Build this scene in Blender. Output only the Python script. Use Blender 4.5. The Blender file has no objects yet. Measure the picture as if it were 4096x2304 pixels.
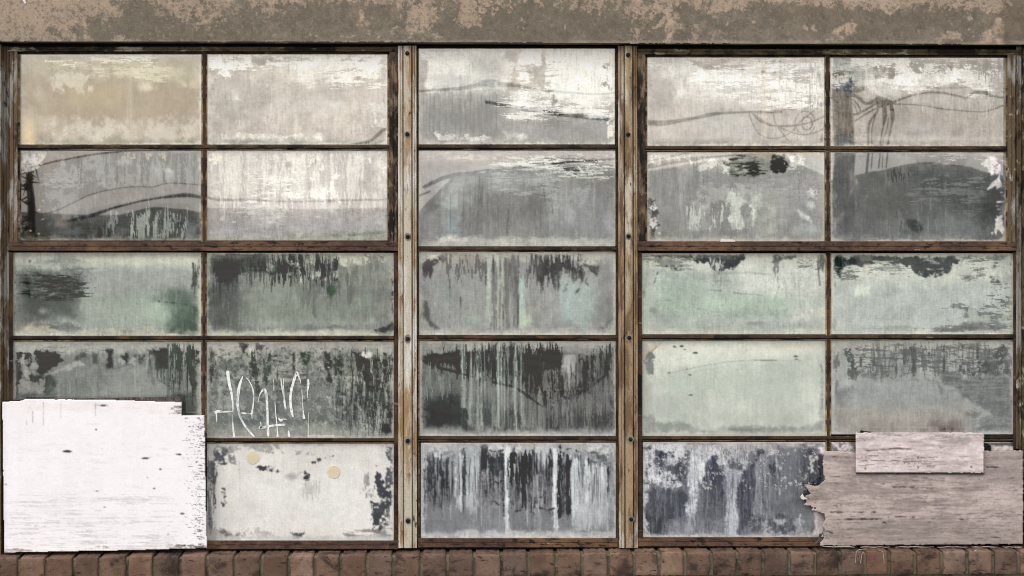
import bpy, math, random
import numpy as np

# ------------------------------------------------------------------ camera
scn = bpy.context.scene
C = scn.collection
RX, RY = 4096.0, 2304.0
LENS = 52.7
F = LENS / 36.0 * RX
PSI = math.radians(1.76)
CAM = np.array([0.0, -6.0, 1.9])
HOR = 819.0
cd = bpy.data.cameras.new('camera')
cam = bpy.data.objects.new('camera', cd)
C.objects.link(cam)
cam.location = CAM
cam.rotation_euler = (math.radians(90), 0, -PSI)
cd.lens = LENS
cd.sensor_width = 36
cd.shift_y = (HOR - RY / 2) / RX
cd.clip_start = 0.1
cd.clip_end = 2000
scn.camera = cam

# ------------------------------------------------------------------ world, sun, exposure
SUN_EL, SUN_AZ = 46.0, 40.0          # azimuth measured from straight in front of the facade towards its left
wd = bpy.data.worlds.new("World")
scn.world = wd
wd.use_nodes = True
nt = wd.node_tree
nt.nodes.clear()
sky = nt.nodes.new('ShaderNodeTexSky')
sky.sky_type = 'NISHITA'
sky.sun_disc = False
sky.sun_elevation = math.radians(SUN_EL)
sky.sun_rotation = math.radians(180 + SUN_AZ)
sky.dust_density = 6.0
sky.air_density = 1.2
hs = nt.nodes.new('ShaderNodeHueSaturation')
hs.inputs['Saturation'].default_value = 0.06
tint = nt.nodes.new('ShaderNodeMix'); tint.data_type = 'RGBA'; tint.blend_type = 'MULTIPLY'
tint.inputs[0].default_value = 1.0
tint.inputs[7].default_value = (1.0, 0.975, 0.955, 1)
bg = nt.nodes.new('ShaderNodeBackground')
bg.inputs['Strength'].default_value = 0.15
wo = nt.nodes.new('ShaderNodeOutputWorld')
nt.links.new(sky.outputs[0], hs.inputs['Color'])
nt.links.new(hs.outputs[0], tint.inputs[6])
cloud = nt.nodes.new('ShaderNodeTexNoise')          # even overcast deck in front of the clear sky
cloud.inputs['Scale'].default_value = 2.2; cloud.inputs['Detail'].default_value = 5
deck = nt.nodes.new('ShaderNodeMapRange')
deck.inputs['To Min'].default_value = 6.9; deck.inputs['To Max'].default_value = 9.6
wtc = nt.nodes.new('ShaderNodeTexCoord')
nt.links.new(wtc.outputs['Generated'], cloud.inputs['Vector'])
nt.links.new(cloud.outputs['Fac'], deck.inputs['Value'])
dk = nt.nodes.new('ShaderNodeMix'); dk.data_type = 'RGBA'; dk.blend_type = 'MULTIPLY'; dk.inputs[0].default_value = 1
dk.inputs[7].default_value = (1.0, 0.965, 0.93, 1)
nt.links.new(deck.outputs[0], dk.inputs[6])
ov = nt.nodes.new('ShaderNodeMix'); ov.data_type = 'RGBA'; ov.inputs[0].default_value = 0.8
nt.links.new(tint.outputs[2], ov.inputs[6]); nt.links.new(dk.outputs[2], ov.inputs[7])
nt.links.new(ov.outputs[2], bg.inputs['Color'])
nt.links.new(bg.outputs[0], wo.inputs['Surface'])

sl = bpy.data.lights.new('sun', 'SUN')
sl.energy = 1.0
sl.angle = math.radians(30)
sl.color = (1.0, 0.965, 0.92)
so = bpy.data.objects.new('sun', sl)
C.objects.link(so)
so.rotation_euler = (math.radians(90 - SUN_EL), 0, math.radians(-SUN_AZ))

scn.view_settings.view_transform = 'Standard'
scn.view_settings.look = 'None'
scn.view_settings.exposure = 0.36
scn.view_settings.gamma = 1
scn.cycles.filter_width = 1.0
scn.render.resolution_x = 1024
scn.render.resolution_y = 576
KD = np.array([.90, .87, .83])         # how bright an albedo of 1 facing the street renders (linear, measured)

# ------------------------------------------------------------------ helpers
rnd = random.Random(7)
f_ = np.array([math.sin(PSI), math.cos(PSI), 0.0])
r_ = np.array([math.cos(PSI), -math.sin(PSI), 0.0])

def ray(px, py):
    return f_ + (px - RX / 2) / F * r_ + np.array([0, 0, -(py - HOR) / F])

def W(px, py, y):
    """world point on the plane at depth y that the photograph shows at pixel px, py"""
    d = ray(px, py)
    t = (y - CAM[1]) / d[1]
    return tuple(CAM + t * d)

def M(px, py, D, yg=0.06):
    """point D metres in front of the facade that the glass mirrors at px, py"""
    d = ray(px, py)
    t = (yg - CAM[1]) / d[1]
    p = CAM + t * d
    d2 = np.array([d[0], -d[1], d[2]])
    return tuple(p + d2 * ((yg + D) / d[1]))

def mesh_obj(name, verts, faces, mats, parent=None, fm=None, smooth=False):
    me = bpy.data.meshes.new(name)
    me.from_pydata([tuple(v) for v in verts], [], faces)
    for m in (mats if isinstance(mats, (list, tuple)) else [mats]):
        me.materials.append(m)
    if fm is not None:
        me.polygons.foreach_set('material_index', fm)
    if smooth:
        me.polygons.foreach_set('use_smooth', [True] * len(me.polygons))
    me.update()
    o = bpy.data.objects.new(name, me)
    C.objects.link(o)
    if parent:
        o.parent = parent
        o.matrix_parent_inverse = parent.matrix_world.inverted()
    return o

def empty(name, loc, label, cat, group=None):
    o = bpy.data.objects.new(name, None)
    o.location = loc
    o.empty_display_size = 0.1
    C.objects.link(o)
    tag(o, label, cat, group)
    bpy.context.view_layer.update()
    return o

def tag(o, label=None, cat=None, group=None, kind=None):
    if label: o['label'] = label
    if cat: o['category'] = cat
    if group: o['group'] = group
    if kind: o['kind'] = kind
    elif cat: o['kind'] = 'thing'
    return o

class Geo:
    def __init__(s): s.v = []; s.f = []; s.m = []; s.t = {}
    def quadstrip(s, loops, closed_prof, mi=None, caps=True):
        base = len(s.v); n = len(loops[0])
        for L in loops: s.v += [tuple(p) for p in L]
        for i in range(len(loops) - 1):
            for j in range(n if closed_prof else n - 1):
                a = base + i * n + j; b = base + i * n + (j + 1) % n
                s.f.append((a, b, b + n, a + n))
                s.m.append(mi[j] if mi else 0)
        if caps and closed_prof:
            s.f.append(tuple(base + j for j in range(n))[::-1]); s.m.append(mi[0] if mi else 0)
            s.f.append(tuple(base + (len(loops) - 1) * n + j for j in range(n))); s.m.append(mi[0] if mi else 0)
    def box(s, x0, x1, y0, y1, z0, z1, mi=0):
        b = len(s.v)
        s.v += [(x0, y0, z0), (x1, y0, z0), (x1, y1, z0), (x0, y1, z0), (x0, y0, z1), (x1, y0, z1), (x1, y1, z1), (x0, y1, z1)]
        for q in ((0, 3, 2, 1), (4, 5, 6, 7), (0, 1, 5, 4), (1, 2, 6, 5), (2, 3, 7, 6), (3, 0, 4, 7)):
            s.f.append(tuple(b + i for i in q)); s.m.append(mi)
    def tube(s, pts, rad, n=6, mi=0):
        pts = [np.array(p, float) for p in pts]
        loops = []
        for i, p in enumerate(pts):
            t = pts[min(i + 1, len(pts) - 1)] - pts[max(i - 1, 0)]
            t /= np.linalg.norm(t) + 1e-9
            a = np.cross(t, [0, 1, 0])
            if np.linalg.norm(a) < 0.1: a = np.cross(t, [1, 0, 0])
            a /= np.linalg.norm(a); b = np.cross(t, a)
            r = rad[i] if hasattr(rad, '__len__') else rad
            loops.append([p + r * (math.cos(k * 2 * math.pi / n) * a + math.sin(k * 2 * math.pi / n) * b) for k in range(n)])
        s.quadstrip(loops, True, [mi] * n)
    def build(s, name, mats, parent=None, smooth=False):
        return mesh_obj(name, s.v, s.f, mats, parent, s.m, smooth)

def bar(name, a, b, prof, mats, parent=None, mi=None, jit=0.7, seg=28, vertical=False):
    """bar from pixel a to pixel b; prof = closed profile of (offset in px across, depth y)"""
    loops = []
    L = max(abs(b[0] - a[0]), abs(b[1] - a[1]))
    k = max(3, int(L / seg))
    js = [[0.0] * len(prof)]
    for i in range(k + 1):
        t = i / k
        cx = a[0] + (b[0] - a[0]) * t; cy = a[1] + (b[1] - a[1]) * t
        loop = []
        for q, (o, y) in enumerate(prof):
            j = rnd.uniform(-jit, jit)
            jy = rnd.uniform(-jit, jit) * 0.0006
            if vertical: loop.append(W(cx + o + j, cy, y + jy))
            else: loop.append(W(cx, cy + o + j, y + jy))
        loops.append(loop)
    g = Geo(); g.quadstrip(loops, True, mi)
    return g.build(name, mats, parent)

# ------------------------------------------------------------------ materials
def newmat(name):
    m = bpy.data.materials.new(name); m.use_nodes = True
    t = m.node_tree; bs = t.nodes['Principled BSDF']
    return m, t, bs

def N(t, typ, **kw):
    n = t.nodes.new(typ)
    for k, v in kw.items():
        if k in ('data_type', 'blend_type', 'operation', 'noise_dimensions'): setattr(n, k, v)
        else: n.inputs[k].default_value = v
    return n

def coords(t, scale=(1, 1, 1), loc=(0, 0, 0)):
    tc = t.nodes.new('ShaderNodeTexCoord')
    mp = t.nodes.new('ShaderNodeMapping')
    mp.inputs['Scale'].default_value = scale
    mp.inputs['Location'].default_value = loc
    t.links.new(tc.outputs['Object'], mp.inputs[0])
    return mp.outputs[0]

def noise(t, scale=10, detail=6, rough=0.6, st=(1, 1, 1), loc=(0, 0, 0), dist=0.0):
    n = t.nodes.new('ShaderNodeTexNoise')
    n.inputs['Scale'].default_value = scale
    n.inputs['Detail'].default_value = detail
    n.inputs['Roughness'].default_value = rough
    n.inputs['Distortion'].default_value = dist
    t.links.new(coords(t, st, loc), n.inputs['Vector'])
    return n.outputs['Fac']

def ramp(t, src, a, b):
    r = t.nodes.new('ShaderNodeMapRange')
    r.interpolation_type = 'SMOOTHSTEP'
    r.inputs['From Min'].default_value = a; r.inputs['From Max'].default_value = b
    t.links.new(src, r.inputs['Value'])
    return r.outputs['Result']

def mixc(t, fac, a, b, mode='MIX'):
    m = t.nodes.new('ShaderNodeMix'); m.data_type = 'RGBA'; m.blend_type = mode
    for sock, val in ((m.inputs[0], fac), (m.inputs[6], a), (m.inputs[7], b)):
        if isinstance(val, (int, float)): sock.default_value = val
        elif isinstance(val, tuple): sock.default_value = (*val, 1)
        else: t.links.new(val, sock)
    return m.outputs[2]

def bump(t, bs, h, strength=0.3, dist=0.002):
    b = t.nodes.new('ShaderNodeBump')
    b.inputs['Strength'].default_value = strength; b.inputs['Distance'].default_value = dist
    t.links.new(h, b.inputs['Height']); t.links.new(b.outputs[0], bs.inputs['Normal'])

def grain(t, col, amt=0.12, scale=420):
    g = noise(t, scale, 2, 0.7)
    lo = 1 - amt; hi = 1 + amt
    r = t.nodes.new('ShaderNodeMapRange')
    r.inputs['From Min'].default_value = 0.3; r.inputs['From Max'].default_value = 0.7
    r.inputs['To Min'].default_value = lo; r.inputs['To Max'].default_value = hi
    t.links.new(g, r.inputs['Value'])
    return mixc(t, 1.0, col, r.outputs['Result'], 'MULTIPLY')

def layered(name, base, layers, rough=0.8, bmp=0.4, gr=0.15, gs=420):
    """layers: (colour, noise scale, threshold lo, hi, stretch)"""
    m, t, bs = newmat(name)
    col = base
    h = None
    for i, (c, sc, lo, hi, st) in enumerate(layers):
        n = noise(t, sc, 8, 0.68, st, (i * 3.7, i * 1.3, i * 5.1), 0.3)
        fac = ramp(t, n, lo, hi)
        col = mixc(t, fac, col, c)
        if h is None: h = n
    if gr: col = grain(t, col if not isinstance(col, tuple) else mixc(t, 0.0, col, col), gr, gs)
    t.links.new(col, bs.inputs['Base Color'])
    bs.inputs['Roughness'].default_value = rough
    bs.inputs['Specular IOR Level'].default_value = 0.25
    if bmp: bump(t, bs, h, bmp)
    return m

PALE = (0.36, 0.335, 0.27)
m_rustdark = layered('rust_dark', (0.042, 0.027, 0.019), [((0.085, 0.048, 0.028), 14, .48, .62, (1, 1, 1)), ((0.011, 0.008, 0.007), 8, .48, .60, (1, 1, 1)), ((0.22, 0.17, 0.11), 26, .61, .70, (.5, 1, 1.6))], gr=.25, gs=220)
m_putty = layered('putty', (0.25, 0.175, 0.095), [((0.045, 0.028, 0.018), 10, .45, .58, (.4, 1, 2)), ((0.46, 0.37, 0.24), 12, .52, .64, (.3, 1, 2)), ((0.012, 0.008, 0.007), 6, .56, .64, (1, 1, 1))], gr=.2, gs=220)
m_head = layered('head_frame', (0.10, 0.078, 0.044), [((0.018, 0.013, 0.009), 7, .47, .58, (.7, 1, 1)), ((0.36, 0.33, 0.25), 11, .54, .64, (.6, 1, 1.5)), ((0.02, 0.014, 0.01), 50, .55, .64, (1, 1, 1))], gr=.25, gs=220)
m_sash = layered('sash_frame', (0.06, 0.038, 0.028), [((0.17, 0.125, 0.085), 22, .49, .58, (1.5, 1, .6)), ((0.009, 0.007, 0.006), 10, .47, .57, (2.4, 1, .5)), ((0.30, 0.25, 0.19), 50, .60, .68, (1, 1, .7))], gr=.25, gs=220)
m_rail = layered('bottom_rail', (0.062, 0.036, 0.027), [((0.14, 0.08, 0.045), 5, .50, .62, (.6, 1, 1)), ((0.012, 0.008, 0.007), 26, .53, .61, (.7, 1, 2.4)), ((0.10, 0.055, 0.038), 45, .5, .6, (1, 1, 1)), ((0.30, 0.24, 0.17), 40, .66, .70, (.6, 1, 2))], gr=.25, gs=220)
m_jamb = layered('jamb', (0.105, 0.074, 0.044), [((0.27, 0.26, 0.24), 5, .49, .58, (2.4, 1, .6)), ((0.03, 0.018, 0.012), 14, .53, .62, (1.8, 1, .6)), ((0.36, 0.35, 0.32), 24, .60, .68, (1, 1, .7))], gr=.25, gs=220)
m_mullL = layered('mullion_paint', (0.46, 0.42, 0.34), [((0.30, 0.20, 0.11), 3.2, .46, .60, (5.0, 1, .9)), ((0.62, 0.60, 0.57), 3.0, .49, .62, (5.0, 1, .8)), ((0.27, 0.165, 0.085), 9, .55, .66, (3.5, 1, .5)), ((0.10, 0.05, 0.03), 26, .61, .68, (1.4, 1, .6)), ((0.02, 0.014, 0.01), 40, .65, .69, (1.1, 1, .7))], gr=.18, gs=200, bmp=.35)
m_mullR = layered('mullion_stained', (0.31, 0.235, 0.15), [((0.15, 0.098, 0.058), 3.6, .45, .56, (5.0, 1, .9)), ((0.47, 0.43, 0.35), 3.2, .51, .62, (5.0, 1, .8)), ((0.33, 0.205, 0.11), 9, .55, .66, (3.5, 1, .5)), ((0.07, 0.036, 0.022), 26, .59, .67, (1.4, 1, .6)), ((0.02, 0.014, 0.01), 40, .64, .69, (1.1, 1, .7))], gr=.22, gs=200, bmp=.35)
m_groove = layered('groove', (0.10, 0.085, 0.07), [((0.03, 0.02, 0.015), 12, .5, .6, (2, 1, .3))])
m_bolt = layered('bolt', (0.010, 0.008, 0.007), [((0.03, 0.02, 0.016), 60, .5, .6, (1, 1, 1))], rough=1.0)
m_washer = layered('washer', (0.23, 0.215, 0.175), [((0.14, 0.12, 0.085), 30, .5, .62, (1, 1, 1))])
m_dark = layered('dark_gap', (0.008, 0.006, 0.005), [((0.016, 0.012, 0.009), 20, .5, .6, (1, 1, 1))])  # near-black, puts the shade of gaps and grooves into colour
m_brick = layered('brick', (0.132, 0.082, 0.060), [((0.185, 0.123, 0.092), 6, .42, .6, (1, 1, 1)), ((0.05, 0.033, 0.028), 8, .50, .64, (1, 1, 1.3)), ((0.03, 0.021, 0.018), 45, .56, .66, (.5, 1, 1.6)), ((0.22, 0.165, 0.13), 32, .62, .72, (1, 1, 1))], gr=.22, gs=300, bmp=.7)
m_mortar = layered('mortar', (0.17, 0.145, 0.10), [((0.07, 0.056, 0.04), 14, .48, .6, (1, 1, 1)), ((0.26, 0.23, 0.17), 30, .58, .68, (1, 1, 1))], gr=.22, gs=300, bmp=.8)
m_edge = layered('ply_edge', (0.10, 0.082, 0.078), [((0.03, 0.025, 0.024), 60, .45, .6, (2.5, 1, .5)), ((0.2, 0.17, 0.16), 40, .58, .66, (1, 1, 1))])
m_sticker = layered('sticker', (0.68, 0.61, 0.42), [((0.60, 0.55, 0.40), 20, .45, .6, (1, 1, 1))], gr=.05, bmp=0)
m_marker = layered('white_paint_stroke', (0.80, 0.81, 0.82), [((0.30, 0.33, 0.33), 26, .50, .66, (2.0, 1, .5)), ((0.22, 0.25, 0.24), 90, .58, .66, (1, 1, 1))], gr=.12, gs=200, bmp=0)
m_flake = layered('flaked_white', (0.68, 0.63, 0.60), [((0.28, 0.26, 0.25), 90, .6, .66, (1, 1, 1))], gr=.1)

def vcol_mat(name, rough, ior, gr=0.1, gs=380, bmp=0.0, glass=False, bscale=60, vary=.07):
    m, t, bs = newmat(name)
    at = t.nodes.new('ShaderNodeAttribute'); at.attribute_name = 'tone'
    # fine procedural break-up of the film, on top of the traced coats
    n1 = noise(t, 34, 8, 0.7, (1, 1, 1))
    r = t.nodes.new('ShaderNodeMapRange')
    r.inputs['From Min'].default_value = 0.3; r.inputs['From Max'].default_value = 0.7
    r.inputs['To Min'].default_value = 1 - vary; r.inputs['To Max'].default_value = 1 + vary
    t.links.new(n1, r.inputs['Value'])
    col = mixc(t, 1.0, at.outputs['Color'], r.outputs['Result'], 'MULTIPLY')
    col = grain(t, col, gr, gs)
    t.links.new(col, bs.inputs['Base Color'])
    bs.inputs['Roughness'].default_value = rough
    bs.inputs['IOR'].default_value = ior
    if not glass: bs.inputs['Specular IOR Level'].default_value = 0.3
    if bmp: bump(t, bs, noise(t, bscale, 6, 0.65), bmp, 0.003)
    return m
m_pane = vcol_mat('pane_film', 0.015, 2.7, 0.085, 200, glass=True, vary=.04)
m_pane.node_tree.nodes['Principled BSDF'].inputs['Specular Tint'].default_value = (1.0, 0.955, 0.90, 1)
m_plaster = vcol_mat('plaster', 0.95, 1.4, 0.22, 220, 0.6)
m_board = vcol_mat('painted_ply', 0.75, 1.4, 0.05, 220, 0.12, vary=.02)

# ------------------------------------------------------------------ procedural paint-film canvas
nrng = np.random.default_rng(11)
def vnoise(h, w, cy, cx):
    """smooth value noise, cells of cy x cx samples"""
    gh = int(h / cy) + 4; gw = int(w / cx) + 4
    g = nrng.random((gh, gw))
    ys = np.arange(h) / cy + nrng.random(); xs = np.arange(w) / cx + nrng.random()
    y0 = ys.astype(int); x0 = xs.astype(int)
    fy = ys - y0; fx = xs - x0
    fy = fy * fy * (3 - 2 * fy); fx = fx * fx * (3 - 2 * fx)
    y0 = y0[:, None]; x0 = x0[None, :]; fy = fy[:, None]; fx = fx[None, :]
    return (g[y0, x0] * (1 - fx) + g[y0, x0 + 1] * fx) * (1 - fy) + (g[y0 + 1, x0] * (1 - fx) + g[y0 + 1, x0 + 1] * fx) * fy

def fbm(h, w, sc, k):
    """equalised fractal noise 0..1; sc = size in source pixels; k = b blotch, h brushed sideways, v run down"""
    sy, sx = {'b': (1, 1), 'h': (.28, 1.9), 'v': (2.8, .30), 'V': (7, .22), 'H': (.16, 3.2)}[k]
    out = np.zeros((h, w)); amp = 1.0; s = sc / STEP
    for o in range(7):
        cy = s * sy; cx = s * sx
        if max(cy, cx) < 0.9: break
        out += amp * vnoise(h, w, max(cy, .8), max(cx, .8))
        amp *= 0.74; s *= 0.5
    out = (out - out.mean()) / (out.std() + 1e-9)
    return 1 / (1 + np.exp(-1.7 * out))

STEP = 3.0
def lin(c):
    c = np.asarray(c, float) / 255.0
    return np.where(c <= 0.04045, c / 12.92, ((c + 0.055) / 1.055) ** 2.4)
def n_(v): return (v, v, v * .985)
def w_(v): return (v, v * .957, v * .90)
def g_(v): return (v * .955, v, v * .945)
def b_(v): return (v * .955, v * .97, v)
def y_(v): return (v, v * .985, v * .91)

class Canvas:
    def __init__(s, x0, y0, x1, y1, crop, base, mott=.05):
        s.b = (x0, y0, x1, y1)
        s.ox, s.oy, s.s = crop
        s.w = max(8, int((x1 - x0) / STEP)) + 1; s.h = max(8, int((y1 - y0) / STEP)) + 1
        px = np.linspace(x0, x1, s.w); py = np.linspace(y0, y1, s.h)
        s.PX, s.PY = np.meshgrid(px, py)
        s.X = (s.PX - s.ox) * s.s; s.Y = (s.PY - s.oy) * s.s
        s.c = np.ones((s.h, s.w, 3)) * np.array(base, float)
        if mott:
            s.c *= (1 + mott * 2 * (fbm(s.h, s.w, 160, 'b') - .5))[..., None]
            s.c *= (1 + mott * (fbm(s.h, s.w, 60, 'v') - .5))[..., None]
    def sd(s, sh):
        """distance inside the shape, in source pixels"""
        k = sh[0]; X, Y = s.X, s.Y
        if k == 'e':
            _, cx, cy, rx, ry = sh
            return (1 - np.sqrt(((X - cx) / rx) ** 2 + ((Y - cy) / ry) ** 2)) * min(rx, ry) / s.s
        if k == 'r':
            _, a, b, c, d = sh
            return np.minimum(np.minimum(X - a, c - X), np.minimum(Y - b, d - Y)) / s.s
        if k == 'all':
            return np.full(X.shape, 1e4)
        pts = sh[1]
        if k == 'l':
            wd = sh[2]; best = np.full(X.shape, 1e9)
            for i in range(len(pts) - 1):
                (x0, y0), (x1, y1) = pts[i], pts[i + 1]
                dx, dy = x1 - x0, y1 - y0
                t = np.clip(((X - x0) * dx + (Y - y0) * dy) / (dx * dx + dy * dy + 1e-9), 0, 1)
                d = np.hypot(X - x0 - t * dx, Y - y0 - t * dy)
                w0 = wd if not hasattr(wd, '__len__') else wd[i] + (wd[i + 1] - wd[i]) * t
                best = np.minimum(best, d - w0 / 2)
            return -best / s.s
        if k == 'p':
            n = len(pts); ins = np.zeros(X.shape, bool); best = np.full(X.shape, 1e9)
            for i in range(n):
                (x0, y0), (x1, y1) = pts[i], pts[(i + 1) % n]
                dx, dy = x1 - x0, y1 - y0
                t = np.clip(((X - x0) * dx + (Y - y0) * dy) / (dx * dx + dy * dy + 1e-9), 0, 1)
                best = np.minimum(best, np.hypot(X - x0 - t * dx, Y - y0 - t * dy))
                if y0 != y1:
                    c = ((y0 > Y) != (y1 > Y)) & (X < dx * (Y - y0) / dy + x0)
                    ins ^= c
            return np.where(ins, best, -best) / s.s
    def S(s, sh, col, a=1.0, soft=6, rough=0, cov=None, wd=.25, k='b', sc=40, mul=False):
        X0, Y0 = s.X, s.Y
        if rough and sh[0] != 'all':
            if k in 'vV': s.Y = Y0 + (fbm(s.h, s.w, max(sc * .7, 14), 'V') - .5) * 2 * rough * 3.2 * s.s
            elif k in 'hH': s.X = X0 + (fbm(s.h, s.w, max(sc * .7, 14), 'H') - .5) * 2 * rough * 3.2 * s.s
        d = s.sd(sh)
        s.X, s.Y = X0, Y0
        if rough: d = d + (fbm(s.h, s.w, sc, 'b' if k in 'vVhH' else k) - .5) * 2 * rough * (.6 if k in 'vVhH' else 1)
        m = np.clip(.5 + d / (2 * soft), 0, 1); m = m * m * (3 - 2 * m)
        if cov is not None:
            n2 = .72 * fbm(s.h, s.w, sc, k) + .28 * fbm(s.h, s.w, max(sc / 3.5, 5), k)
            n2 = .5 + (n2 - .5) * 1.25
            # coverage thins out towards the shape's border
            th = 1 - cov * m
            m = np.clip((n2 - th) / wd + .5, 0, 1) * (m > 0.01)
        if m.shape[0] > 4 and soft < 8:      # a little feathering, and uneven strength inside the patch
            p = np.pad(m, 1, mode='edge')
            m = .36 * m + .16 * (p[:-2, 1:-1] + p[2:, 1:-1] + p[1:-1, :-2] + p[1:-1, 2:])
        m = (m * a)[..., None]
        col = np.array(col, float)
        if sh[0] != 'l' and not mul: col = col * (1 + (.16 if soft < 14 else .05) * (fbm(s.h, s.w, 34, 'v' if k in 'vV' else 'b') - .5))[..., None]
        s.c = s.c * (1 - m) + (s.c * col if mul else col) * m
        return s
    # shortcuts
    def e(s, cx, cy, rx, ry, col, a=1, soft=14, rough=0, **kw): return s.S(('e', cx, cy, rx, ry), col, a, soft, rough, **kw)
    def r(s, x0, y0, x1, y1, col, a=1, soft=10, rough=0, **kw): return s.S(('r', x0, y0, x1, y1), col, a, soft, rough, **kw)
    def p(s, pts, col, a=1, soft=4, rough=6, **kw): return s.S(('p', pts), col, a, soft, rough, **kw)
    def l(s, pts, wd, col, a=1, soft=2, rough=0, **kw): return s.S(('l', pts, wd), col, a, soft, rough, **kw)
    def edge(s, col, wid=10, a=.8, rough=7, soft=5, sides='lrtb'):
        """residue left along the putty line"""
        x0, y0, x1, y1 = s.b
        d = np.full(s.PX.shape, 1e9)
        if 'l' in sides: d = np.minimum(d, s.PX - x0)
        if 'r' in sides: d = np.minimum(d, x1 - s.PX)
        if 't' in sides: d = np.minimum(d, s.PY - y0)
        if 'b' in sides: d = np.minimum(d, y1 - s.PY)
        if sides == 'lrtb':      # wiping never reached into the corners
            R = 30.0
            ex = np.minimum(s.PX - x0, x1 - s.PX); ey = np.minimum(s.PY - y0, y1 - s.PY)
            d = np.where((ex < R) & (ey < R), R - np.hypot(np.maximum(R - ex, 0), np.maximum(R - ey, 0)), d)
        nz = fbm(s.h, s.w, 46, 'b')
        m = np.clip(.5 + (wid + (nz - .5) * 2 * rough - d) / (2 * soft), 0, 1)[..., None] * a
        s.c = s.c * (1 - m) + np.array(col, float) * m
        return s
    def drips(s, x0, x1, y0, y1, n, col, a=.7, w=3, jit=.35):
        for i in range(n):
            x = rnd.uniform(x0, x1); ya = y0 + rnd.uniform(0, jit) * (y1 - y0); yb = y1 - rnd.uniform(0, jit) * (y1 - y0)
            pts = []; xx = x
            for q in range(7):
                pts.append((xx, ya + (yb - ya) * q / 6)); xx += rnd.uniform(-3, 3)
            ww = w * rnd.uniform(.5, 1.4)
            s.l(pts, [ww * .5] + [ww] * 5 + [ww * .3], col, a * rnd.uniform(.4, 1), soft=1.6)
        return s
    def specks(s, n, box, col, r=(2, 6), a=.9, asp=2.0):
        for i in range(n):
            q = rnd.uniform(*r)
            s.e(rnd.uniform(box[0], box[2]), rnd.uniform(box[1], box[3]), q * rnd.uniform(1, asp), q * .6, col, a, 2, 2, sc=10)
        return s
    def grime(s, k=1.0):
        # dust, wiped streaks and rain runs everywhere on the film
        q = lambda sc, kk: (fbm(s.h, s.w, sc, kk) - .5)
        lum = s.c.mean(-1) / 255
        f = 1 + k * (.13 * q(16, 'v') + .10 * q(26, 'b') + .09 * q(14, 'h') + .12 * q(110, 'b'))
        s.c *= f[..., None]
        m = np.clip((fbm(s.h, s.w, 30, 'v') - .80) / .15, 0, 1) * np.clip((fbm(s.h, s.w, 300, 'b') - .35) * 2, 0, 1) * .38 * k
        s.c = s.c * (1 - m[..., None]) + np.array((206, 206, 200)) * m[..., None]
        m = np.clip((fbm(s.h, s.w, 22, 'v') - .84) / .12, 0, 1) * np.clip((fbm(s.h, s.w, 260, 'b') - .4) * 2, 0, 1) * .40 * k
        s.c = s.c * (1 - m[..., None]) + np.array((84, 86, 84)) * m[..., None]
        m = np.clip((fbm(s.h, s.w, 12, 'b') - .90) / .06, 0, 1) * .35 * k
        s.c = s.c * (1 - m[..., None]) + np.array((120, 118, 112)) * m[..., None]
        return s
    def build(s, name, mat, y, parent=None, refl=0.0, thick=0.004, outline=None, warp=0.0, tilt=(0, 0), kd=1.0):
        """grid sheet with its own thickness; the tone attribute holds albedo"""
        A = np.clip((lin(np.clip(s.c, 0, 255)) - np.array(refl)) / (KD * kd), 0.006, 0.93)
        h, w = s.h, s.w
        D = s.PX * 0 + y
        rx = math.cos(PSI); sx = math.sin(PSI)
        dx = sx + (s.PX - RX / 2) / F * rx
        dy = math.cos(PSI) - (s.PX - RX / 2) / F * sx
        dz = -(s.PY - HOR) / F
        if warp:
            yy = (s.PY - s.b[1]) / (s.b[3] - s.b[1]); xx = (s.PX - s.b[0]) / (s.b[2] - s.b[0])
            D = D + warp * np.sin(xx * math.pi) * np.sin(yy * math.pi) + tilt[0] * (xx - .5) + tilt[1] * (yy - .5)
        t = (D - CAM[1]) / dy
        V = np.stack([CAM[0] + t * dx, D, CAM[2] + t * dz], -1).reshape(-1, 3)
        idx = np.arange(h * w).reshape(h, w)
        Fq = np.stack([idx[:-1, :-1], idx[1:, :-1], idx[1:, 1:], idx[:-1, 1:]], -1).reshape(-1, 4)
        if outline is not None:
            d = outline(s)
            keep = ((d[:-1, :-1] > 0) & (d[1:, :-1] > 0) & (d[1:, 1:] > 0) & (d[:-1, 1:] > 0)).reshape(-1)
            Fq = Fq[keep]
        used = np.unique(Fq); remap = -np.ones(h * w, int); remap[used] = np.arange(len(used))
        Fq = remap[Fq]; V = V[used]; col = A.reshape(-1, 3)[used]
        # rim down to a back sheet
        nv = len(V)
        from collections import Counter
        e = np.concatenate([Fq[:, [0, 1]], Fq[:, [1, 2]], Fq[:, [2, 3]], Fq[:, [3, 0]]])
        key = np.sort(e, 1); kk = key[:, 0] * (nv + 1) + key[:, 1]
        u, inv, cnt = np.unique(kk, return_inverse=True, return_counts=True)
        be = e[cnt[inv] == 1]
        bv = np.unique(be); rb = -np.ones(nv, int); rb[bv] = nv + np.arange(len(bv))
        VB = V[bv] + np.array([0, thick, 0])
        side = np.stack([be[:, 1], be[:, 0], rb[be[:, 0]], rb[be[:, 1]]], -1)
        V2 = np.concatenate([V, VB]); F2 = np.concatenate([Fq, side])
        c2 = np.concatenate([col, col[bv] * .5])
        me = bpy.data.meshes.new(name)
        me.vertices.add(len(V2)); me.vertices.foreach_set('co', V2.astype(np.float32).ravel())
        me.loops.add(len(F2) * 4); me.loops.foreach_set('vertex_index', F2.astype(np.int32).ravel())
        me.polygons.add(len(F2))
        me.polygons.foreach_set('loop_start', np.arange(0, len(F2) * 4, 4, dtype=np.int32))
        me.polygons.foreach_set('loop_total', np.full(len(F2), 4, dtype=np.int32))
        me.update(calc_edges=True)
        at = me.color_attributes.new('tone', 'FLOAT_COLOR', 'POINT')
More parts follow.
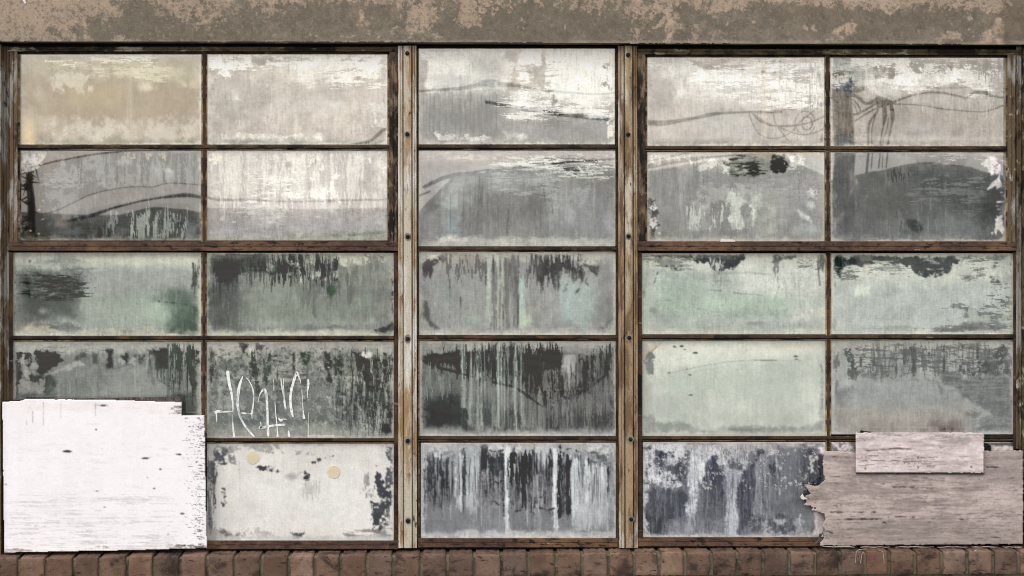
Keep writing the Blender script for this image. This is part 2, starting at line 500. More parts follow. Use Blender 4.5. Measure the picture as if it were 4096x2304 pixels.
        at.data.foreach_set('color', np.concatenate([c2, np.ones((len(c2), 1))], 1).astype(np.float32).ravel())
        me.materials.append(mat)
        o = bpy.data.objects.new(name, me)
        C.objects.link(o)
        if parent:
            o.parent = parent
            o.matrix_parent_inverse = parent.matrix_world.inverted()
        return o

def tint_attr(o, vals):
    at = o.data.color_attributes.new('tint', 'FLOAT_COLOR', 'POINT')
    a = np.ones((len(o.data.vertices), 4)); a[:len(vals), :3] = vals
    at.data.foreach_set('color', a.astype(np.float32).ravel())
_t = m_brick.node_tree; _b = _t.nodes['Principled BSDF']
_a = _t.nodes.new('ShaderNodeAttribute'); _a.attribute_name = 'tint'
_src = _b.inputs['Base Color'].links[0].from_socket
_t.links.new(mixc(_t, 1.0, _src, _a.outputs['Color'], 'MULTIPLY'), _b.inputs['Base Color'])
# ------------------------------------------------------------------ what stands across the street (seen mirrored in the glass)
m_ground = layered('pavement', (0.066, 0.070, 0.074), [((0.045, 0.047, 0.050), .8, .4, .6, (1, 1, 1)), ((0.092, 0.096, 0.10), 9, .55, .7, (1, 1, 1))], gr=0)
m_road = layered('asphalt', (0.055, 0.055, 0.055), [((0.08, 0.08, 0.078), 1.5, .4, .6, (1, 1, 1))], gr=0)
m_hill = layered('hillside', (0.045, 0.052, 0.035), [((0.022, 0.028, 0.018), .25, .4, .6, (1, 1, 1)), ((0.07, 0.07, 0.05), .9, .55, .65, (1, 1, 1))], gr=0, bmp=0)
m_pole = layered('pole_wood', (0.03, 0.027, 0.025), [((0.018, 0.016, 0.015), 6, .45, .6, (2, 2, .2))], gr=0)
m_wire = layered('wire_black', (0.012, 0.012, 0.012), [((0.02, 0.02, 0.02), 6, .45, .6, (1, 1, 1))], gr=0, bmp=0)
m_leaf = layered('foliage', (0.05, 0.055, 0.03), [((0.025, 0.03, 0.018), 3, .45, .6, (1, 1, 1))], gr=0, bmp=0)

g = Geo(); g.v = [(-300, -400, 0), (300, -400, 0), (300, 6, 0), (-300, 6, 0)]; g.f = [(0, 1, 2, 3)]; g.m = [0]
tag(g.build('ground', m_ground), kind='structure')
g = Geo(); g.box(-120, 120, -24, -9, -.2, .004)
tag(g.build('road', m_road), kind='structure')

# dark hillside: skyline follows what the middle panes mirror
def skyline():
    sky_px = [(-600, 990), (0, 1010), (120, 960), (220, 930), (330, 880), (470, 845), (600, 822), (740, 838), (830, 880), (960, 950), (1200, 985), (1560, 960), (1700, 800), (1800, 700), (1950, 668), (2100, 662), (2300, 655), (2480, 670), (2580, 700), (2700, 690), (2950, 660), (3100, 650), (3310, 730), (3420, 710), (3560, 690), (3680, 672), (3850, 680), (3960, 700), (4090, 720), (4700, 700)]
    return sky_px
D_H = 70.0
sp = skyline(); g = Geo(); loops = []
for i in range(len(sp) - 1):
    (xa, ya), (xb, yb) = sp[i], sp[i + 1]
    for q in range(6):
        t = q / 6
        px = xa + (xb - xa) * t; py = ya + (yb - ya) * t + rnd.uniform(-2.5, 2.5)
        x, y, z = M(px, py, D_H)
        z = max(z, .5)
        loops.append([(x, y + 26, -.3), (x, y + 16, z * .35), (x, y + 6, z * .8), (x, y, z), (x, y - 12, z * 1.0 - .6), (x, y - 40, -.3)])
g.quadstrip(loops, False, None)
tag(g.build('hill', m_hill, smooth=True), kind='structure')

# utility pole with a transformer drum, mirrored in the top right pane
D_P = 30.0
pt = M(3372, 400, D_P)
ep = empty('utility_pole', (pt[0], pt[1], 0), 'weathered wooden utility pole with a transformer drum across the street', 'utility pole')
g = Geo(); n = 12
zt = M(3360, 236, D_P)[2]
g.tube([(pt[0] + .05, pt[1], -.2), (pt[0] + .03, pt[1], 2), (pt[0], pt[1], 4), (pt[0] - .05, pt[1], zt)], [.27, .26, .25, .21], 12)
g.build('pole', m_pole, ep, True)
g = Geo(); za = M(3372, 290, D_P)[2]; zb = M(3372, 385, D_P)[2]
g.tube([(pt[0] + .06, pt[1] + .3, zb), (pt[0] + .06, pt[1] + .3, zb + .05), (pt[0] + .06, pt[1] + .3, za - .1), (pt[0] + .04, pt[1] + .3, za)], [.26, .38, .38, .26], 14)
g.build('transformer', m_pole, ep, True)

def wire(lab, pts, wd, s=1.0, o=(0, 0), D=D_P, grp='cables across the street'):
    """pts in crop pixels, wd = apparent width in source pixels"""
    P = [(o[0] + x / s, o[1] + y / s) for x, y in pts]
    # smooth the polyline
    Q = []
    for i in range(len(P) - 1):
        p0 = P[max(i - 1, 0)]; p1 = P[i]; p2 = P[i + 1]; p3 = P[min(i + 2, len(P) - 1)]
        for k in range(5):
            t = k / 5
            Q.append(tuple(.5 * (2 * p1[a] + (p2[a] - p0[a]) * t + (2 * p0[a] - 5 * p1[a] + 4 * p2[a] - p3[a]) * t * t + (3 * p1[a] - p0[a] - 3 * p2[a] + p3[a]) * t ** 3) for a in (0, 1)))
    Q.append(P[-1])
    W3 = [M(x, y, D) for x, y in Q]
    c = W3[0]
    kk = 1.55 * (6.06 + D) / 6000.0
    if hasattr(wd, '__len__'):
        rr = [w * kk / 2 for w in np.interp(np.linspace(0, len(wd) - 1, len(Q)), range(len(wd)), wd)]
    else: rr = wd * kk / 2
    g = Geo(); g.tube(W3, rr, 5)
    ob = g.build('overhead_cable', m_wire)
    tag(ob, lab, 'cable', grp)
    return ob

A4, A5 = (2500, 0), (3200, 0)
wire('black spliced cable crossing the street behind the camera', [(-1500, 1330), (-1000, 1325), (-500, 1308), (-330, 1296), (-260, 1280), (-200, 1240), (-150, 1195), (-100, 1150), (-40, 900), (60, 858), (180, 852), (330, 845), (480, 838), (580, 832), (690, 818), (760, 800), (840, 800), (900, 805), (1030, 815), (1180, 838), (1290, 850), (1400, 860), (1600, 872), (1750, 880), (1950, 862), (2050, 840)], [9, 9, 9, 10, 10, 10, 10, 10, 7, 6, 6, 6, 7, 8, 10, 11, 17, 19, 12, 6, 5, 5, 6, 4, 4, 4, 4], 2.264, (1600, 0))
wire('heavy black cable bundle sagging towards the utility pole', [(-1250, 940), (-300, 1080), (0, 1125), (200, 1112), (320, 1118), (450, 1100), (600, 1070), (700, 1048), (800, 1028), (900, 1020), (1090, 1015), (1280, 1015), (1400, 1010)], [7, 12, 14, 15, 14, 10, 8, 11, 10, 6, 5, 7, 9], 2.264, A4)
wire('thin black cable above the heavy bundle', [(200, 1100), (450, 1082), (640, 1052), (700, 1030), (860, 1015), (1290, 1000), (1570, 980), (1800, 930), (2100, 880)], 3, 2.264, A4)
wire('loose black cable loop hanging lowest below the bundle', [(1100, 1020), (1140, 1130), (1200, 1215), (1300, 1250), (1400, 1240), (1500, 1180), (1560, 1100), (1650, 1030), (1800, 930), (1900, 900)], 2.6, 2.264, A4)
wire('slack black cable pair under the bundle', [(1130, 1020), (1190, 1085), (1290, 1130), (1450, 1140), (1600, 1120), (1700, 1090), (1800, 1045), (1900, 1010)], 4.5, 2.264, A4)
wire('slack thin black cable sagging to the right', [(1150, 1030), (1250, 1105), (1370, 1150), (1500, 1200), (1620, 1220), (1740, 1180), (1810, 1130), (1900, 1060)], 3, 2.264, A4)
wire('upright loose black cable end', [(1320, 1010), (1340, 1110), (1400, 1200), (1460, 1270)], 3, 2.264, A4)
cc = [(1625 + 48 * math.cos(a), 1115 + 58 * math.sin(a)) for a in np.linspace(0, 6.28, 12)]
wire('small round coil of black cable', cc, 4, 2.264, A4)
cc = [(1610 + 90 * math.cos(a), 1110 + 105 * math.sin(a)) for a in np.linspace(.3, 6.0, 14)]
wire('larger loose coil of black cable', cc, 2.6, 2.264, A4)
wire('black cable rising to the top right', [(830, 955), (930, 915), (1040, 885), (1160, 868), (1290, 872), (1400, 895), (1500, 905), (1550, 868), (1650, 862), (1700, 890), (1860, 912), (2100, 930)], [8, 5, 5, 5, 6, 5, 6, 5, 13, 6, 4, 4], 2.264, A5)
wire('thin black cable sagging to the far right', [(700, 950), (840, 962), (1080, 972), (1250, 1000), (1400, 1015), (1600, 1032), (1700, 1020), (1860, 965), (2100, 900)], 3, 2.264, A5)
wire('fine black cable crossing at the top right', [(740, 790), (860, 810), (1000, 825), (1350, 830), (1700, 815), (1850, 865), (2000, 880)], 1.6, 2.264, A5)
wire('knot of black cables leaving the pole', [(440, 880), (520, 900), (600, 960), (690, 930), (720, 925), (800, 950), (830, 965)], [8, 9, 8, 12, 18, 14, 14], 2.264, A5)
wire('lower knotted black cable by the pole', [(450, 1060), (520, 1050), (600, 1010), (700, 960), (780, 985)], [4, 7, 5, 6, 12], 2.264, A5)
for i, (pp, ww) in enumerate([([(450, 930), (500, 980), (520, 1040)], 3), ([(480, 920), (540, 990), (545, 1050)], 4), ([(500, 1110), (580, 1060), (690, 1000), (800, 970)], 4), ([(700, 940), (700, 1020), (625, 1130), (610, 1300), (600, 1600)], 6.5), ([(710, 960), (680, 1070), (645, 1200), (640, 1560)], 3.5), ([(760, 960), (765, 1060), (750, 1150), (720, 1300), (705, 1560)], [10, 14, 4, 4, 4]), ([(820, 960), (835, 1060), (820, 1160), (790, 1290), (770, 1560)], [9, 13, 4, 4, 4]), ([(800, 1070), (780, 1180), (740, 1300), (738, 1560)], 3)]):
    wire(['cable end curling down beside the pole', 'second curl of cable beside the pole', 'stiff cable tail pointing down left', 'leftmost dangling black cable drop', 'thin drop beside the leftmost cable drop', 'thick knotted cable drop in the middle', 'rightmost knotted cable drop', 'thin drop between the two knotted drops'][i], pp, ww, 2.264, A5)
S2 = 2.862
wire('black cable climbing from the tree to the right', [(100, 360), (420, 310), (600, 275), (800, 250), (1050, 215), (1300, 190), (1600, 165), (1900, 150)], [4, 5, 5.5, 5, 5, 5, 5, 4], S2, (0, 560))
wire('thin black cable arching right above the rooftops', [(480, 835), (640, 790), (850, 695), (1040, 620), (1300, 570), (1520, 550), (1700, 550), (1900, 505), (2300, 520)], 2.2, S2, (0, 560))
wire('thick black cable arching right over the hillside', [(700, 910), (1000, 840), (1240, 765), (1500, 705), (1750, 665), (2050, 635), (2230, 655), (2400, 690), (2520, 725), (2900, 725), (3300, 735), (3700, 730), (4200, 725), (4440, 718), (4700, 650), (4900, 570)], [6, 10, 6, 5, 5, 12, 10, 8, 8, 7, 6, 6, 6, 6, 6, 6], S2, (0, 560))
wire('thin black cable rising low over the hillside', [(2380, 1140), (2700, 1100), (3000, 1082), (3500, 1055), (4000, 1048), (4440, 1020), (4640, 980)], 2.4, S2, (0, 560))
wire('black cable pair dipping behind the hillside crest', [(220, 500), (330, 440), (450, 385), (600, 345), (740, 330), (860, 290), (1050, 272), (1250, 255), (1500, 235), (1800, 200), (2400, 190)], [9, 11, 12, 13, 13, 5, 8, 10, 6, 6, 6], 2.683, (1600, 560))
wire('thin straight black cable under the sagging bundle', [(0, 300), (290, 280), (560, 240), (800, 210), (1100, 165), (1300, 140), (1600, 110)], 3, S2, (2500, 560))
wire('heavy black cable under the thin straight one', [(-100, 370), (290, 345), (400, 325), (560, 308), (720, 298), (850, 290), (1000, 280), (1300, 260), (1700, 240)], [14, 14, 15, 14, 12, 10, 6, 6, 6], S2, (2500, 560))

m_bark = layered('bark', (0.16, 0.14, 0.115), [((0.03, 0.026, 0.022), 1.6, .42, .52, (3, 3, .8)), ((0.26, 0.23, 0.19), 4, .6, .7, (3, 3, .6))], gr=0, bmp=.5)
# bare old tree mirrored at the left edge
pt = M(118, 880, 25.0)
et = empty('tree', (pt[0], pt[1], 0), 'bare leaning old tree with shaggy trunk across the street', 'tree')
g = Geo()
def T(px, py, D=25.0): return M(px, py, D)
g.tube([T(60, 2100), T(95, 1300), T(118, 960), T(122, 800), T(110, 700), T(100, 640)], [.11, .10, .07, .08, .06, .03], 8)
g.build('trunk', m_bark, et, True)
g = Geo()
for i in range(60):
    yy = rnd.uniform(650, 960); xx = 118 + rnd.uniform(-14, 14)
    dx = rnd.uniform(-60, 40); dy = rnd.uniform(-40, 60)
    g.tube([T(xx, yy), T(xx + dx * .5, yy + dy * .4), T(xx + dx, yy + dy)], [.022, .014, .006], 4)
g.build('branches', m_bark, et)
# ------------------------------------------------------------------ panes: each a sheet of old glass with its own film of paint and dirt, plus some painted reflections
GY = 0.066
CR1 = [(0, 0, 2.264), (800, 0, 2.264), (1600, 0, 2.264), (2500, 0, 2.264), (3200, 0, 2.264)]
CR2 = [(0, 560, 2.862), (750, 560, 2.862), (1600, 560, 2.683), (2500, 560, 2.862), (3230, 560, 2.898)]
CR3 = [(0, 980, 2.862), (750, 980, 2.862), (1600, 980, 2.683), (2500, 980, 2.862), (3230, 980, 2.975)]
CR4 = [(0, 1320, 2.862), (750, 1320, 2.862), (1600, 1320, 2.683), (2500, 1320, 2.862), (3230, 1320, 2.898)]
CR5 = [(0, 1720, 1.402), (750, 1720, 1.402), (1600, 1720, 1.402), (2500, 1720, 1.402), (3230, 1720, 1.402)]
PAN = {}

def A(): # ---------------- row 1
    c = Canvas(78, 216, 807, 580, CR1[0], (176, 167, 152))
    c.r(180, 480, 1830, 700, (184, 177, 158), .8, 60, 20)
    c.p([(240, 560), (450, 640), (640, 620), (820, 640), (900, 700), (1010, 700), (1200, 700), (1290, 790), (1360, 820), (1430, 740), (1560, 740), (1640, 800), (1760, 790), (1800, 700), (1800, 500), (240, 500)], (190, 183, 160), .7, 8, 12)
    c.p([(150, 560), (240, 600), (330, 680), (420, 740), (520, 780), (640, 620), (820, 640), (880, 720), (1000, 700), (1220, 700), (1300, 800), (1430, 740), (1560, 760), (1700, 800), (1780, 820), (1790, 1000), (1400, 1100), (900, 1050), (400, 1050), (180, 900)], (168, 157, 139), .75, 16, 14)
    c.r(640, 780, 1100, 960, (182, 170, 143), .6, 40)
    c.S(('r', 400, 480, 1500, 590), (238, 232, 214), .9, 20, 10, cov=.45, k='h', sc=50)
    c.S(('r', 1150, 480, 1400, 560), (242, 238, 222), .95, 14, 10, cov=.75, k='h', sc=40)
    c.S(('p', [(450, 700), (640, 620), (800, 700), (830, 800), (470, 820)]), (206, 200, 182), .8, 20, 10, cov=.6, wd=.5, k='b', sc=50)
    c.S(('p', [(830, 610), (1500, 600), (1480, 740), (1280, 760), (1240, 690), (880, 690)]), (212, 206, 184), .85, 16, 10, cov=.55, k='h', sc=50)
    c.e(1330, 790, 55, 35, (216, 210, 188), .9, 14, 6)
    c.e(350, 850, 40, 50, (198, 190, 175), .5, 20)
    c.l([(1185, 640), (1182, 900), (1185, 1120)], 13, (198, 191, 176), .6, 5); c.l([(1160, 760), (1158, 950), (1150, 1120)], 9, (200, 192, 178), .5, 4)
    c.l([(810, 520), (820, 720)], 26, (160, 150, 135), .5, 10, 4); c.l([(1010, 560), (1010, 720)], 12, (165, 156, 140), .5, 5, 3)
    c.r(500, 1120, 1780, 1300, (208, 202, 190), .7, 50, 24, cov=.8, wd=.6, k='b', sc=90)
    c.p([(160, 1030), (240, 1040), (290, 1130), (300, 1330), (160, 1330)], (220, 202, 164), .7, 34, 8)
    c.p([(160, 1180), (260, 1200), (280, 1330), (160, 1330)], (230, 208, 166), .6, 30, 8)
    c.r(150, 1278, 1850, 1340, (146, 144, 132), .85, 16, 4); c.r(150, 1270, 310, 1340, (215, 190, 150), .8, 14, 6)
    c.edge((205, 198, 178), 6, .6, 5, 4, 'lrt')
    PAN['a1'] = c, 'tan stained pane with a yellow glow in its lower left corner', 0.27
    c = Canvas(828, 216, 1551, 580, CR1[1], (192, 186, 177))
    c.r(60, 480, 1700, 760, (205, 199, 188), .7, 70, 30, cov=.8, wd=.4, sc=120)
    c.r(100, 600, 500, 1080, (170, 165, 157), .6, 60, 30, cov=.7, wd=.5, sc=100)
    c.S(('r', 60, 470, 1700, 620), (242, 239, 228), 1, 14, 12, cov=.82, k='h', sc=60)
    c.S(('r', 60, 470, 300, 680), (236, 233, 222), .9, 20, 12, cov=.6, k='b', sc=50)
    c.S(('r', 1060, 480, 1700, 760), (238, 235, 225), .9, 30, 12, cov=.62, k='h', sc=50)
    c.S(('p', [(780, 540), (1080, 540), (1120, 720), (1000, 760), (760, 640)]), (236, 233, 224), .8, 40, 12)
    c.p([(470, 510), (590, 510), (595, 590), (520, 600), (465, 570)], (162, 156, 147), .9, 3, 6)
    c.S(('r', 600, 505, 870, 560), (160, 155, 146), .9, 5, 6, cov=.65, k='h', sc=30)
    c.S(('r', 850, 500, 1200, 545), (165, 160, 150), .8, 5, 6, cov=.5, k='h', sc=26)
    c.S(('r', 1250, 520, 1560, 550), (160, 155, 147), .8, 5, 6, cov=.4, k='h', sc=26)
    c.r(1640, 540, 1690, 720, (176, 172, 165), .7, 10, 8)
    c.r(1050, 700, 1160, 820, (180, 175, 168), .6, 26, 8)
    c.drips(130, 1650, 620, 1200, 26, (160, 155, 147), .45, 3, .5)
    c.drips(130, 1650, 700, 1200, 14, (214, 210, 203), .5, 7, .4)
    c.p([(270, 900), (300, 830), (330, 830), (360, 900)], (208, 204, 196), .8, 8, 5)
    c.l([(740, 900), (745, 1000), (740, 1100)], 3, (150, 145, 138), .7)
    c.e(1200, 950, 70, 30, (212, 209, 203), .7, 14, 5); c.e(900, 960, 200, 60, (205, 201, 194), .5, 30, 10)
    c.r(200, 1210, 1100, 1275, (224, 221, 210), .85, 12, 10, cov=.85, wd=.3, sc=60)
    c.S(('r', 1560, 940, 1690, 1150), (218, 214, 206), .8, 16, 10, cov=.6)
    c.r(50, 1272, 1710, 1340, (146, 149, 143), .85, 14, 4)
    c.edge((226, 221, 208), 6, .7, 5, 4, 'lrt')
    PAN['a2'] = c, 'pale pane streaked with white along its top, beside the left mullion post', 0.27
    c = Canvas(1673, 192, 2461, 579, CR1[2], (172, 170, 165))
    c.p([(160, 440), (1950, 440), (1950, 900), (1400, 900), (900, 830), (200, 830)], (222, 221, 213), .95, 30, 14)
    c.r(1080, 440, 1960, 900, (240, 238, 230), .95, 40, 16)
    c.S(('r', 200, 440, 1000, 800), (233, 232, 224), .7, 40, 14, cov=.6, wd=.4, k='h', sc=90)
    c.e(800, 620, 130, 100, (168, 168, 165), .7, 40, 10); c.e(560, 740, 230, 70, (180, 180, 176), .6, 40, 10)
    c.p([(180, 560), (240, 560), (230, 900), (190, 960), (170, 960)], (165, 162, 157), .8, 8, 8)
    c.S(('r', 170, 440, 280, 520), (240, 238, 232), .9, 10, 8, cov=.6)
    c.S(('r', 260, 440, 520, 480), (178, 174, 166), .8, 8, 6, cov=.6, k='h', sc=40)
    c.p([(910, 440), (1090, 440), (1085, 520), (1060, 570), (1060, 700), (1080, 810), (980, 800), (1010, 700), (1020, 580), (940, 500)], (182, 176, 167), .9, 5, 10)
    c.p([(1270, 440), (1310, 440), (1310, 830), (1240, 800), (1190, 720), (1230, 690), (1160, 640), (1280, 600), (1300, 520)], (184, 178, 168), .9, 4, 10)
    c.S(('r', 1060, 560, 1350, 900), (186, 180, 170), .8, 20, 10, cov=.42, k='h', sc=36)
    c.p([(160, 860), (860, 830), (930, 900), (980, 1080), (1300, 1080), (1900, 1060), (1940, 1330), (160, 1330)], (160, 159, 156), .85, 22, 14)
    c.r(180, 960, 880, 1220, (138, 138, 136), .75, 40, 14)
    c.r(980, 900, 1280, 1090, (236, 234, 227), .85, 20, 14, cov=.72, k='h', sc=50)
    c.S(('r', 1250, 880, 1880, 1060), (232, 230, 223), .9, 24, 12, cov=.72, k='h', sc=50)
    c.S(('r', 1340, 1000, 1500, 1190), (128, 126, 122), .8, 10, 8, cov=.55, k='h', sc=22)
    c.S(('r', 1380, 860, 1420, 1030), (140, 135, 128), .8, 4, 6, cov=.6, k='b', sc=20)
    c.l([(1410, 1018), (1540, 1020)], 12, (150, 144, 136), .8, 3, 4)
    c.r(1300, 1100, 1940, 1330, (150, 149, 148), .7, 40, 14)
    c.S(('r', 1830, 560, 1900, 800), (150, 145, 137), .8, 8, 6, cov=.45, sc=26); c.S(('r', 1580, 740, 1640, 830), (160, 158, 152), .8, 6, 6, cov=.55, sc=26)
    c.S(('r', 1890, 900, 1960, 1240), (226, 222, 212), .95, 8, 8, cov=.7, sc=30)
    c.drips(200, 880, 760, 1240, 40, (98, 98, 97), .75, 3.4, .35); c.drips(200, 1000, 900, 1240, 12, (170, 170, 168), .5, 6, .3)
    c.drips(1000, 1900, 1080, 1300, 26, (176, 176, 172), .6, 5, .3)
    c.r(330, 1225, 830, 1275, (214, 213, 208), .8, 12, 8, cov=.8, wd=.3, sc=50); c.r(960, 1210, 1170, 1260, (214, 213, 208), .7, 12, 8)
    c.r(160, 1280, 1960, 1320, (150, 152, 146), .7, 12, 4)
    PAN['a3'] = c, 'pane with bright white paint peeling in brushed strips above fine dark drips', 0.27
    c = Canvas(2588, 228, 3299, 585, CR1[3], (188, 182, 175))
    c.r(200, 510, 1810, 900, (206, 203, 196), .6, 60, 20)
    c.p([(380, 620), (620, 520), (800, 600), (1240, 560), (1240, 940), (900, 900), (480, 860), (400, 740)], (226, 224, 216), .8, 36, 16)
    c.S(('p', [(560, 600), (800, 600), (1240, 560), (1250, 1000), (760, 780), (600, 700)]), (243, 241, 233), .9, 20, 12, cov=.75, k='h', sc=70)
    c.S(('r', 1290, 510, 1800, 960), (238, 236, 229), .9, 30, 14, cov=.8, k='h', sc=60)
    c.S(('r', 760, 740, 1240, 960), (196, 193, 187), .8, 24, 12, cov=.5, k='h', sc=50)
    c.e(340, 680, 60, 50, (222, 220, 213), .8, 14, 5)
    c.p([(560, 530), (640, 540), (720, 590), (860, 610), (860, 630), (700, 610), (600, 570)], (160, 156, 150), .8, 3, 6)
    c.S(('r', 640, 520, 1060, 640), (166, 162, 155), .8, 12, 8, cov=.5, k='h', sc=36)
    c.S(('r', 210, 515, 560, 620), (210, 206, 198), .8, 12, 8, cov=.5, k='h', sc=36)
    c.S(('r', 1480, 620, 1720, 760), (168, 166, 161), .7, 16, 8, cov=.6, k='h', sc=36)
    c.S(('r', 1640, 620, 1800, 1000), (176, 174, 170), .7, 10, 8, cov=.55, k='v', sc=26)
    c.r(1690, 520, 1800, 880, (232, 229, 220), .7, 16, 10, cov=.7, k='v', sc=30)
    c.p([(200, 620), (280, 640), (320, 700), (430, 720), (470, 900), (430, 1000), (200, 1000)], (172, 167, 162), .7, 24, 10)
    c.l([(400, 660), (420, 760), (460, 850)], 16, (165, 161, 156), .6, 6, 4); c.l([(545, 700), (535, 790)], 18, (170, 167, 162), .6, 6, 4)
    c.r(1240, 510, 1285, 1240, (216, 204, 186), .4, 8, 2); c.r(1250, 700, 1270, 1240, (220, 206, 186), .3, 6)
    c.drips(400, 1780, 1080, 1310, 26, (210, 208, 205), .6, 5, .4); c.drips(220, 760, 900, 1180, 14, (160, 155, 150), .5, 3, .3)
    c.r(700, 1000, 1200, 1300, (184, 184, 180), .5, 50, 10)
    c.r(190, 1275, 1820, 1340, (152, 150, 143), .8, 14, 4); c.S(('r', 1770, 1160, 1815, 1330), (95, 93, 90), .8, 5, 5, cov=.6, sc=24)
    c.specks(9, (1150, 530, 1450, 720), (140, 136, 128), (5, 14))
    c.edge((226, 221, 210), 5, .6, 4, 4, 'lrt')
    PAN['a4'] = c, 'pane brushed bright white in its upper middle with coiled cables mirrored below', 0.27
    c = Canvas(3320, 229, 4024, 586, CR1[4], (174, 168, 161))
    c.r(270, 520, 1860, 900, (182, 178, 171), .6, 60, 20)
    c.S(('r', 270, 515, 1870, 800), (226, 224, 216), .95, 24, 14, cov=.62, k='h', sc=80, wd=.1)
    c.p([(740, 770), (900, 700), (1130, 690), (1400, 650), (1600, 640), (1350, 740), (1100, 810), (880, 800)], (226, 224, 217), .85, 10, 12)
    c.p([(440, 560), (640, 640), (780, 740), (900, 800), (860, 880), (620, 860), (500, 760)], (214, 212, 205), .7, 14, 14)
    c.S(('r', 620, 590, 840, 710), (150, 146, 140), .9, 10, 10, cov=.7, k='b', sc=50)
    c.S(('r', 1020, 540, 1600, 660), (150, 147, 141), .9, 14, 10, cov=.55, k='b', sc=50)
    c.S(('r', 1620, 530, 1860, 700), (150, 147, 141), .85, 14, 10, cov=.6, k='v', sc=40)
    c.S(('p', [(270, 515), (460, 515), (430, 560), (360, 600), (350, 640), (270, 640)]), (214, 214, 210), .9, 8, 8, cov=.75)
    c.S(('r', 300, 660, 480, 860), (158, 160, 160), .8, 12, 10, cov=.5, sc=36)
    c.r(340, 1230, 460, 1320, (168, 170, 170), .7, 16, 6)
    c.r(1720, 680, 1865, 960, (172, 167, 160), .8, 26, 8)
    c.S(('r', 850, 820, 1780, 960), (196, 192, 185), .7, 20, 10, cov=.5, k='v', sc=40)
    c.S(('r', 1500, 700, 1720, 860), (222, 219, 211), .8, 16, 10, cov=.5, k='h', sc=40)
    c.drips(900, 1840, 960, 1240, 30, (146, 141, 135), .5, 3, .4)
    c.r(480, 1230, 1860, 1290, (194, 190, 184), .8, 16, 10); c.e(1080, 1160, 130, 50, (192, 190, 187), .6, 24, 8)
    c.p([(1740, 1240), (1760, 1180), (1800, 1170), (1770, 1230), (1760, 1280)], (206, 200, 188), .7, 4, 5)
    c.r(460, 1285, 1870, 1340, (160, 153, 143), .6, 10, 4)
    c.edge((190, 186, 178), 5, .5, 4, 4, 'lrt')
    PAN['a5'] = c, 'pane with the dark utility pole and knotted cables mirrored at its left', 0.30
A()

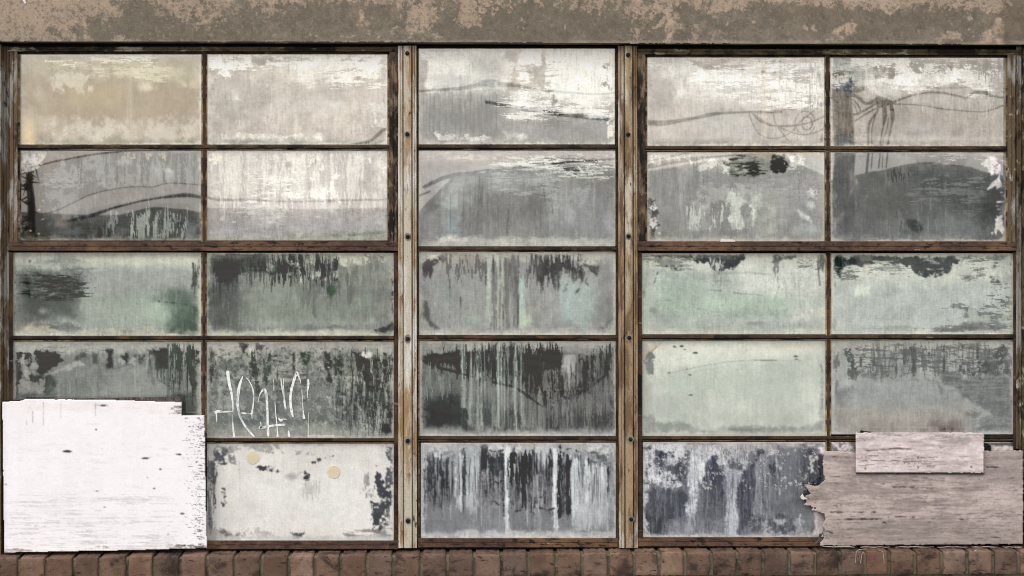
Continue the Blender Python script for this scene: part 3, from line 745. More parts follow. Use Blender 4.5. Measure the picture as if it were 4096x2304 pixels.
def B(): # ---------------- row 2
    c = Canvas(78, 601, 806, 963, CR2[0], (122, 121, 119))
    c.p([(420, 110), (1300, 110), (1300, 150), (700, 240), (420, 330)], (150, 141, 130), .8, 12, 10)
    c.p([(440, 330), (700, 270), (760, 260), (760, 400), (640, 420), (520, 420)], (132, 124, 116), .7, 12, 10)
    c.S(('r', 600, 180, 1200, 560), (166, 167, 165), .8, 26, 14, cov=.42, k='b', sc=44)
    c.S(('r', 560, 400, 800, 560), (165, 166, 164), .8, 18, 10, cov=.55, k='h', sc=30)
    c.S(('r', 1100, 190, 2290, 560), (158, 160, 157), .8, 20, 14, cov=.5, k='v', sc=60)
    c.S(('r', 1080, 110, 1900, 200), (192, 188, 172), .9, 12, 10, cov=.42, k='b', sc=30)
    c.S(('r', 1200, 380, 1850, 560), (150, 152, 147), .8, 14, 10, cov=.55, k='b', sc=26)
    for x in (1330, 1430, 1880, 1640, 2090, 900): c.S(('r', x - 24, 180, x + 24, 520), (88, 89, 88), .6, 8, 6, cov=.75, k='v', sc=30)
    c.e(1420, 260, 90, 40, (176, 178, 177), .8, 14, 8); c.e(1950, 370, 60, 45, (184, 186, 187), .85, 12, 8); c.e(1810, 350, 40, 50, (178, 180, 180), .8, 12, 8); c.e(1750, 350, 12, 180, (168, 170, 168), .6, 6, 4)
    c.p([(480, 820), (700, 760), (1000, 640), (1300, 570), (1900, 510), (2300, 525), (2300, 640), (1900, 640), (1300, 730), (900, 850), (640, 950), (560, 860)], (142, 139, 136), .8, 8, 8)
    c.S(('r', 500, 600, 860, 860), (160, 160, 158), .7, 26, 12, cov=.6, wd=.3, sc=60)
    c.e(700, 940, 80, 60, (150, 144, 138), .8, 14, 5)
    c.S(('r', 1500, 780, 1800, 1100), (186, 190, 183), .95, 26, 14, cov=.72, wd=.2, k='v', sc=70)
    c.S(('r', 1800, 880, 2120, 1110), (180, 185, 180), .9, 22, 14, cov=.68, wd=.2, k='v', sc=60)
    c.S(('r', 1250, 880, 1350, 1020), (170, 173, 172), .8, 14, 8, cov=.7, wd=.2, k='v', sc=40)
    c.e(850, 1060, 60, 40, (160, 162, 160), .6, 14, 8); c.e(1400, 1030, 50, 40, (150, 153, 150), .5, 14, 8); c.e(2190, 1060, 50, 80, (168, 172, 176), .6, 20, 8)
    c.e(1750, 760, 260, 26, (86, 88, 88), .6, 10, 6)
    c.p([(1110, 1115), (1140, 1000), (1165, 1110)], (90, 82, 76), .7, 3, 3); c.l([(1135, 985), (1145, 1110)], 12, (124, 92, 84), .6, 2)
    c.p([(1225, 1110), (1250, 1010), (1280, 1110)], (82, 82, 78), .8, 4, 3)
    c.r(480, 1130, 2300, 1160, (150, 150, 142), .6, 6, 5)
    c.p([(210, 350), (400, 320), (470, 560), (520, 800), (540, 1150), (210, 1150)], (98, 93, 87), .8, 12, 12)  # reflected tree trunk and branches also painted into the film
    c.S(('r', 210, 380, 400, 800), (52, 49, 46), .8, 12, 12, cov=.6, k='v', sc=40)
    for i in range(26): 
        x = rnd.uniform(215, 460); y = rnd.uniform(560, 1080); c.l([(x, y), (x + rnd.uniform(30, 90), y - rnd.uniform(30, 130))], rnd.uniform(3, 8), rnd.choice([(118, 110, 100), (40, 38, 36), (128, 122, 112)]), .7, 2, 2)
    c.S(('p', [(215, 110), (540, 110), (480, 230), (400, 360), (240, 350)]), (214, 208, 196), .95, 8, 10, cov=.7, sc=36)
    c.S(('r', 280, 180, 400, 370), (206, 204, 202), .95, 5, 8, cov=.7, sc=34); c.l([(340, 120), (350, 230), (400, 300)], 14, (92, 86, 78), .8, 3, 3)
    c.p([(430, 150), (530, 130), (500, 210), (450, 180)], (220, 214, 200), .95, 3, 6)
    c.specks(12, (220, 420, 520, 1140), (222, 220, 214), (4, 9)); c.e(2290, 320, 14, 30, (224, 224, 218), .9, 4, 4); c.S(('r', 2270, 200, 2310, 640), (196, 194, 184), .8, 4, 5, cov=.5, k='v', sc=20)
    PAN['b1'] = c, 'dark grey pane with a tree mirrored and painted in at its left edge under white flakes', 0.12
    c = Canvas(827, 601, 1551, 963, CR2[1], (194, 189, 184))
    c.S(('r', 220, 110, 2300, 740), (222, 219, 210), .85, 26, 14, cov=.6, wd=.3, k='v', sc=90)
    c.S(('r', 220, 110, 900, 700), (214, 211, 202), .7, 26, 14, cov=.5, wd=.15, k='h', sc=50)
    c.S(('r', 800, 420, 1400, 700), (236, 234, 225), .9, 26, 12, cov=.55, k='h', sc=44)
    c.S(('r', 850, 120, 1640, 330), (236, 233, 222), .85, 14, 10, cov=.48, k='b', sc=36)
    c.S(('p', [(215, 115), (620, 115), (560, 190), (400, 180), (300, 260), (220, 260)]), (230, 224, 208), .9, 10, 8, cov=.85)
    c.l([(230, 140), (400, 120), (520, 120), (640, 122)], 4, (120, 112, 98), .7)
    c.e(1600, 590, 90, 70, (240, 238, 230), .85, 22, 8); c.S(('r', 1400, 420, 1700, 660), (238, 236, 228), .85, 20, 10, cov=.6, wd=.2, sc=60)
    c.r(1110, 250, 1185, 300, (178, 173, 167), .9, 3, 3)
    for x in (640, 820, 1060, 1380, 1600, 400): c.S(('r', x - 28, 120, x + 28, 720), (178, 172, 166), .6, 8, 6, cov=.8, wd=.3, k='v', sc=40)
    c.S(('r', 2020, 170, 2180, 560), (180, 175, 168), .7, 12, 8); c.S(('r', 2180, 150, 2300, 600), (206, 202, 194), .8, 8, 6, cov=.5, k='b', sc=26)
    c.p([(2055, 210), (2100, 205), (2092, 280), (2075, 270), (2078, 235)], (250, 248, 240), 1, 2, 3); c.S(('r', 2235, 300, 2290, 380), (248, 246, 238), 1, 3, 3, cov=.5, sc=16); c.S(('r', 2080, 140, 2280, 170), (246, 243, 232), .9, 3, 3, cov=.45, sc=20)
    c.drips(230, 2280, 560, 860, 16, (214, 211, 205), .5, 5, .4)
    c.r(215, 900, 2300, 1150, (186, 184, 183), .8, 60, 20)
    c.S(('r', 700, 760, 1100, 900), (214, 212, 207), .8, 26, 12, cov=.65, wd=.2, k='h', sc=50); c.e(1560, 790, 100, 30, (220, 218, 212), .7, 16, 8)
    c.specks(6, (380, 780, 560, 950), (222, 220, 216), (8, 16)); c.e(1480, 880, 26, 9, (226, 224, 220), .8, 4)
    c.p([(215, 1150), (700, 1085), (1300, 1060), (2290, 1030), (2290, 1160), (215, 1160)], (184, 183, 172), .8, 8, 3)
    c.p([(1300, 1110), (1800, 1080), (2290, 1040), (2290, 1075), (1900, 1100), (1300, 1120)], (158, 161, 160), .7, 5, 3)
    c.edge((206, 200, 188), 5, .6, 4, 4, 'lrt')
    PAN['b2'] = c, 'palest pane of the left vent, striped cream and white, crossed by one mirrored cable', 0.2
    c = Canvas(1673, 601, 2463, 986, CR2[2], (140, 140, 139))
    c.r(200, 110, 2320, 260, (158, 152, 146), .85, 26, 14)
    c.S(('r', 200, 110, 1300, 220), (184, 178, 168), .8, 12, 10, cov=.55, k='h', sc=44); c.S(('r', 380, 110, 640, 140), (206, 198, 180), .9, 5, 5, cov=.7, k='h', sc=30)
    c.p([(250, 210), (340, 180), (520, 200), (760, 260), (740, 340), (400, 400), (230, 500)], (124, 124, 124), .7, 20, 10)
    c.r(250, 440, 410, 800, (104, 104, 104), .7, 26, 10)
    c.p([(450, 600), (560, 440), (700, 360), (900, 340), (1600, 330), (1640, 400), (1500, 500), (1200, 560), (700, 560), (540, 620)], (168, 169, 167), .75, 26, 14)
    c.S(('r', 960, 300, 1700, 600), (178, 179, 176), .8, 26, 12, cov=.5, wd=.15, k='h', sc=36)
    c.S(('p', [(1050, 180), (1700, 150), (2000, 170), (2320, 250), (2300, 420), (1800, 400), (1500, 330), (1050, 280)]), (204, 205, 198), .9, 14, 10, cov=.55, k='h', sc=30)
    c.S(('p', [(1550, 170), (1700, 170), (1980, 170), (2280, 220), (2260, 280), (2000, 250), (1980, 380), (1780, 330), (1500, 250), (1300, 250)]), (66, 70, 70), .9, 8, 8, cov=.5, k='h', sc=24)
    c.S(('r', 1740, 440, 2060, 700), (170, 172, 170), .7, 26, 12, cov=.6, wd=.2, sc=44); c.r(1920, 290, 1975, 350, (214, 214, 208), .9, 5, 5, cov=.7, sc=20)
    c.e(600, 500, 110, 90, (182, 183, 181), .8, 30, 10); c.e(560, 660, 90, 50, (182, 188, 184), .8, 20, 8); c.e(720, 640, 50, 40, (176, 178, 176), .7, 14, 8)
    c.r(760, 560, 1560, 900, (122, 121, 119), .6, 60, 20)
    c.r(1660, 600, 2320, 1100, (150, 151, 151), .6, 70, 20); c.e(1650, 700, 40, 130, (176, 177, 175), .6, 14, 8); c.e(1820, 800, 40, 90, (176, 178, 177), .7, 14, 6); c.e(2230, 900, 40, 110, (172, 172, 178), .7, 18, 6)
    c.e(560, 900, 60, 120, (160, 174, 176), .7, 26, 8)
    c.drips(420, 1700, 420, 1030, 26, (84, 86, 84), .75, 3.4, .6); c.drips(840, 900, 330, 760, 3, (72, 72, 70), .8, 4, .2); c.l([(1160, 740), (1170, 820), (1150, 900), (1150, 1030)], 5, (74, 72, 70), .9); c.l([(1540, 520), (1560, 660)], 4, (80, 78, 76), .8); c.l([(1620, 620), (1645, 800)], 4, (90, 88, 86), .7); c.drips(1640, 2100, 260, 900, 10, (186, 187, 184), .5, 5, .4)
    c.p([(200, 1150), (200, 1090), (440, 1080), (480, 1030), (600, 1040), (1000, 1060), (1500, 1040), (2320, 1070), (2320, 1150)], (180, 181, 173), .85, 12, 8)
    c.e(560, 1060, 120, 24, (208, 209, 204), .8, 10, 8)
    c.edge((184, 184, 176), 7, .7, 8, 6, 'lr')
    PAN['b3'] = c, 'blue grey pane with long thin dark drips and a crackled patch at its upper right', 0.05
    c = Canvas(2588, 608, 3299, 966, CR2[3], (152, 152, 150))
    c.r(260, 140, 1250, 330, (180, 175, 168), .85, 20, 12); c.S(('r', 260, 140, 1200, 260), (222, 219, 206), .85, 12, 10, cov=.42, k='b', sc=36)
    c.S(('r', 840, 190, 1200, 380), (216, 214, 206), .9, 14, 10, cov=.55, k='b', sc=34); c.e(1000, 235, 50, 30, (238, 236, 226), .9, 6, 6)
    c.r(1180, 150, 2060, 200, (176, 160, 136), .7, 10, 10); c.p([(1440, 140), (2100, 140), (2250, 160), (2290, 230), (2200, 165), (1600, 170)], (178, 154, 120), .8, 5, 6)
    c.r(1190, 190, 1660, 420, (138, 138, 130), .8, 8, 6)
    c.S(('r', 1270, 180, 1540, 410), (48, 52, 50), 1, 7, 9, cov=.68, k='h', sc=40); c.e(1470, 310, 50, 80, (52, 55, 54), .9, 6, 8); c.S(('r', 1260, 200, 1500, 370), (208, 208, 202), .9, 6, 6, cov=.28, k='h', sc=22)
    c.S(('p', [(1660, 170), (1830, 150), (1860, 330), (1840, 370), (1720, 385), (1680, 320)]), (34, 36, 36), 1, 6, 8, cov=.88, k='b', sc=40); c.S(('r', 1750, 260, 1830, 350), (190, 190, 186), .9, 3, 4, cov=.35, sc=18)
    c.l([(1900, 155), (2000, 160)], 18, (40, 44, 46), .95, 3, 4); c.S(('r', 1860, 160, 2070, 300), (232, 230, 222), .95, 5, 8, cov=.62, k='b', sc=30); c.l([(1968, 170), (1985, 400), (1995, 700)], 8, (100, 104, 102), .6, 3)
    c.S(('r', 1860, 280, 1990, 370), (214, 212, 204), .9, 5, 6, cov=.5, k='h', sc=30); c.S(('r', 1110, 230, 1200, 280), (74, 76, 72), .8, 5, 5, cov=.7, sc=24); c.S(('r', 1150, 330, 1260, 370), (96, 98, 94), .7, 5, 5, cov=.6, sc=24)
    c.S(('r', 300, 380, 1300, 1000), (136, 135, 133), .6, 30, 14, cov=.5, wd=.3, k='v', sc=60)
    c.S(('r', 800, 480, 1500, 720), (176, 177, 172), .7, 30, 14, cov=.5, wd=.2, k='b', sc=60); c.S(('r', 1560, 440, 2260, 700), (168, 168, 166), .7, 30, 14, cov=.5, wd=.2, k='h', sc=44)
    c.S(('r', 1200, 590, 1520, 1000), (200, 204, 194), .9, 12, 12, cov=.58, k='b', sc=50); c.r(1222, 600, 1300, 960, (202, 206, 196), .7, 8, 8, cov=.8, k='v', sc=50)
    c.l([(1210, 700), (1300, 620), (1310, 720)], 6, (170, 172, 166), .7); c.e(1400, 660, 36, 40, (140, 141, 140), .9, 6, 5); c.p([(1370, 720), (1440, 720), (1440, 900), (1430, 1090), (1370, 1090), (1350, 800)], (142, 142, 141), .8, 8, 8)
    c.e(930, 760, 40, 30, (200, 204, 196), .8, 6, 5); c.S(('r', 740, 840, 1090, 1010), (194, 198, 190), .85, 14, 12, cov=.6, wd=.15, k='v', sc=50)
    c.e(2140, 620, 70, 60, (196, 198, 192), .8, 12, 8, cov=.9, sc=26); c.e(2130, 740, 46, 40, (190, 192, 188), .8, 10, 6); c.p([(1980, 800), (2110, 880), (2120, 940), (2040, 900)], (200, 202, 198), .85, 8, 6); c.e(2120, 1030, 120, 60, (176, 182, 180), .7, 24, 8)
    c.p([(1480, 600), (1720, 620), (1740, 1100), (1500, 1100)], (166, 168, 160), .7, 12, 10)
    c.r(280, 1030, 1280, 1130, (140, 142, 138), .7, 10, 6); c.e(395, 1068, 14, 12, (208, 206, 200), .9, 2)
    c.S(('r', 262, 680, 370, 1140), (90, 88, 86), .85, 8, 8, cov=.7, sc=34); c.S(('r', 262, 680, 360, 1000), (222, 220, 214), .95, 5, 6, cov=.42, sc=26)
    c.r(262, 1125, 2290, 1165, (176, 176, 166), .8, 6, 6); c.r(2255, 200, 2300, 1160, (186, 180, 168), .7, 8, 8)
    c.edge((206, 198, 180), 7, .85, 8, 4, 'lt'); c.edge((196, 180, 150), 4, .6, 6, 3, 'rt')
    PAN['b4'] = c, 'mottled grey pane with two black scraped patches near its top', 0.05
    c = Canvas(3321, 608, 4024, 966, CR2[4], (112, 112, 111))  # dark band and drips of the mirrored cables are painted in here
    c.S(('p', [(1110, 150), (1420, 165), (1500, 180), (1850, 190), (1840, 300), (1700, 280), (1380, 260), (1290, 250), (1220, 190), (1100, 180)]), (82, 84, 84), .95, 3, 6, cov=.97)
    c.S(('r', 1400, 140, 2300, 260), (182, 174, 164), .8, 10, 8, cov=.42, k='h', sc=44); c.l([(1850, 200), (2060, 215), (2200, 240), (2300, 330)], 18, (94, 92, 88), .7, 4, 5)
    c.S(('r', 270, 140, 540, 200), (150, 150, 146), .7, 6, 6, cov=.4, k='h', sc=30)
    c.p([(262, 270), (310, 270), (290, 380), (262, 420)], (162, 152, 146), .8, 5, 5)
    c.p([(500, 330), (560, 460), (580, 500), (500, 650), (440, 740), (500, 560)], (156, 150, 144), .85, 6, 5)
    c.p([(440, 830), (450, 860), (350, 960), (320, 1100), (290, 1100), (300, 980), (380, 860)], (150, 147, 146), .7, 12, 6)
    c.r(280, 440, 1500, 900, (104, 105, 104), .5, 60, 20)
    c.p([(1150, 330), (2300, 400), (2300, 900), (2000, 1000), (1700, 800), (1300, 560)], (86, 88, 88), .7, 40, 20)
    c.S(('r', 1200, 440, 2060, 700), (134, 136, 134), .65, 26, 12, cov=.45, k='h', sc=36); c.S(('r', 1680, 660, 2050, 950), (126, 128, 126), .6, 26, 12, cov=.5, k='h', sc=36)
    c.S(('r', 900, 360, 1200, 480), (66, 68, 68), .6, 10, 8, cov=.5, k='V', sc=40)
    c.r(1980, 600, 2310, 1140, (74, 76, 76), .7, 30, 12)
    c.p([(400, 1100), (1400, 900), (1900, 860), (2150, 1000), (2200, 1160), (280, 1160)], (124, 127, 128), .7, 50, 20)
    c.e(1205, 1010, 135, 100, (108, 109, 108), .8, 5, 3); c.p([(1150, 930), (1200, 912), (1270, 930), (1330, 990), (1330, 1050), (1280, 1080), (1240, 1060), (1160, 1010)], (78, 79, 80), .8, 6, 4); c.e(1120, 1040, 60, 50, (106, 108, 107), .8, 12, 4)
    c.l([(1100, 1030), (1120, 940), (1210, 905), (1300, 940), (1345, 1010)], 6, (142, 145, 143), .6, 2)
    W1 = (206, 204, 202)
    c.S(('p', [(2020, 270), (2110, 170), (2200, 220), (2240, 330), (2180, 390), (2130, 395), (2080, 340)]), W1, 1, 3, 7, cov=.85, sc=26)
    c.p([(2220, 375), (2240, 380), (2235, 450), (2255, 510), (2250, 545), (2190, 580), (2180, 540), (2080, 576), (2130, 520), (2150, 480), (2200, 440)], W1, 1, 2, 3)
    c.specks(6, (2150, 600, 2260, 840), W1, (6, 14)); c.S(('p', [(2190, 880), (2250, 880), (2250, 980), (2275, 1040), (2260, 1085), (2220, 1060), (2190, 1100), (2140, 1080), (2170, 1000)]), W1, 1, 3, 6, cov=.92, sc=24)
    c.l([(1745, 1140), (1800, 1128), (1870, 1150)], 10, (90, 84, 74), .8, 2); c.l([(330, 610), (335, 660)], 5, (176, 176, 172), .7)
    c.edge((160, 158, 148), 3, .5, 4, 3)
    PAN['b5'] = c, 'darkest grey pane with a small half moon smudge low in its middle and white flakes at right', 0.05
B()

def Cc(): # ---------------- row 3
    c = Canvas(51, 1010, 805, 1344, CR3[0], (150, 153, 148))
    c.r(145, 80, 2310, 250, (208, 208, 194), .9, 40, 10); c.r(900, 120, 2300, 190, (222, 222, 206), .7, 30, 6)
    c.p([(145, 80), (420, 80), (560, 220), (760, 280), (400, 300), (145, 320)], (190, 190, 180), .8, 30, 10)
    c.r(1000, 300, 2240, 460, (160, 161, 156), .7, 40, 10)
    c.p([(220, 280), (420, 310), (760, 290), (950, 290), (960, 420), (880, 560), (860, 800), (560, 860), (280, 860), (300, 500)], (104, 107, 104), .8, 36, 16)
    c.S(('r', 300, 300, 900, 600), (64, 68, 65), .8, 30, 14, cov=.5, wd=.2, k='h', sc=60)
    for p_ in ([(420, 325), (640, 365), (780, 430)], [(450, 420), (600, 470), (760, 420)], [(380, 360), (600, 440), (760, 470)], [(400, 600), (560, 540), (760, 480), (900, 490)], [(300, 300), (520, 350), (700, 400)]): c.l(p_, 12, (60, 64, 60), .7, 4, 4)
    c.l([(860, 375), (920, 340), (950, 300)], 6, (70, 72, 70), .8); c.l([(740, 290), (900, 275), (1100, 270)], 5, (90, 92, 88), .8, 2)
    c.p([(460, 530), (480, 500), (540, 500), (540, 540)], (170, 178, 168), .8, 5, 5); c.p([(580, 570), (680, 530), (660, 550), (600, 575)], (214, 216, 206), .9, 3, 4); c.e(500, 750, 44, 24, (206, 208, 200), .8, 10, 5)
    c.S(('r', 330, 330, 760, 560), (158, 162, 156), .6, 20, 10, cov=.32, k='h', sc=28)
    c.e(650, 190, 190, 28, (120, 124, 122), .8, 16, 6); c.S(('r', 270, 165, 350, 195), (84, 86, 84), .8, 4, 5, cov=.8, sc=24)
    c.e(1500, 760, 380, 120, (160, 172, 158), .8, 60, 10); c.e(1850, 760, 180, 110, (170, 186, 172), .8, 50, 10)
    c.r(1000, 720, 1800, 960, (160, 165, 156), .5, 60)
    c.p([(1700, 610), (1900, 500), (2160, 560), (2260, 760), (2260, 960), (1940, 1020), (1920, 920), (2000, 850), (2150, 700), (1950, 680), (1740, 640)], (116, 126, 117), .6, 26, 12); c.e(2130, 800, 110, 90, (100, 114, 102), .55, 34, 10); c.e(2080, 900, 120, 50, (122, 140, 124), .7, 24, 10)
    c.l([(1720, 622), (1850, 650), (2000, 665), (2140, 680)], [3, 8, 12, 5], (70, 84, 74), .85, 3, 3)
    c.S(('r', 2205, 230, 2270, 520), (74, 80, 76), .9, 6, 6, cov=.8, k='v', sc=30); c.r(2200, 700, 2260, 990, (78, 88, 80), .6, 14, 8)
    c.r(2260, 500, 2305, 1040, (186, 184, 172), .85, 7, 6)
    c.e(660, 935, 210, 26, (108, 110, 106), .8, 10, 8); c.e(1500, 1000, 110, 18, (112, 114, 110), .6, 8, 6); c.r(1920, 980, 2200, 1040, (100, 106, 100), .6, 12, 6)
    c.r(145, 960, 1900, 1045, (182, 178, 160), .75, 18, 12, cov=.9, wd=.4, sc=80); c.e(280, 960, 60, 40, (196, 190, 172), .7, 14, 6); c.r(150, 560, 240, 960, (120, 121, 118), .6, 20, 8)
    c.edge((196, 190, 172), 5, .7, 5, 3)
    c.p([(200, 300), (500, 330), (940, 380), (930, 560), (860, 820), (300, 860), (200, 700)], (78, 82, 78), .5, 40, 20); c.S(('p', [(380, 330), (760, 380), (960, 430), (900, 560), (500, 620), (340, 520)]), (46, 50, 47), .7, 20, 16, cov=.5, wd=.4, k='h', sc=40)
    c.r(1930, 520, 2250, 1010, (84, 98, 88), .45, 36, 20); c.e(2120, 940, 120, 90, (66, 78, 68), .55, 30, 14)
    PAN['c1'] = c, 'pane with dark scratched feathery marks at left and a green smear at right', 0.046
    c = Canvas(826, 1011, 1576, 1344, CR3[1], (134, 136, 131))
    c.r(215, 80, 2360, 200, (178, 177, 164), .9, 18, 12); c.p([(1720, 90), (2360, 90), (2360, 160), (2080, 200), (1850, 240), (1740, 240)], (212, 208, 190), .95, 8, 8)
    c.S(('r', 2050, 120, 2350, 400), (130, 132, 128), .7, 14, 10, cov=.6, sc=30)
    c.r(240, 110, 920, 300, (80, 82, 80), .9, 10, 14); c.S(('r', 960, 120, 1720, 400), (50, 56, 52), 1, 8, 10, cov=.62, k='v', sc=60)
    c.S(('r', 1150, 180, 1300, 420), (190, 193, 184), .85, 8, 10, cov=.55, k='b', sc=30); c.r(1415, 110, 1445, 380, (182, 184, 176), .9, 3, 4); c.r(1320, 110, 1345, 260, (178, 180, 172), .8, 3, 4)
    c.p([(330, 260), (540, 200), (530, 330), (470, 430), (370, 430), (320, 350)], (36, 40, 48), .9, 16, 12); c.e(430, 400, 70, 40, (26, 28, 38), .9, 12, 6)
    c.S(('p', [(540, 260), (1100, 270), (1150, 340), (1000, 340), (900, 310), (780, 330), (700, 290), (600, 330)]), (70, 80, 74), .85, 8, 8)
    c.S(('r', 900, 130, 1000, 300), (160, 160, 150), .7, 8, 8, cov=.6, sc=30); c.S(('r', 1180, 400, 1900, 620), (108, 110, 106), .8, 26, 14, cov=.7, wd=.3, k='v', sc=70)
    c.S(('r', 1460, 300, 1720, 400), (186, 188, 178), .8, 6, 8, cov=.45, sc=26); c.e(1645, 510, 40, 60, (66, 92, 70), .8, 10, 6); c.l([(1735, 420), (1740, 600)], 16, (88, 90, 88), .6, 5, 4)
    c.S(('r', 1730, 220, 2300, 400), (150, 150, 142), .8, 16, 10, cov=.6, k='v', sc=40)
    c.r(240, 440, 540, 960, (100, 102, 100), .75, 30, 14); c.e(1000, 780, 420, 110, (136, 146, 132), .7, 60, 10); c.e(1080, 520, 260, 110, (146, 153, 144), .6, 50, 10); c.e(2020, 640, 80, 70, (140, 156, 140), .6, 30); c.e(1740, 760, 200, 90, (140, 152, 140), .5, 40)
    c.l([(1455, 640), (1450, 780), (1470, 860)], 12, (96, 97, 94), .6, 5, 4); c.l([(2240, 480), (2240, 520)], 5, (70, 72, 70), .8)
    c.r(560, 860, 2100, 940, (154, 157, 150), .7, 26, 12); c.e(1600, 950, 360, 22, (118, 120, 118), .6, 8, 8); c.r(300, 980, 2100, 1045, (184, 182, 164), .85, 10, 8)
    c.p([(2130, 1030), (2150, 970), (2260, 940), (2310, 920), (2350, 870), (2380, 870), (2380, 1030)], (46, 48, 47), 1, 3, 5, sc=24)
    c.S(('r', 2180, 950, 2300, 1020), (96, 98, 94), .7, 5, 5, cov=.5, sc=20); c.p([(2325, 380), (2370, 400), (2370, 820), (2345, 780), (2340, 500)], (50, 52, 52), .9, 4, 4)
    c.p([(215, 920), (280, 940), (330, 1000), (330, 1045), (215, 1045)], (190, 184, 172), .9, 5, 8); c.S(('r', 215, 90, 270, 400), (176, 176, 162), .85, 4, 6, cov=.7, k='v', sc=26)
    c.l([(222, 380), (230, 640), (222, 860)], 12, (188, 184, 170), .85, 2, 3); c.l([(240, 400), (236, 620)], 5, (52, 54, 52), .7)
    c.p([(240, 120), (900, 120), (1700, 130), (1700, 330), (1100, 360), (540, 300), (500, 440), (260, 460)], (48, 52, 50), .5, 20, 20, k='v', sc=40); c.r(230, 400, 620, 980, (86, 89, 87), .5, 40, 20); c.r(215, 1000, 2360, 1045, (186, 184, 168), .5, 8, 6)
    PAN['c2'] = c, 'grey green pane with a ragged black band along its top and a black chip in its lower right corner', 0.046
    c = Canvas(1675, 1008, 2464, 1341, CR3[2], (148, 149, 145))
    c.r(200, 70, 2330, 170, (180, 178, 166), .9, 16, 12); c.r(420, 90, 920, 230, (156, 152, 144), .8, 20, 12)
    c.p([(240, 200), (290, 150), (420, 112), (440, 150), (400, 200), (350, 230), (350, 300), (320, 360), (300, 240), (290, 330), (260, 380), (250, 260)], (74, 72, 71), .95, 3, 5); c.S(('r', 230, 80, 430, 190), (208, 206, 192), .8, 5, 8, cov=.4, sc=30); c.p([(430, 110), (500, 140), (460, 180)], (100, 98, 95), .8, 4, 5)
    c.S(('r', 500, 150, 1280, 330), (104, 103, 100), .85, 16, 12, cov=.6, wd=.15, k='v', sc=60)
    c.S(('p', [(1360, 160), (1480, 130), (1700, 130), (1900, 160), (1950, 200), (1960, 300), (1840, 330), (1740, 290), (1700, 480), (1600, 440), (1480, 400)]), (70, 69, 68), .95, 7, 12, cov=.9, k='v', sc=50)
    c.S(('p', [(1900, 150), (1990, 140), (2140, 240), (2150, 330), (2110, 430), (2080, 330), (1900, 250)]), (74, 76, 73), .85, 4, 8, cov=.62, sc=40)
    c.S(('r', 1280, 200, 1500, 430), (98, 97, 95), .7, 14, 12, cov=.45, k='v', sc=40); c.e(2020, 190, 70, 26, (206, 204, 190), .85, 8, 8)
    c.p([(1700, 330), (1850, 370), (2080, 400), (2110, 620), (2060, 860), (1980, 900), (1820, 850), (1740, 780), (1720, 600)], (170, 184, 177), .75, 30, 12); c.r(1720, 560, 1850, 800, (172, 187, 186), .4, 30)
    c.l([(1800, 380), (1770, 500)], 22, (118, 120, 114), .6, 5, 6); c.l([(1880, 380), (1940, 410), (1920, 480), (1880, 520)], [8, 18, 10, 5], (86, 90, 84), .8, 3, 5); c.l([(2000, 360), (1990, 400), (2020, 430)], 6, (92, 94, 90), .7, 2, 3)
    for x0, x1, cc, ya in ((925, 990, (170, 178, 166), 80), (1085, 1110, (168, 174, 160), 130), (1280, 1350, (168, 184, 172), 320), (1030, 1060, (168, 172, 158), 80)): c.S(('r', x0, ya, x1, 860), cc, .85, 4, 4, cov=.95, k='V', sc=40)
    c.e(1340, 830, 60, 70, (182, 198, 174), .85, 18, 6); c.e(780, 800, 90, 70, (160, 172, 158), .7, 26); c.e(470, 540, 110, 140, (156, 162, 156), .7, 40)
    for x0, x1 in ((990, 1035), (1062, 1082), (1110, 1270)): c.S(('r', x0, 120, x1, 940), (112, 111, 108), .75, 6, 6, cov=.8, wd=.25, k='V', sc=50)
    for x, y0, y1 in ((532, 300, 820), (650, 560, 820), (920, 160, 430), (1105, 640, 940), (1265, 540, 860), (1000, 100, 400), (1697, 320, 490)): c.l([(x, y0), (x + 3, (y0 + y1) / 2), (x, y1)], [4, 9, 4], (78, 76, 74), .85, 2, 2)
    c.drips(500, 1000, 300, 800, 16, (116, 115, 112), .5, 5, .4); c.drips(1400, 1700, 400, 800, 8, (122, 120, 116), .4, 8, .3)
    c.l([(270, 620), (290, 760), (330, 860), (400, 905)], [30, 40, 40, 16], (84, 84, 83), .85, 8, 7); c.l([(2230, 600), (2240, 800), (2200, 890), (2120, 900)], [20, 36, 24, 12], (104, 104, 102), .75, 9, 7); c.r(2150, 200, 2290, 800, (138, 138, 135), .7, 24, 10)
    c.r(200, 900, 2330, 970, (170, 170, 160), .8, 14, 8); c.edge((184, 183, 172), 8, .85, 5, 4)
    PAN['c3'] = c, 'pane with a black fringed smear at top right above a pale turquoise patch', 0.046
    c = Canvas(2567, 1013, 3303, 1338, CR3[3], (176, 181, 174))
    c.r(195, 85, 2300, 260, (204, 203, 190), .85, 26, 14); c.S(('r', 200, 110, 700, 260), (132, 134, 128), .85, 14, 12, cov=.6, k='h', sc=50)
    c.r(1280, 170, 2290, 560, (208, 208, 200), .8, 50, 14); c.e(930, 230, 260, 50, (212, 214, 204), .8, 20, 8)
    c.S(('p', [(240, 120), (450, 100), (720, 130), (900, 160), (960, 200), (860, 210), (700, 150), (260, 140)]), (76, 79, 78), .95, 5, 8, cov=.9, k='h', sc=36); c.r(430, 115, 740, 128, (84, 86, 82), .8, 3)
    c.S(('p', [(740, 105), (1340, 105), (1350, 150), (1290, 200), (1270, 260), (1220, 270), (1150, 240), (1080, 310), (1010, 290), (950, 240), (930, 190), (830, 210)]), (64, 68, 68), 1, 4, 8, cov=.93, sc=34)
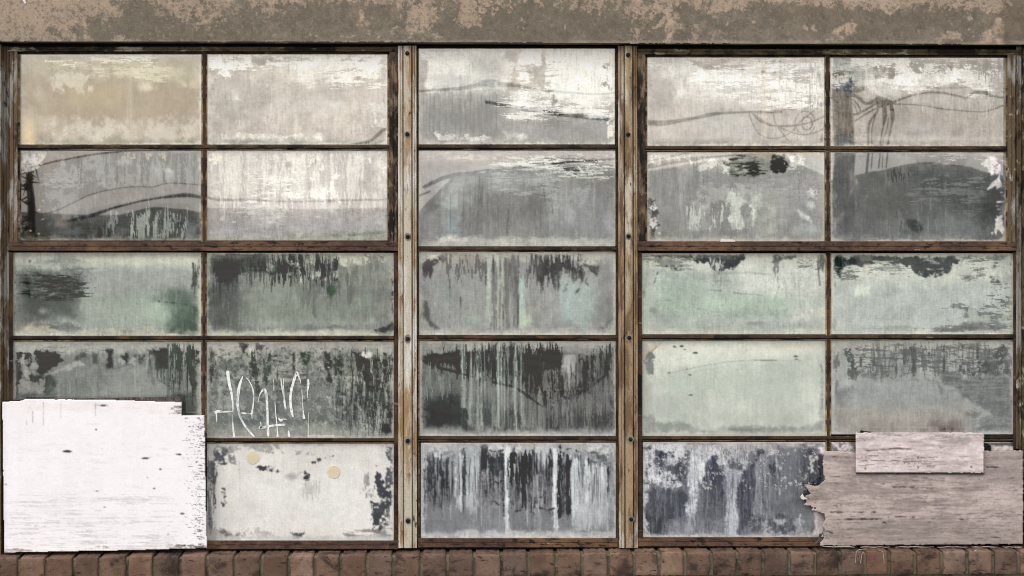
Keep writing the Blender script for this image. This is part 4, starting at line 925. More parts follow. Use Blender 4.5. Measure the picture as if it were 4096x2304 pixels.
    c.S(('p', [(970, 190), (1080, 160), (1130, 240), (1060, 280), (1010, 260)]), (206, 208, 198), .95, 4, 6, cov=.8, k='v', sc=34); c.S(('r', 1000, 300, 1120, 410), (150, 154, 148), .8, 6, 8, cov=.5, k='v', sc=26)
    c.S(('r', 1700, 115, 1930, 190), (98, 100, 97), .9, 7, 8, cov=.8, sc=40); c.S(('r', 1690, 180, 1760, 370), (112, 114, 110), .85, 6, 8, cov=.7, k='v', sc=30); c.S(('r', 2010, 160, 2200, 270), (128, 130, 124), .8, 10, 8, cov=.55, k='h', sc=30)
    c.S(('r', 2205, 120, 2285, 340), (92, 94, 92), .9, 6, 8, cov=.85, k='v', sc=36); c.l([(2220, 340), (2230, 460)], 9, (110, 112, 108), .8, 2, 3)
    c.specks(8, (380, 230, 680, 290), (84, 88, 84), (6, 18), .8)
    c.l([(1080, 325), (1400, 318), (1700, 340)], [6, 14, 5], (148, 152, 146), .7, 4, 3); c.l([(940, 515), (1100, 525)], [10, 5], (84, 96, 84), .85, 2, 2); c.l([(1240, 545), (1340, 560), (1600, 575)], [8, 14, 5], (116, 118, 114), .75, 4, 3)
    c.l([(890, 425), (1000, 415), (1200, 410)], 7, (130, 134, 128), .7, 2, 2); c.l([(1765, 470), (1720, 600), (1690, 690)], [14, 8, 5], (122, 122, 118), .8, 2, 2); c.l([(1980, 290), (1995, 500), (2005, 880)], 7, (156, 157, 152), .8, 2)
    c.l([(375, 310), (335, 430)], 8, (88, 90, 86), .8, 2, 2); c.l([(270, 280), (240, 420), (215, 540)], 9, (120, 122, 116), .7, 2, 3); c.S(('r', 195, 230, 300, 420), (200, 200, 190), .7, 6, 8, cov=.5, k='v', sc=30)
    for cx, cy, rx, ry, k in ((620, 560, 330, 110, 1), (1080, 660, 200, 90, 2), (600, 740, 220, 60, 1), (1500, 680, 220, 60, 1), (1780, 700, 80, 60, 1)): c.e(cx, cy, rx, ry, ((160, 176, 160), (186, 202, 186))[k - 1], .6, 40, 14)
    c.e(490, 820, 120, 60, (136, 142, 138), .7, 26, 8); c.e(320, 740, 36, 44, (128, 130, 126), .75, 10, 6); c.e(1560, 790, 320, 40, (148, 162, 150), .7, 16, 8); c.l([(420, 640), (510, 630)], 16, (136, 154, 138), .7, 4, 3); c.l([(580, 715), (800, 725), (950, 745)], 10, (140, 154, 146), .6, 4, 3)
    c.p([(1880, 860), (1960, 740), (2300, 700), (2300, 860), (2100, 870), (2000, 900), (1880, 900)], (198, 197, 190), .8, 10, 6); c.r(1640, 880, 2300, 980, (160, 162, 160), .6, 26, 6)
    c.r(195, 880, 2300, 1010, (166, 170, 164), .6, 40, 10); c.e(1480, 895, 90, 26, (142, 144, 140), .7, 8, 4); c.l([(1340, 900), (1380, 870), (1600, 860), (1620, 900)], 10, (186, 190, 182), .6, 5); c.r(195, 975, 2300, 1030, (190, 189, 174), .8, 10, 6); c.l([(230, 1015), (420, 1005), (620, 1018)], 12, (192, 168, 138), .8, 3, 3)
    c.r(195, 540, 215, 690, (60, 60, 58), .8, 5, 4); c.edge((190, 188, 174), 4, .7, 4, 3)
    PAN['c4'] = c, 'pale green pane with black scraped patches hanging from its top edge', 0.046
    c = Canvas(3325, 1013, 4054, 1338, CR3[4], (182, 186, 180))
    c.r(280, 90, 2450, 420, (200, 201, 190), .8, 36, 14); c.r(280, 600, 2200, 1060, (172, 177, 173), .6, 70, 16)
    c.S(('p', [(300, 110), (350, 110), (480, 170), (640, 120), (860, 120), (1040, 130), (1230, 150), (1400, 140), (1700, 130), (1850, 180), (1740, 230), (1660, 330), (1540, 370), (1300, 380), (1240, 330), (1240, 220), (1180, 240), (900, 230), (640, 240), (480, 260), (400, 300), (400, 380), (350, 360), (310, 280)]), (78, 81, 80), 1, 3, 7, cov=.985, sc=30)
    c.S(('p', [(310, 120), (420, 150), (420, 330), (350, 360), (315, 280)]), (58, 64, 60), .8, 10, 8); c.S(('r', 380, 260, 540, 400), (120, 124, 120), .8, 8, 10, cov=.6, k='h', sc=30)
    c.S(('r', 640, 245, 1180, 350), (130, 134, 128), .85, 8, 8, cov=.42, k='h', sc=30); c.S(('r', 780, 190, 1040, 250), (196, 197, 186), .9, 4, 5, cov=.35, k='h', sc=24); c.S(('r', 1380, 150, 1660, 350), (186, 188, 178), .9, 4, 5, cov=.14, k='h', sc=24)
    c.r(640, 120, 735, 240, (112, 110, 104), .5, 8, 4); c.p([(670, 240), (735, 240), (735, 340), (700, 380), (668, 350)], (220, 212, 198), .85, 5, 4); c.r(580, 470, 740, 590, (222, 225, 212), .75, 14, 5); c.l([(725, 380), (728, 470)], 8, (206, 206, 196), .6)
    c.S(('r', 1720, 95, 2100, 190), (116, 117, 112), .85, 10, 8, cov=.7, k='h', sc=40); c.S(('r', 2140, 120, 2400, 200), (104, 106, 104), .85, 6, 8, cov=.65, k='h', sc=34)
    c.S(('r', 1850, 180, 2300, 440), (116, 119, 115), .8, 8, 8, cov=.26, k='h', sc=34); c.e(2235, 262, 30, 18, (96, 98, 96), .9, 4, 5); c.p([(2020, 370), (2090, 330), (2150, 340), (2100, 365)], (112, 114, 110), .9, 4, 5); c.S(('r', 2180, 380, 2280, 440), (96, 98, 96), .9, 4, 5, cov=.6, sc=24)
    c.r(2310, 160, 2450, 480, (172, 176, 170), .7, 10, 8); c.l([(2430, 160), (2405, 280), (2440, 340), (2430, 460)], 9, (126, 130, 126), .8, 2, 3)
    c.S(('p', [(2250, 500), (2330, 480), (2340, 600), (2400, 460), (2400, 700), (2440, 820), (2440, 1040), (1450, 1030), (1450, 990), (1850, 920), (2000, 900), (1640, 720), (1900, 700), (2230, 700)]), (112, 115, 114), .85, 12, 14, cov=.72, wd=.2, k='h', sc=60)
    c.S(('r', 1700, 740, 2000, 880), (186, 190, 186), .7, 20, 10, cov=.7, wd=.2, sc=60); c.S(('r', 1900, 840, 2400, 960), (172, 174, 165), .8, 14, 10, cov=.55, sc=50)
    c.p([(1440, 1000), (1700, 980), (1870, 910), (2050, 960), (2300, 1000), (2300, 1035), (1600, 1035)], (108, 110, 110), .8, 6, 8); c.e(1150, 990, 300, 16, (146, 150, 146), .7, 8, 6); c.S(('r', 1800, 1010, 2440, 1050), (186, 184, 170), .9, 4, 6, cov=.6, k='h', sc=26)
    c.l([(850, 880), (1050, 885), (1200, 880)], 6, (156, 160, 156), .7, 2); c.e(310, 960, 30, 60, (130, 134, 136), .7, 12, 5); c.S(('r', 282, 390, 325, 640), (196, 190, 178), .85, 4, 5, cov=.7, k='v', sc=30); c.l([(320, 380), (330, 430), (322, 480)], 8, (92, 94, 92), .8, 2, 3)
    c.S(('r', 900, 1052, 2400, 1062), (246, 240, 230), .95, 2, 2, cov=.95, k='h', sc=60)
    c.edge((188, 185, 172), 5, .7, 5, 3)
    PAN['c5'] = c, 'pale pane with one long ragged charcoal patch along its top left', 0.046
Cc()
def Dd(): # ---------------- row 4
    c = Canvas(51, 1366, 805, 1690, CR4[0], (132, 137, 130))
    c.r(145, 125, 2300, 260, (176, 177, 164), .85, 26, 14); c.S(('r', 540, 170, 1200, 260), (122, 127, 122), .7, 16, 10, cov=.6, k='h', sc=50)
    c.S(('p', [(430, 260), (560, 225), (660, 260), (710, 350), (640, 420), (560, 470), (500, 520), (430, 500), (440, 380)]), (46, 51, 49), 1, 6, 9)
    c.S(('r', 180, 250, 460, 500), (58, 62, 60), .95, 8, 10, cov=.62, sc=34); c.S(('p', [(340, 500), (640, 520), (640, 640), (560, 760), (440, 660), (350, 600), (300, 540)]), (70, 75, 70), .95, 10, 10)
    c.p([(255, 280), (275, 280), (275, 400), (320, 440), (360, 490), (320, 520), (340, 580), (290, 530), (230, 440)], (168, 170, 158), .9, 3, 5); c.p([(340, 420), (420, 360), (430, 430), (380, 460), (420, 490), (350, 480)], (150, 153, 145), .85, 4, 6)
    c.p([(165, 420), (215, 400), (240, 560), (220, 790), (165, 790)], (56, 58, 56), .9, 8, 8); c.S(('r', 220, 560, 480, 740), (148, 148, 140), .8, 14, 10, cov=.75, wd=.2, sc=50); c.r(200, 730, 640, 790, (88, 92, 88), .8, 12, 6); c.S(('r', 146, 400, 176, 790), (188, 186, 174), .9, 3, 4, cov=.9, k='v', sc=30)
    c.p([(500, 515), (640, 450), (900, 350), (960, 400), (700, 480), (560, 525)], (172, 176, 166), .8, 5, 6)
    for bx, cc in (((880, 270, 1000, 330), (84, 92, 84)), ((1040, 290, 1110, 400), (88, 96, 88)), ((1235, 240, 1275, 420), (44, 47, 56)), ((1360, 270, 1490, 370), (50, 64, 54)), ((1430, 270, 1470, 370), (34, 36, 48)), ((1540, 300, 1660, 370), (66, 76, 68)), ((1760, 225, 1900, 420), (48, 54, 56)), ((1700, 230, 1780, 300), (84, 90, 86)), ((1150, 370, 1190, 410), (86, 94, 88))): c.S(('r', *bx), cc, .92, 8, 8)
    c.S(('r', 1700, 380, 1900, 560), (76, 88, 78), .8, 14, 10, cov=.7, wd=.2, k='v', sc=50); c.S(('r', 1960, 180, 2260, 700), (66, 80, 69), .9, 18, 12, cov=.72, wd=.2, k='v', sc=70); c.S(('r', 2190, 250, 2280, 380), (50, 54, 52), .9, 8, 8, cov=.6, sc=30); c.r(1985, 700, 2300, 980, (84, 92, 85), .8, 20, 10)
    c.p([(1300, 460), (1500, 390), (1700, 440), (1940, 700), (1900, 780), (1300, 780)], (140, 146, 138), .7, 26, 8); c.l([(1300, 450), (1450, 400), (1680, 335)], [3, 6, 3], (70, 76, 72), .8, 2); c.l([(1820, 575), (1940, 650)], 9, (66, 84, 70), .8, 2); c.l([(1120, 600), (1120, 650), (1140, 700)], 5, (84, 88, 84), .8)
    c.S(('r', 1670, 320, 1710, 500), (148, 154, 145), .7, 6, 5, cov=.9, k='v', sc=40); c.S(('r', 960, 440, 1060, 760), (150, 158, 146), .5, 16, 8); c.S(('r', 1300, 340, 1560, 400), (158, 162, 152), .8, 6, 8, cov=.6, sc=34)
    c.e(930, 650, 130, 90, (104, 116, 106), .6, 30, 12); c.r(540, 540, 640, 790, (98, 110, 100), .6, 12, 8); c.r(2250, 400, 2302, 980, (150, 151, 142), .7, 7, 7)
    c.edge((176, 175, 162), 5, .7, 5, 3)
    c.drips(1900, 2290, 180, 960, 18, (58, 72, 62), .5, 12, .5); c.drips(800, 1900, 160, 600, 16, (88, 96, 90), .45, 10, .5)
    PAN['d1'] = c, 'dark greenish pane half hidden behind the white board', 0.042
    c = Canvas(826, 1366, 1576, 1753, CR4[1], (126, 131, 124))
    c.r(215, 130, 2360, 250, (172, 170, 157), .85, 18, 14); c.S(('r', 215, 130, 800, 320), (176, 175, 162), .8, 14, 12, cov=.6, sc=44)
    c.S(('r', 960, 250, 1400, 620), (166, 168, 155), .75, 30, 14, cov=.62, wd=.15, sc=50); c.S(('r', 1400, 220, 1760, 560), (150, 154, 143), .7, 30, 14, cov=.5, wd=.15, k='v', sc=60)
    c.S(('r', 380, 360, 500, 1000), (164, 171, 158), .7, 22, 10, cov=.85, wd=.4, k='v', sc=70)
    c.S(('p', [(590, 140), (680, 140), (690, 220), (680, 280), (630, 250), (600, 200)]), (54, 56, 54), .95, 3, 8, cov=.75, sc=30); c.S(('p', [(650, 200), (770, 150), (770, 230), (730, 300), (690, 270)]), (206, 204, 190), .95, 3, 8, cov=.7, sc=30)
    c.S(('r', 790, 145, 920, 220), (90, 88, 82), .85, 5, 8, cov=.6, sc=30); c.r(835, 150, 885, 165, (220, 216, 204), .9, 2, 3)
    c.S(('p', [(250, 190), (320, 200), (320, 460), (360, 520), (300, 560), (260, 590), (255, 400)]), (58, 61, 59), .95, 4, 9, cov=.75, k='v', sc=40); c.l([(290, 260), (285, 360), (310, 440)], 9, (186, 186, 174), .8, 2, 3)
    c.S(('p', [(700, 320), (800, 300), (800, 700), (720, 520)]), (60, 70, 63), .85, 8, 8, cov=.7, k='v', sc=50); c.S(('r', 380, 300, 740, 740), (92, 98, 92), .7, 22, 12, cov=.5, k='b', sc=44); c.S(('r', 880, 310, 970, 560), (74, 90, 77), .85, 8, 8, cov=.7, k='v', sc=44)
    c.l([(1218, 270), (1216, 490)], 18, (66, 64, 60), .85, 3, 3); c.S(('r', 980, 300, 1100, 380), (70, 72, 68), .85, 4, 8, cov=.5, k='h', sc=26); c.S(('r', 1040, 430, 1340, 740), (96, 97, 91), .8, 6, 8, cov=.34, k='H', sc=34); c.l([(1028, 400), (1030, 900), (1036, 1040)], 11, (70, 72, 69), .8, 2, 2)
    c.p([(1300, 260), (1400, 260), (1390, 340), (1350, 420), (1310, 360)], (52, 76, 60), .9, 6, 7); c.l([(1370, 420), (1370, 560)], 8, (80, 84, 80), .8, 2)
    c.p([(1540, 230), (1640, 260), (1640, 420), (1640, 600), (1600, 560), (1570, 420)], (44, 48, 50), .92, 6, 8); c.p([(1650, 280), (1780, 280), (1780, 420), (1800, 520), (1700, 520), (1650, 400)], (60, 74, 64), .9, 6, 8); c.S(('r', 1645, 500, 1800, 700), (112, 120, 110), .7, 14, 10, cov=.6, k='v', sc=50)
    c.p([(1900, 260), (2000, 280), (2130, 300), (2300, 230), (2360, 260), (2360, 560), (2100, 700), (2000, 640), (2000, 520), (1980, 440), (1930, 360)], (46, 54, 50), .92, 10, 14); c.S(('r', 1780, 320, 1990, 520), (142, 144, 132), .8, 10, 10, cov=.7, k='v', sc=50)
    c.p([(1790, 530), (1900, 530), (2030, 580), (2030, 670), (1900, 640), (1820, 700)], (166, 169, 155), .85, 8, 10); c.l([(1650, 510), (1800, 515), (1980, 520), (2030, 580)], 6, (82, 82, 76), .8, 2)
    c.S(('r', 2100, 140, 2360, 700), (176, 180, 170), .8, 8, 10, cov=.24, k='v', sc=40); c.p([(1970, 300), (2000, 240), (2110, 260), (2100, 310), (2040, 312)], (216, 214, 202), 1, 3, 4)
    c.S(('r', 1700, 680, 2360, 1150), (76, 82, 78), .75, 22, 14, cov=.5, wd=.15, k='v', sc=60); c.p([(2280, 860), (2360, 760), (2360, 1200), (2150, 1200), (2140, 1120), (2260, 1080)], (40, 43, 44), .92, 10, 12)
    c.r(600, 700, 1100, 1180, (98, 104, 101), .7, 40, 14); c.e(640, 840, 240, 60, (134, 137, 131), .6, 26, 8); c.r(300, 960, 2100, 1100, (106, 112, 108), .55, 26, 12); c.r(1380, 800, 1640, 1100, (108, 116, 108), .6, 30, 10)
    c.r(215, 1100, 2200, 1240, (150, 154, 142), .85, 22, 12); c.S(('r', 2000, 1060, 2200, 1200), (168, 170, 155), .8, 14, 10, cov=.6, sc=44)
    c.S(('r', 1380, 1210, 1600, 1232), (214, 206, 192), .95, 2, 4); c.S(('r', 1590, 1195, 1680, 1235), (210, 198, 182), .95, 3, 4); c.specks(1, (1620, 425, 1635, 440), (216, 214, 206), (9, 10)); c.specks(1, (1600, 765, 1615, 780), (216, 214, 206), (14, 16))
    c.l([(219, 440), (221, 700), (226, 1200)], 13, (168, 166, 152), .8, 2, 3); c.l([(750, 580), (815, 575)], 5, (206, 208, 202), .8)
    c.edge((170, 168, 154), 4, .7, 4, 3)
    c.S(('r', 215, 130, 2360, 1200), (174, 177, 164), .5, 20, 0, cov=.26, wd=.25, sc=20); c.S(('r', 300, 250, 1900, 760), (66, 71, 68), .5, 40, 0, cov=.22, wd=.3, sc=18); c.S(('r', 1850, 300, 2360, 1200), (48, 53, 51), .6, 40, 10, cov=.5, wd=.4, k='v', sc=40)
    PAN['d2'] = c, 'streaked dark green pane scrawled over with white paint letters', 0.042
    c = Canvas(1677, 1365, 2466, 1745, CR4[2], (112, 114, 111))
    c.r(205, 110, 2330, 200, (186, 186, 172), .85, 14, 12); c.S(('p', [(210, 120), (700, 130), (640, 210), (420, 260), (240, 270)]), (142, 145, 138), .9, 8, 8)
    c.r(1240, 170, 2300, 250, (142, 143, 138), .8, 10, 10)
    c.p([(250, 275), (420, 255), (640, 220), (650, 460), (560, 440), (550, 370), (460, 380), (380, 400), (330, 430), (250, 350)], (38, 42, 45), .97, 4, 8); c.p([(415, 370), (480, 350), (545, 370), (600, 430), (480, 400)], (120, 121, 116), .9, 4, 6)
    c.p([(345, 400), (420, 405), (640, 465), (760, 500), (1000, 560), (1200, 600), (1300, 660), (1500, 800), (1500, 1050), (260, 1050), (250, 440)], (118, 121, 117), .8, 5, 8)
    c.p([(700, 225), (800, 230), (800, 500), (720, 480), (700, 400)], (34, 38, 46), .97, 5, 7)
    c.S(('p', [(860, 190), (1240, 170), (1240, 620), (1100, 560), (1000, 560), (860, 400)]), (54, 62, 62), .92, 6, 9, cov=.68, k='v', sc=46)
    c.S(('p', [(1250, 220), (1740, 210), (1740, 420), (1560, 480), (1560, 620), (1420, 560), (1320, 560), (1260, 400)]), (48, 55, 52), .93, 8, 10, cov=.78, k='v', sc=50); c.p([(1500, 220), (1730, 240), (1725, 420), (1580, 430), (1520, 300)], (50, 58, 60), .85, 8, 8)
    c.S(('p', [(1340, 480), (1740, 420), (1900, 500), (1960, 640), (1740, 760), (1520, 760), (1440, 700)]), (124, 122, 117), .8, 8, 10); c.S(('r', 1340, 460, 1900, 770), (52, 54, 52), .9, 5, 8, cov=.42, k='v', sc=30)
    c.p([(1740, 250), (1890, 250), (1900, 330), (1830, 500), (1740, 450)], (160, 162, 156), .85, 6, 8); c.S(('p', [(1920, 270), (2060, 290), (2080, 560), (1990, 640), (1920, 660), (1950, 540), (1940, 400)]), (40, 42, 44), .95, 6, 9, cov=.72, k='v', sc=44); c.S(('r', 1960, 300, 2060, 480), (104, 104, 100), .8, 6, 7, cov=.5, sc=34)
    c.S(('p', [(2060, 260), (2200, 220), (2310, 200), (2310, 540), (2240, 500), (2180, 500), (2080, 580)]), (64, 74, 68), .92, 8, 9, cov=.72, k='v', sc=50)
    c.l([(1255, 630), (1330, 670), (1400, 730), (1480, 790), (1525, 820)], [10, 10, 7, 8, 2], (50, 52, 50), .95, 2, 3); c.l([(1490, 750), (1700, 765), (1860, 720), (1980, 650), (2080, 590), (2180, 500)], 7, (66, 67, 64), .8, 3, 5); c.l([(400, 405), (520, 430), (640, 465)], 6, (44, 46, 44), .9, 2, 2)
    c.r(255, 700, 740, 1060, (64, 70, 68), .9, 24, 16); c.r(260, 460, 700, 720, (94, 103, 96), .6, 26, 14); c.S(('r', 260, 420, 560, 720), (140, 150, 140), .75, 14, 10, cov=.36, k='v', sc=44)
    c.r(860, 800, 1080, 1060, (82, 87, 83), .8, 20, 10); c.r(1100, 800, 1320, 1100, (78, 80, 78), .8, 18, 10, cov=.8, wd=.3, k='v', sc=50); c.r(1580, 880, 1720, 1080, (76, 76, 77), .8, 16, 8); c.r(1900, 900, 2280, 1050, (78, 78, 79), .8, 18, 10); c.r(1320, 680, 2280, 900, (116, 115, 112), .5, 20, 10)
    c.S(('r', 1200, 700, 2300, 1080), (132, 133, 128), .7, 14, 10, cov=.38, k='V', sc=40); c.S(('r', 1300, 700, 2300, 1060), (82, 82, 80), .7, 12, 10, cov=.36, k='V', sc=34)
    for x0, x1, cc, ya, yb in ((655, 715, (160, 172, 160), 120, 820), (735, 800, (138, 148, 138), 680, 1040), (812, 870, (166, 174, 162), 120, 560), (820, 885, (162, 170, 160), 560, 1050), (890, 945, (196, 196, 182), 115, 200), (1010, 1100, (172, 180, 164), 120, 320), (1040, 1090, (158, 174, 160), 300, 760), (985, 1100, (140, 150, 138), 700, 1080), (1222, 1255, (174, 190, 176), 130, 1050), (1300, 1340, (134, 144, 132), 560, 1060), (1480, 1510, (140, 148, 132), 600, 800)): c.S(('r', x0, ya, x1, yb), cc, .9, 3, 5, cov=.93, wd=.2, k='V', sc=40)
    c.S(('r', 640, 500, 1260, 1050), (96, 104, 97), .7, 6, 8, cov=.4, k='V', sc=30)
    c.l([(1218, 130), (1218, 620)], 11, (32, 40, 46), .95, 2, 1); c.l([(806, 240), (810, 500)], 9, (36, 38, 44), .9, 2, 1); c.l([(880, 140), (890, 400)], 5, (64, 68, 66), .8, 2, 2); c.l([(1950, 560), (1955, 900)], 5, (70, 70, 68), .7)
    c.p([(345, 410), (640, 470), (800, 510), (1180, 600), (1300, 665), (1500, 810), (1860, 740), (2080, 600), (2230, 500), (2290, 560), (2280, 760), (1500, 960), (700, 700), (300, 620)], (120, 123, 118), .42, 8, 6)
    c.l([(400, 405), (520, 430), (640, 465), (800, 508), (1000, 560), (1200, 602), (1330, 672), (1400, 730), (1480, 790), (1525, 820)], [4, 5, 6, 5, 5, 7, 12, 9, 8, 2], (44, 46, 44), .9, 2, 4)
    c.S(('p', [(1340, 600), (1960, 560), (2080, 560), (2080, 600), (1900, 700), (1720, 775), (1540, 775), (1440, 720)]), (50, 52, 50), .9, 6, 10, cov=.36, k='v', sc=18)
    c.S(('r', 1300, 1080, 1780, 1140), (176, 177, 160), .8, 8, 8, cov=.6, sc=40); c.r(205, 1070, 2330, 1150, (154, 156, 150), .8, 16, 10); c.edge((182, 183, 174), 8, .85, 4, 4, 'lrb')
    c.S(('r', 205, 120, 236, 1140), (190, 190, 178), .9, 3, 3); c.S(('r', 2312, 120, 2335, 1140), (192, 192, 182), .9, 3, 3)
    c.S(('p', [(250, 262), (640, 215), (800, 215), (1240, 180), (1740, 220), (1740, 420), (1300, 560), (1000, 540), (800, 500), (640, 460), (250, 360)]), (30, 34, 37), .5, 8, 10, cov=.62, wd=.3, k='v', sc=26)
    c.drips(650, 1300, 125, 1060, 26, (176, 188, 174), .85, 11, .3); c.drips(1740, 1900, 200, 700, 7, (168, 172, 164), .7, 12, .4); c.drips(250, 2300, 500, 1080, 50, (70, 74, 72), .6, 6, .5); c.drips(1250, 2250, 230, 720, 40, (34, 38, 38), .8, 6, .5)
    PAN['d3'] = c, 'darkest streaked pane with white runs and a broken V shaped crack line', 0.042
    c = Canvas(2568, 1362, 3303, 1745, CR4[3], (190, 196, 184))
    c.r(195, 110, 2300, 260, (212, 210, 192), .8, 30, 10); c.p([(340, 220), (2100, 200), (1900, 330), (1200, 340), (700, 440), (340, 500)], (216, 220, 204), .8, 40, 10)
    c.r(460, 470, 1900, 780, (182, 191, 177), .6, 60, 14); c.e(1060, 560, 200, 110, (180, 196, 180), .6, 50); c.e(1900, 560, 260, 170, (176, 184, 172), .5, 50); c.e(620, 620, 110, 80, (182, 196, 184), .6, 30); c.e(1600, 620, 120, 60, (172, 180, 170), .5, 30)
    c.e(430, 900, 160, 110, (172, 178, 172), .7, 40); c.e(760, 860, 200, 60, (176, 182, 170), .5, 40); c.r(850, 950, 2100, 1090, (178, 182, 170), .6, 40); c.e(660, 1000, 120, 50, (160, 172, 160), .6, 26, 10); c.e(1870, 1020, 70, 40, (156, 168, 154), .6, 20, 8)
    c.p([(205, 980), (300, 980), (360, 1050), (470, 1060), (760, 1080), (860, 1140), (1050, 1150), (1200, 1090), (1420, 1110), (1700, 1110), (2100, 1100), (2230, 1020), (2290, 1000), (2290, 1180), (205, 1180)], (146, 151, 144), .8, 10, 8); c.r(1180, 1115, 1600, 1165, (118, 122, 118), .6, 10, 6); c.r(320, 1070, 760, 1130, (138, 146, 138), .5, 14, 6)
    c.p([(195, 120), (440, 120), (330, 230), (200, 370)], (196, 184, 158), .85, 4, 4); c.l([(450, 118), (380, 180), (300, 245), (200, 372)], 7, (158, 128, 98), .85, 2, 2); c.e(230, 220, 24, 40, (160, 156, 148), .6, 6, 6)
    c.S(('p', [(240, 330), (290, 260), (340, 300), (320, 420), (310, 560), (260, 540), (235, 420)]), (116, 121, 118), .9, 6, 9, cov=.8, sc=34); c.r(200, 400, 240, 640, (192, 182, 160), .6, 7, 5); c.r(200, 620, 300, 980, (166, 164, 154), .6, 14, 6)
    c.r(2240, 350, 2270, 1000, (150, 156, 152), .7, 8, 6); c.l([(2225, 355), (2250, 420), (2262, 500)], 7, (116, 120, 116), .8, 2, 3); c.l([(2262, 640), (2255, 900)], 8, (130, 134, 132), .7, 3, 3)
    c.l([(490, 495), (700, 450), (900, 410), (1130, 370), (1350, 352), (1500, 345), (2020, 352)], [2, 4, 3, 3, 3, 5, 2], (112, 124, 112), .85, 1.6); c.l([(1480, 346), (1730, 350)], 7, (108, 118, 110), .6, 2, 2); c.l([(600, 505), (900, 460), (1130, 430)], 3, (156, 166, 154), .7, 1.6); c.l([(600, 340), (710, 322)], 4, (150, 156, 148), .7)
    for x, y, q in ((650, 185, 14), (565, 190, 5), (585, 200, 5), (686, 224, 8), (430, 218, 14), (805, 262, 14), (707, 447, 9), (748, 515, 9), (1122, 758, 9), (755, 745, 18), (1960, 300, 11), (1960, 335, 7), (505, 490, 6), (925, 125, 5)): c.e(x, y, q * 1.3, max(4, q * .5), (52, 60, 54), .9, 1.5, 2)
    c.l([(1388, 120), (1390, 230)], 12, (196, 166, 120), .6, 4, 2); c.r(1660, 140, 2280, 200, (190, 184, 160), .6, 14, 8); c.r(200, 1180, 2300, 1220, (176, 170, 148), .8, 6, 5); c.edge((200, 192, 168), 4, .7, 4, 3)
    PAN['d4'] = c, 'cleanest pale mint pane with small black specks and one thin curved scratch', 0.042
    c = Canvas(3325, 1360, 4054, 1738, CR4[4], (152, 156, 151))
    c.r(285, 110, 2390, 260, (172, 172, 158), .8, 20, 14); c.r(560, 170, 800, 420, (176, 180, 168), .6, 30, 10); c.r(1260, 340, 1420, 480, (184, 190, 178), .7, 16, 8)
    c.S(('r', 560, 180, 2380, 560), (102, 106, 103), .8, 22, 14, cov=.5, k='h', sc=40); c.S(('r', 700, 180, 2300, 540), (96, 100, 97), .7, 16, 12, cov=.4, k='v', sc=40)
    for x0, x1, y0, y1 in ((760, 780, 250, 410), (1020, 1036, 190, 540), (1116, 1130, 200, 400), (1574, 1588, 170, 580), (1790, 1806, 180, 420), (1962, 1984, 140, 330), (2050, 2064, 140, 300), (1400, 1414, 260, 470), (612, 628, 300, 420)): c.S(('r', x0, y0, x1, y1), (82, 87, 84), .9, 3, 3)
    c.p([(1196, 200), (1255, 210), (1270, 400), (1250, 480), (1235, 600), (1215, 600), (1200, 480)], (86, 91, 88), .93, 4, 6); c.l([(1215, 650), (1240, 645)], 8, (96, 98, 94), .7)
    c.S(('r', 430, 240, 560, 550), (80, 88, 83), .9, 8, 10, cov=.62, sc=40); c.S(('r', 480, 480, 760, 530), (96, 101, 96), .8, 8, 8, cov=.7, sc=34); c.S(('r', 780, 470, 1000, 500), (112, 115, 108), .7, 8, 6)
    c.S(('r', 300, 300, 356, 720), (104, 108, 106), .85, 5, 8, cov=.7, k='v', sc=34); c.p([(300, 720), (540, 620), (550, 720), (480, 860), (430, 940), (340, 930), (310, 820)], (126, 129, 127), .7, 12, 10); c.p([(380, 800), (470, 740), (470, 850), (420, 880)], (156, 160, 154), .7, 10, 6); c.e(470, 600, 60, 50, (166, 172, 158), .6, 12, 6)
    c.p([(540, 540), (1200, 560), (1560, 640), (1720, 760), (1800, 860), (1900, 940), (1300, 960), (500, 930)], (152, 157, 154), .9, 26, 12); c.S(('p', [(1500, 600), (1560, 680), (1550, 760), (1510, 700)]), (112, 114, 112), .7, 5, 6)
    c.S(('p', [(1560, 540), (2380, 520), (2380, 1180), (1900, 1180), (2120, 980), (1960, 860), (1760, 800), (1720, 700), (1600, 660)]), (110, 114, 112), .88, 12, 12); c.S(('r', 1600, 520, 2380, 860), (140, 143, 138), .6, 20, 12, cov=.42, k='h', sc=32)
    c.S(('p', [(2180, 180), (2340, 130), (2370, 200), (2370, 560), (2300, 560), (2200, 460), (2230, 340), (2170, 300)]), (88, 92, 90), .9, 8, 10, cov=.85, sc=44); c.S(('r', 1740, 360, 2200, 500), (86, 90, 87), .85, 10, 10, cov=.6, sc=50)
    c.p([(1500, 900), (1800, 820), (1950, 830), (1960, 880), (2120, 920), (2120, 1000), (1800, 1000)], (156, 159, 152), .7, 14, 8); c.S(('r', 1820, 960, 2000, 1010), (104, 108, 106), .7, 8, 8); c.S(('r', 1900, 1000, 2350, 1100), (136, 140, 135), .6, 10, 8, cov=.6, k='h', sc=40)
    c.r(330, 930, 1800, 1200, (162, 156, 145), .85, 30, 14); c.e(1600, 1130, 230, 80, (126, 116, 110), .85, 22, 12); c.e(1590, 1150, 80, 34, (84, 76, 76), .9, 12, 8); c.e(1000, 1130, 240, 60, (142, 136, 128), .6, 24, 12); c.e(380, 1060, 70, 60, (140, 134, 126), .6, 22, 8)
    c.r(285, 600, 310, 1220, (178, 178, 168), .7, 4, 4); c.r(2365, 200, 2395, 1200, (176, 176, 164), .9, 4, 4); c.r(285, 1185, 560, 1225, (172, 168, 148), .8, 8, 5); c.edge((176, 172, 155), 5, .8, 6, 4)
    PAN['d5'] = c, 'grey pane with crosshatched dark scratches across its top and a tan stain at its foot', 0.042
Dd()

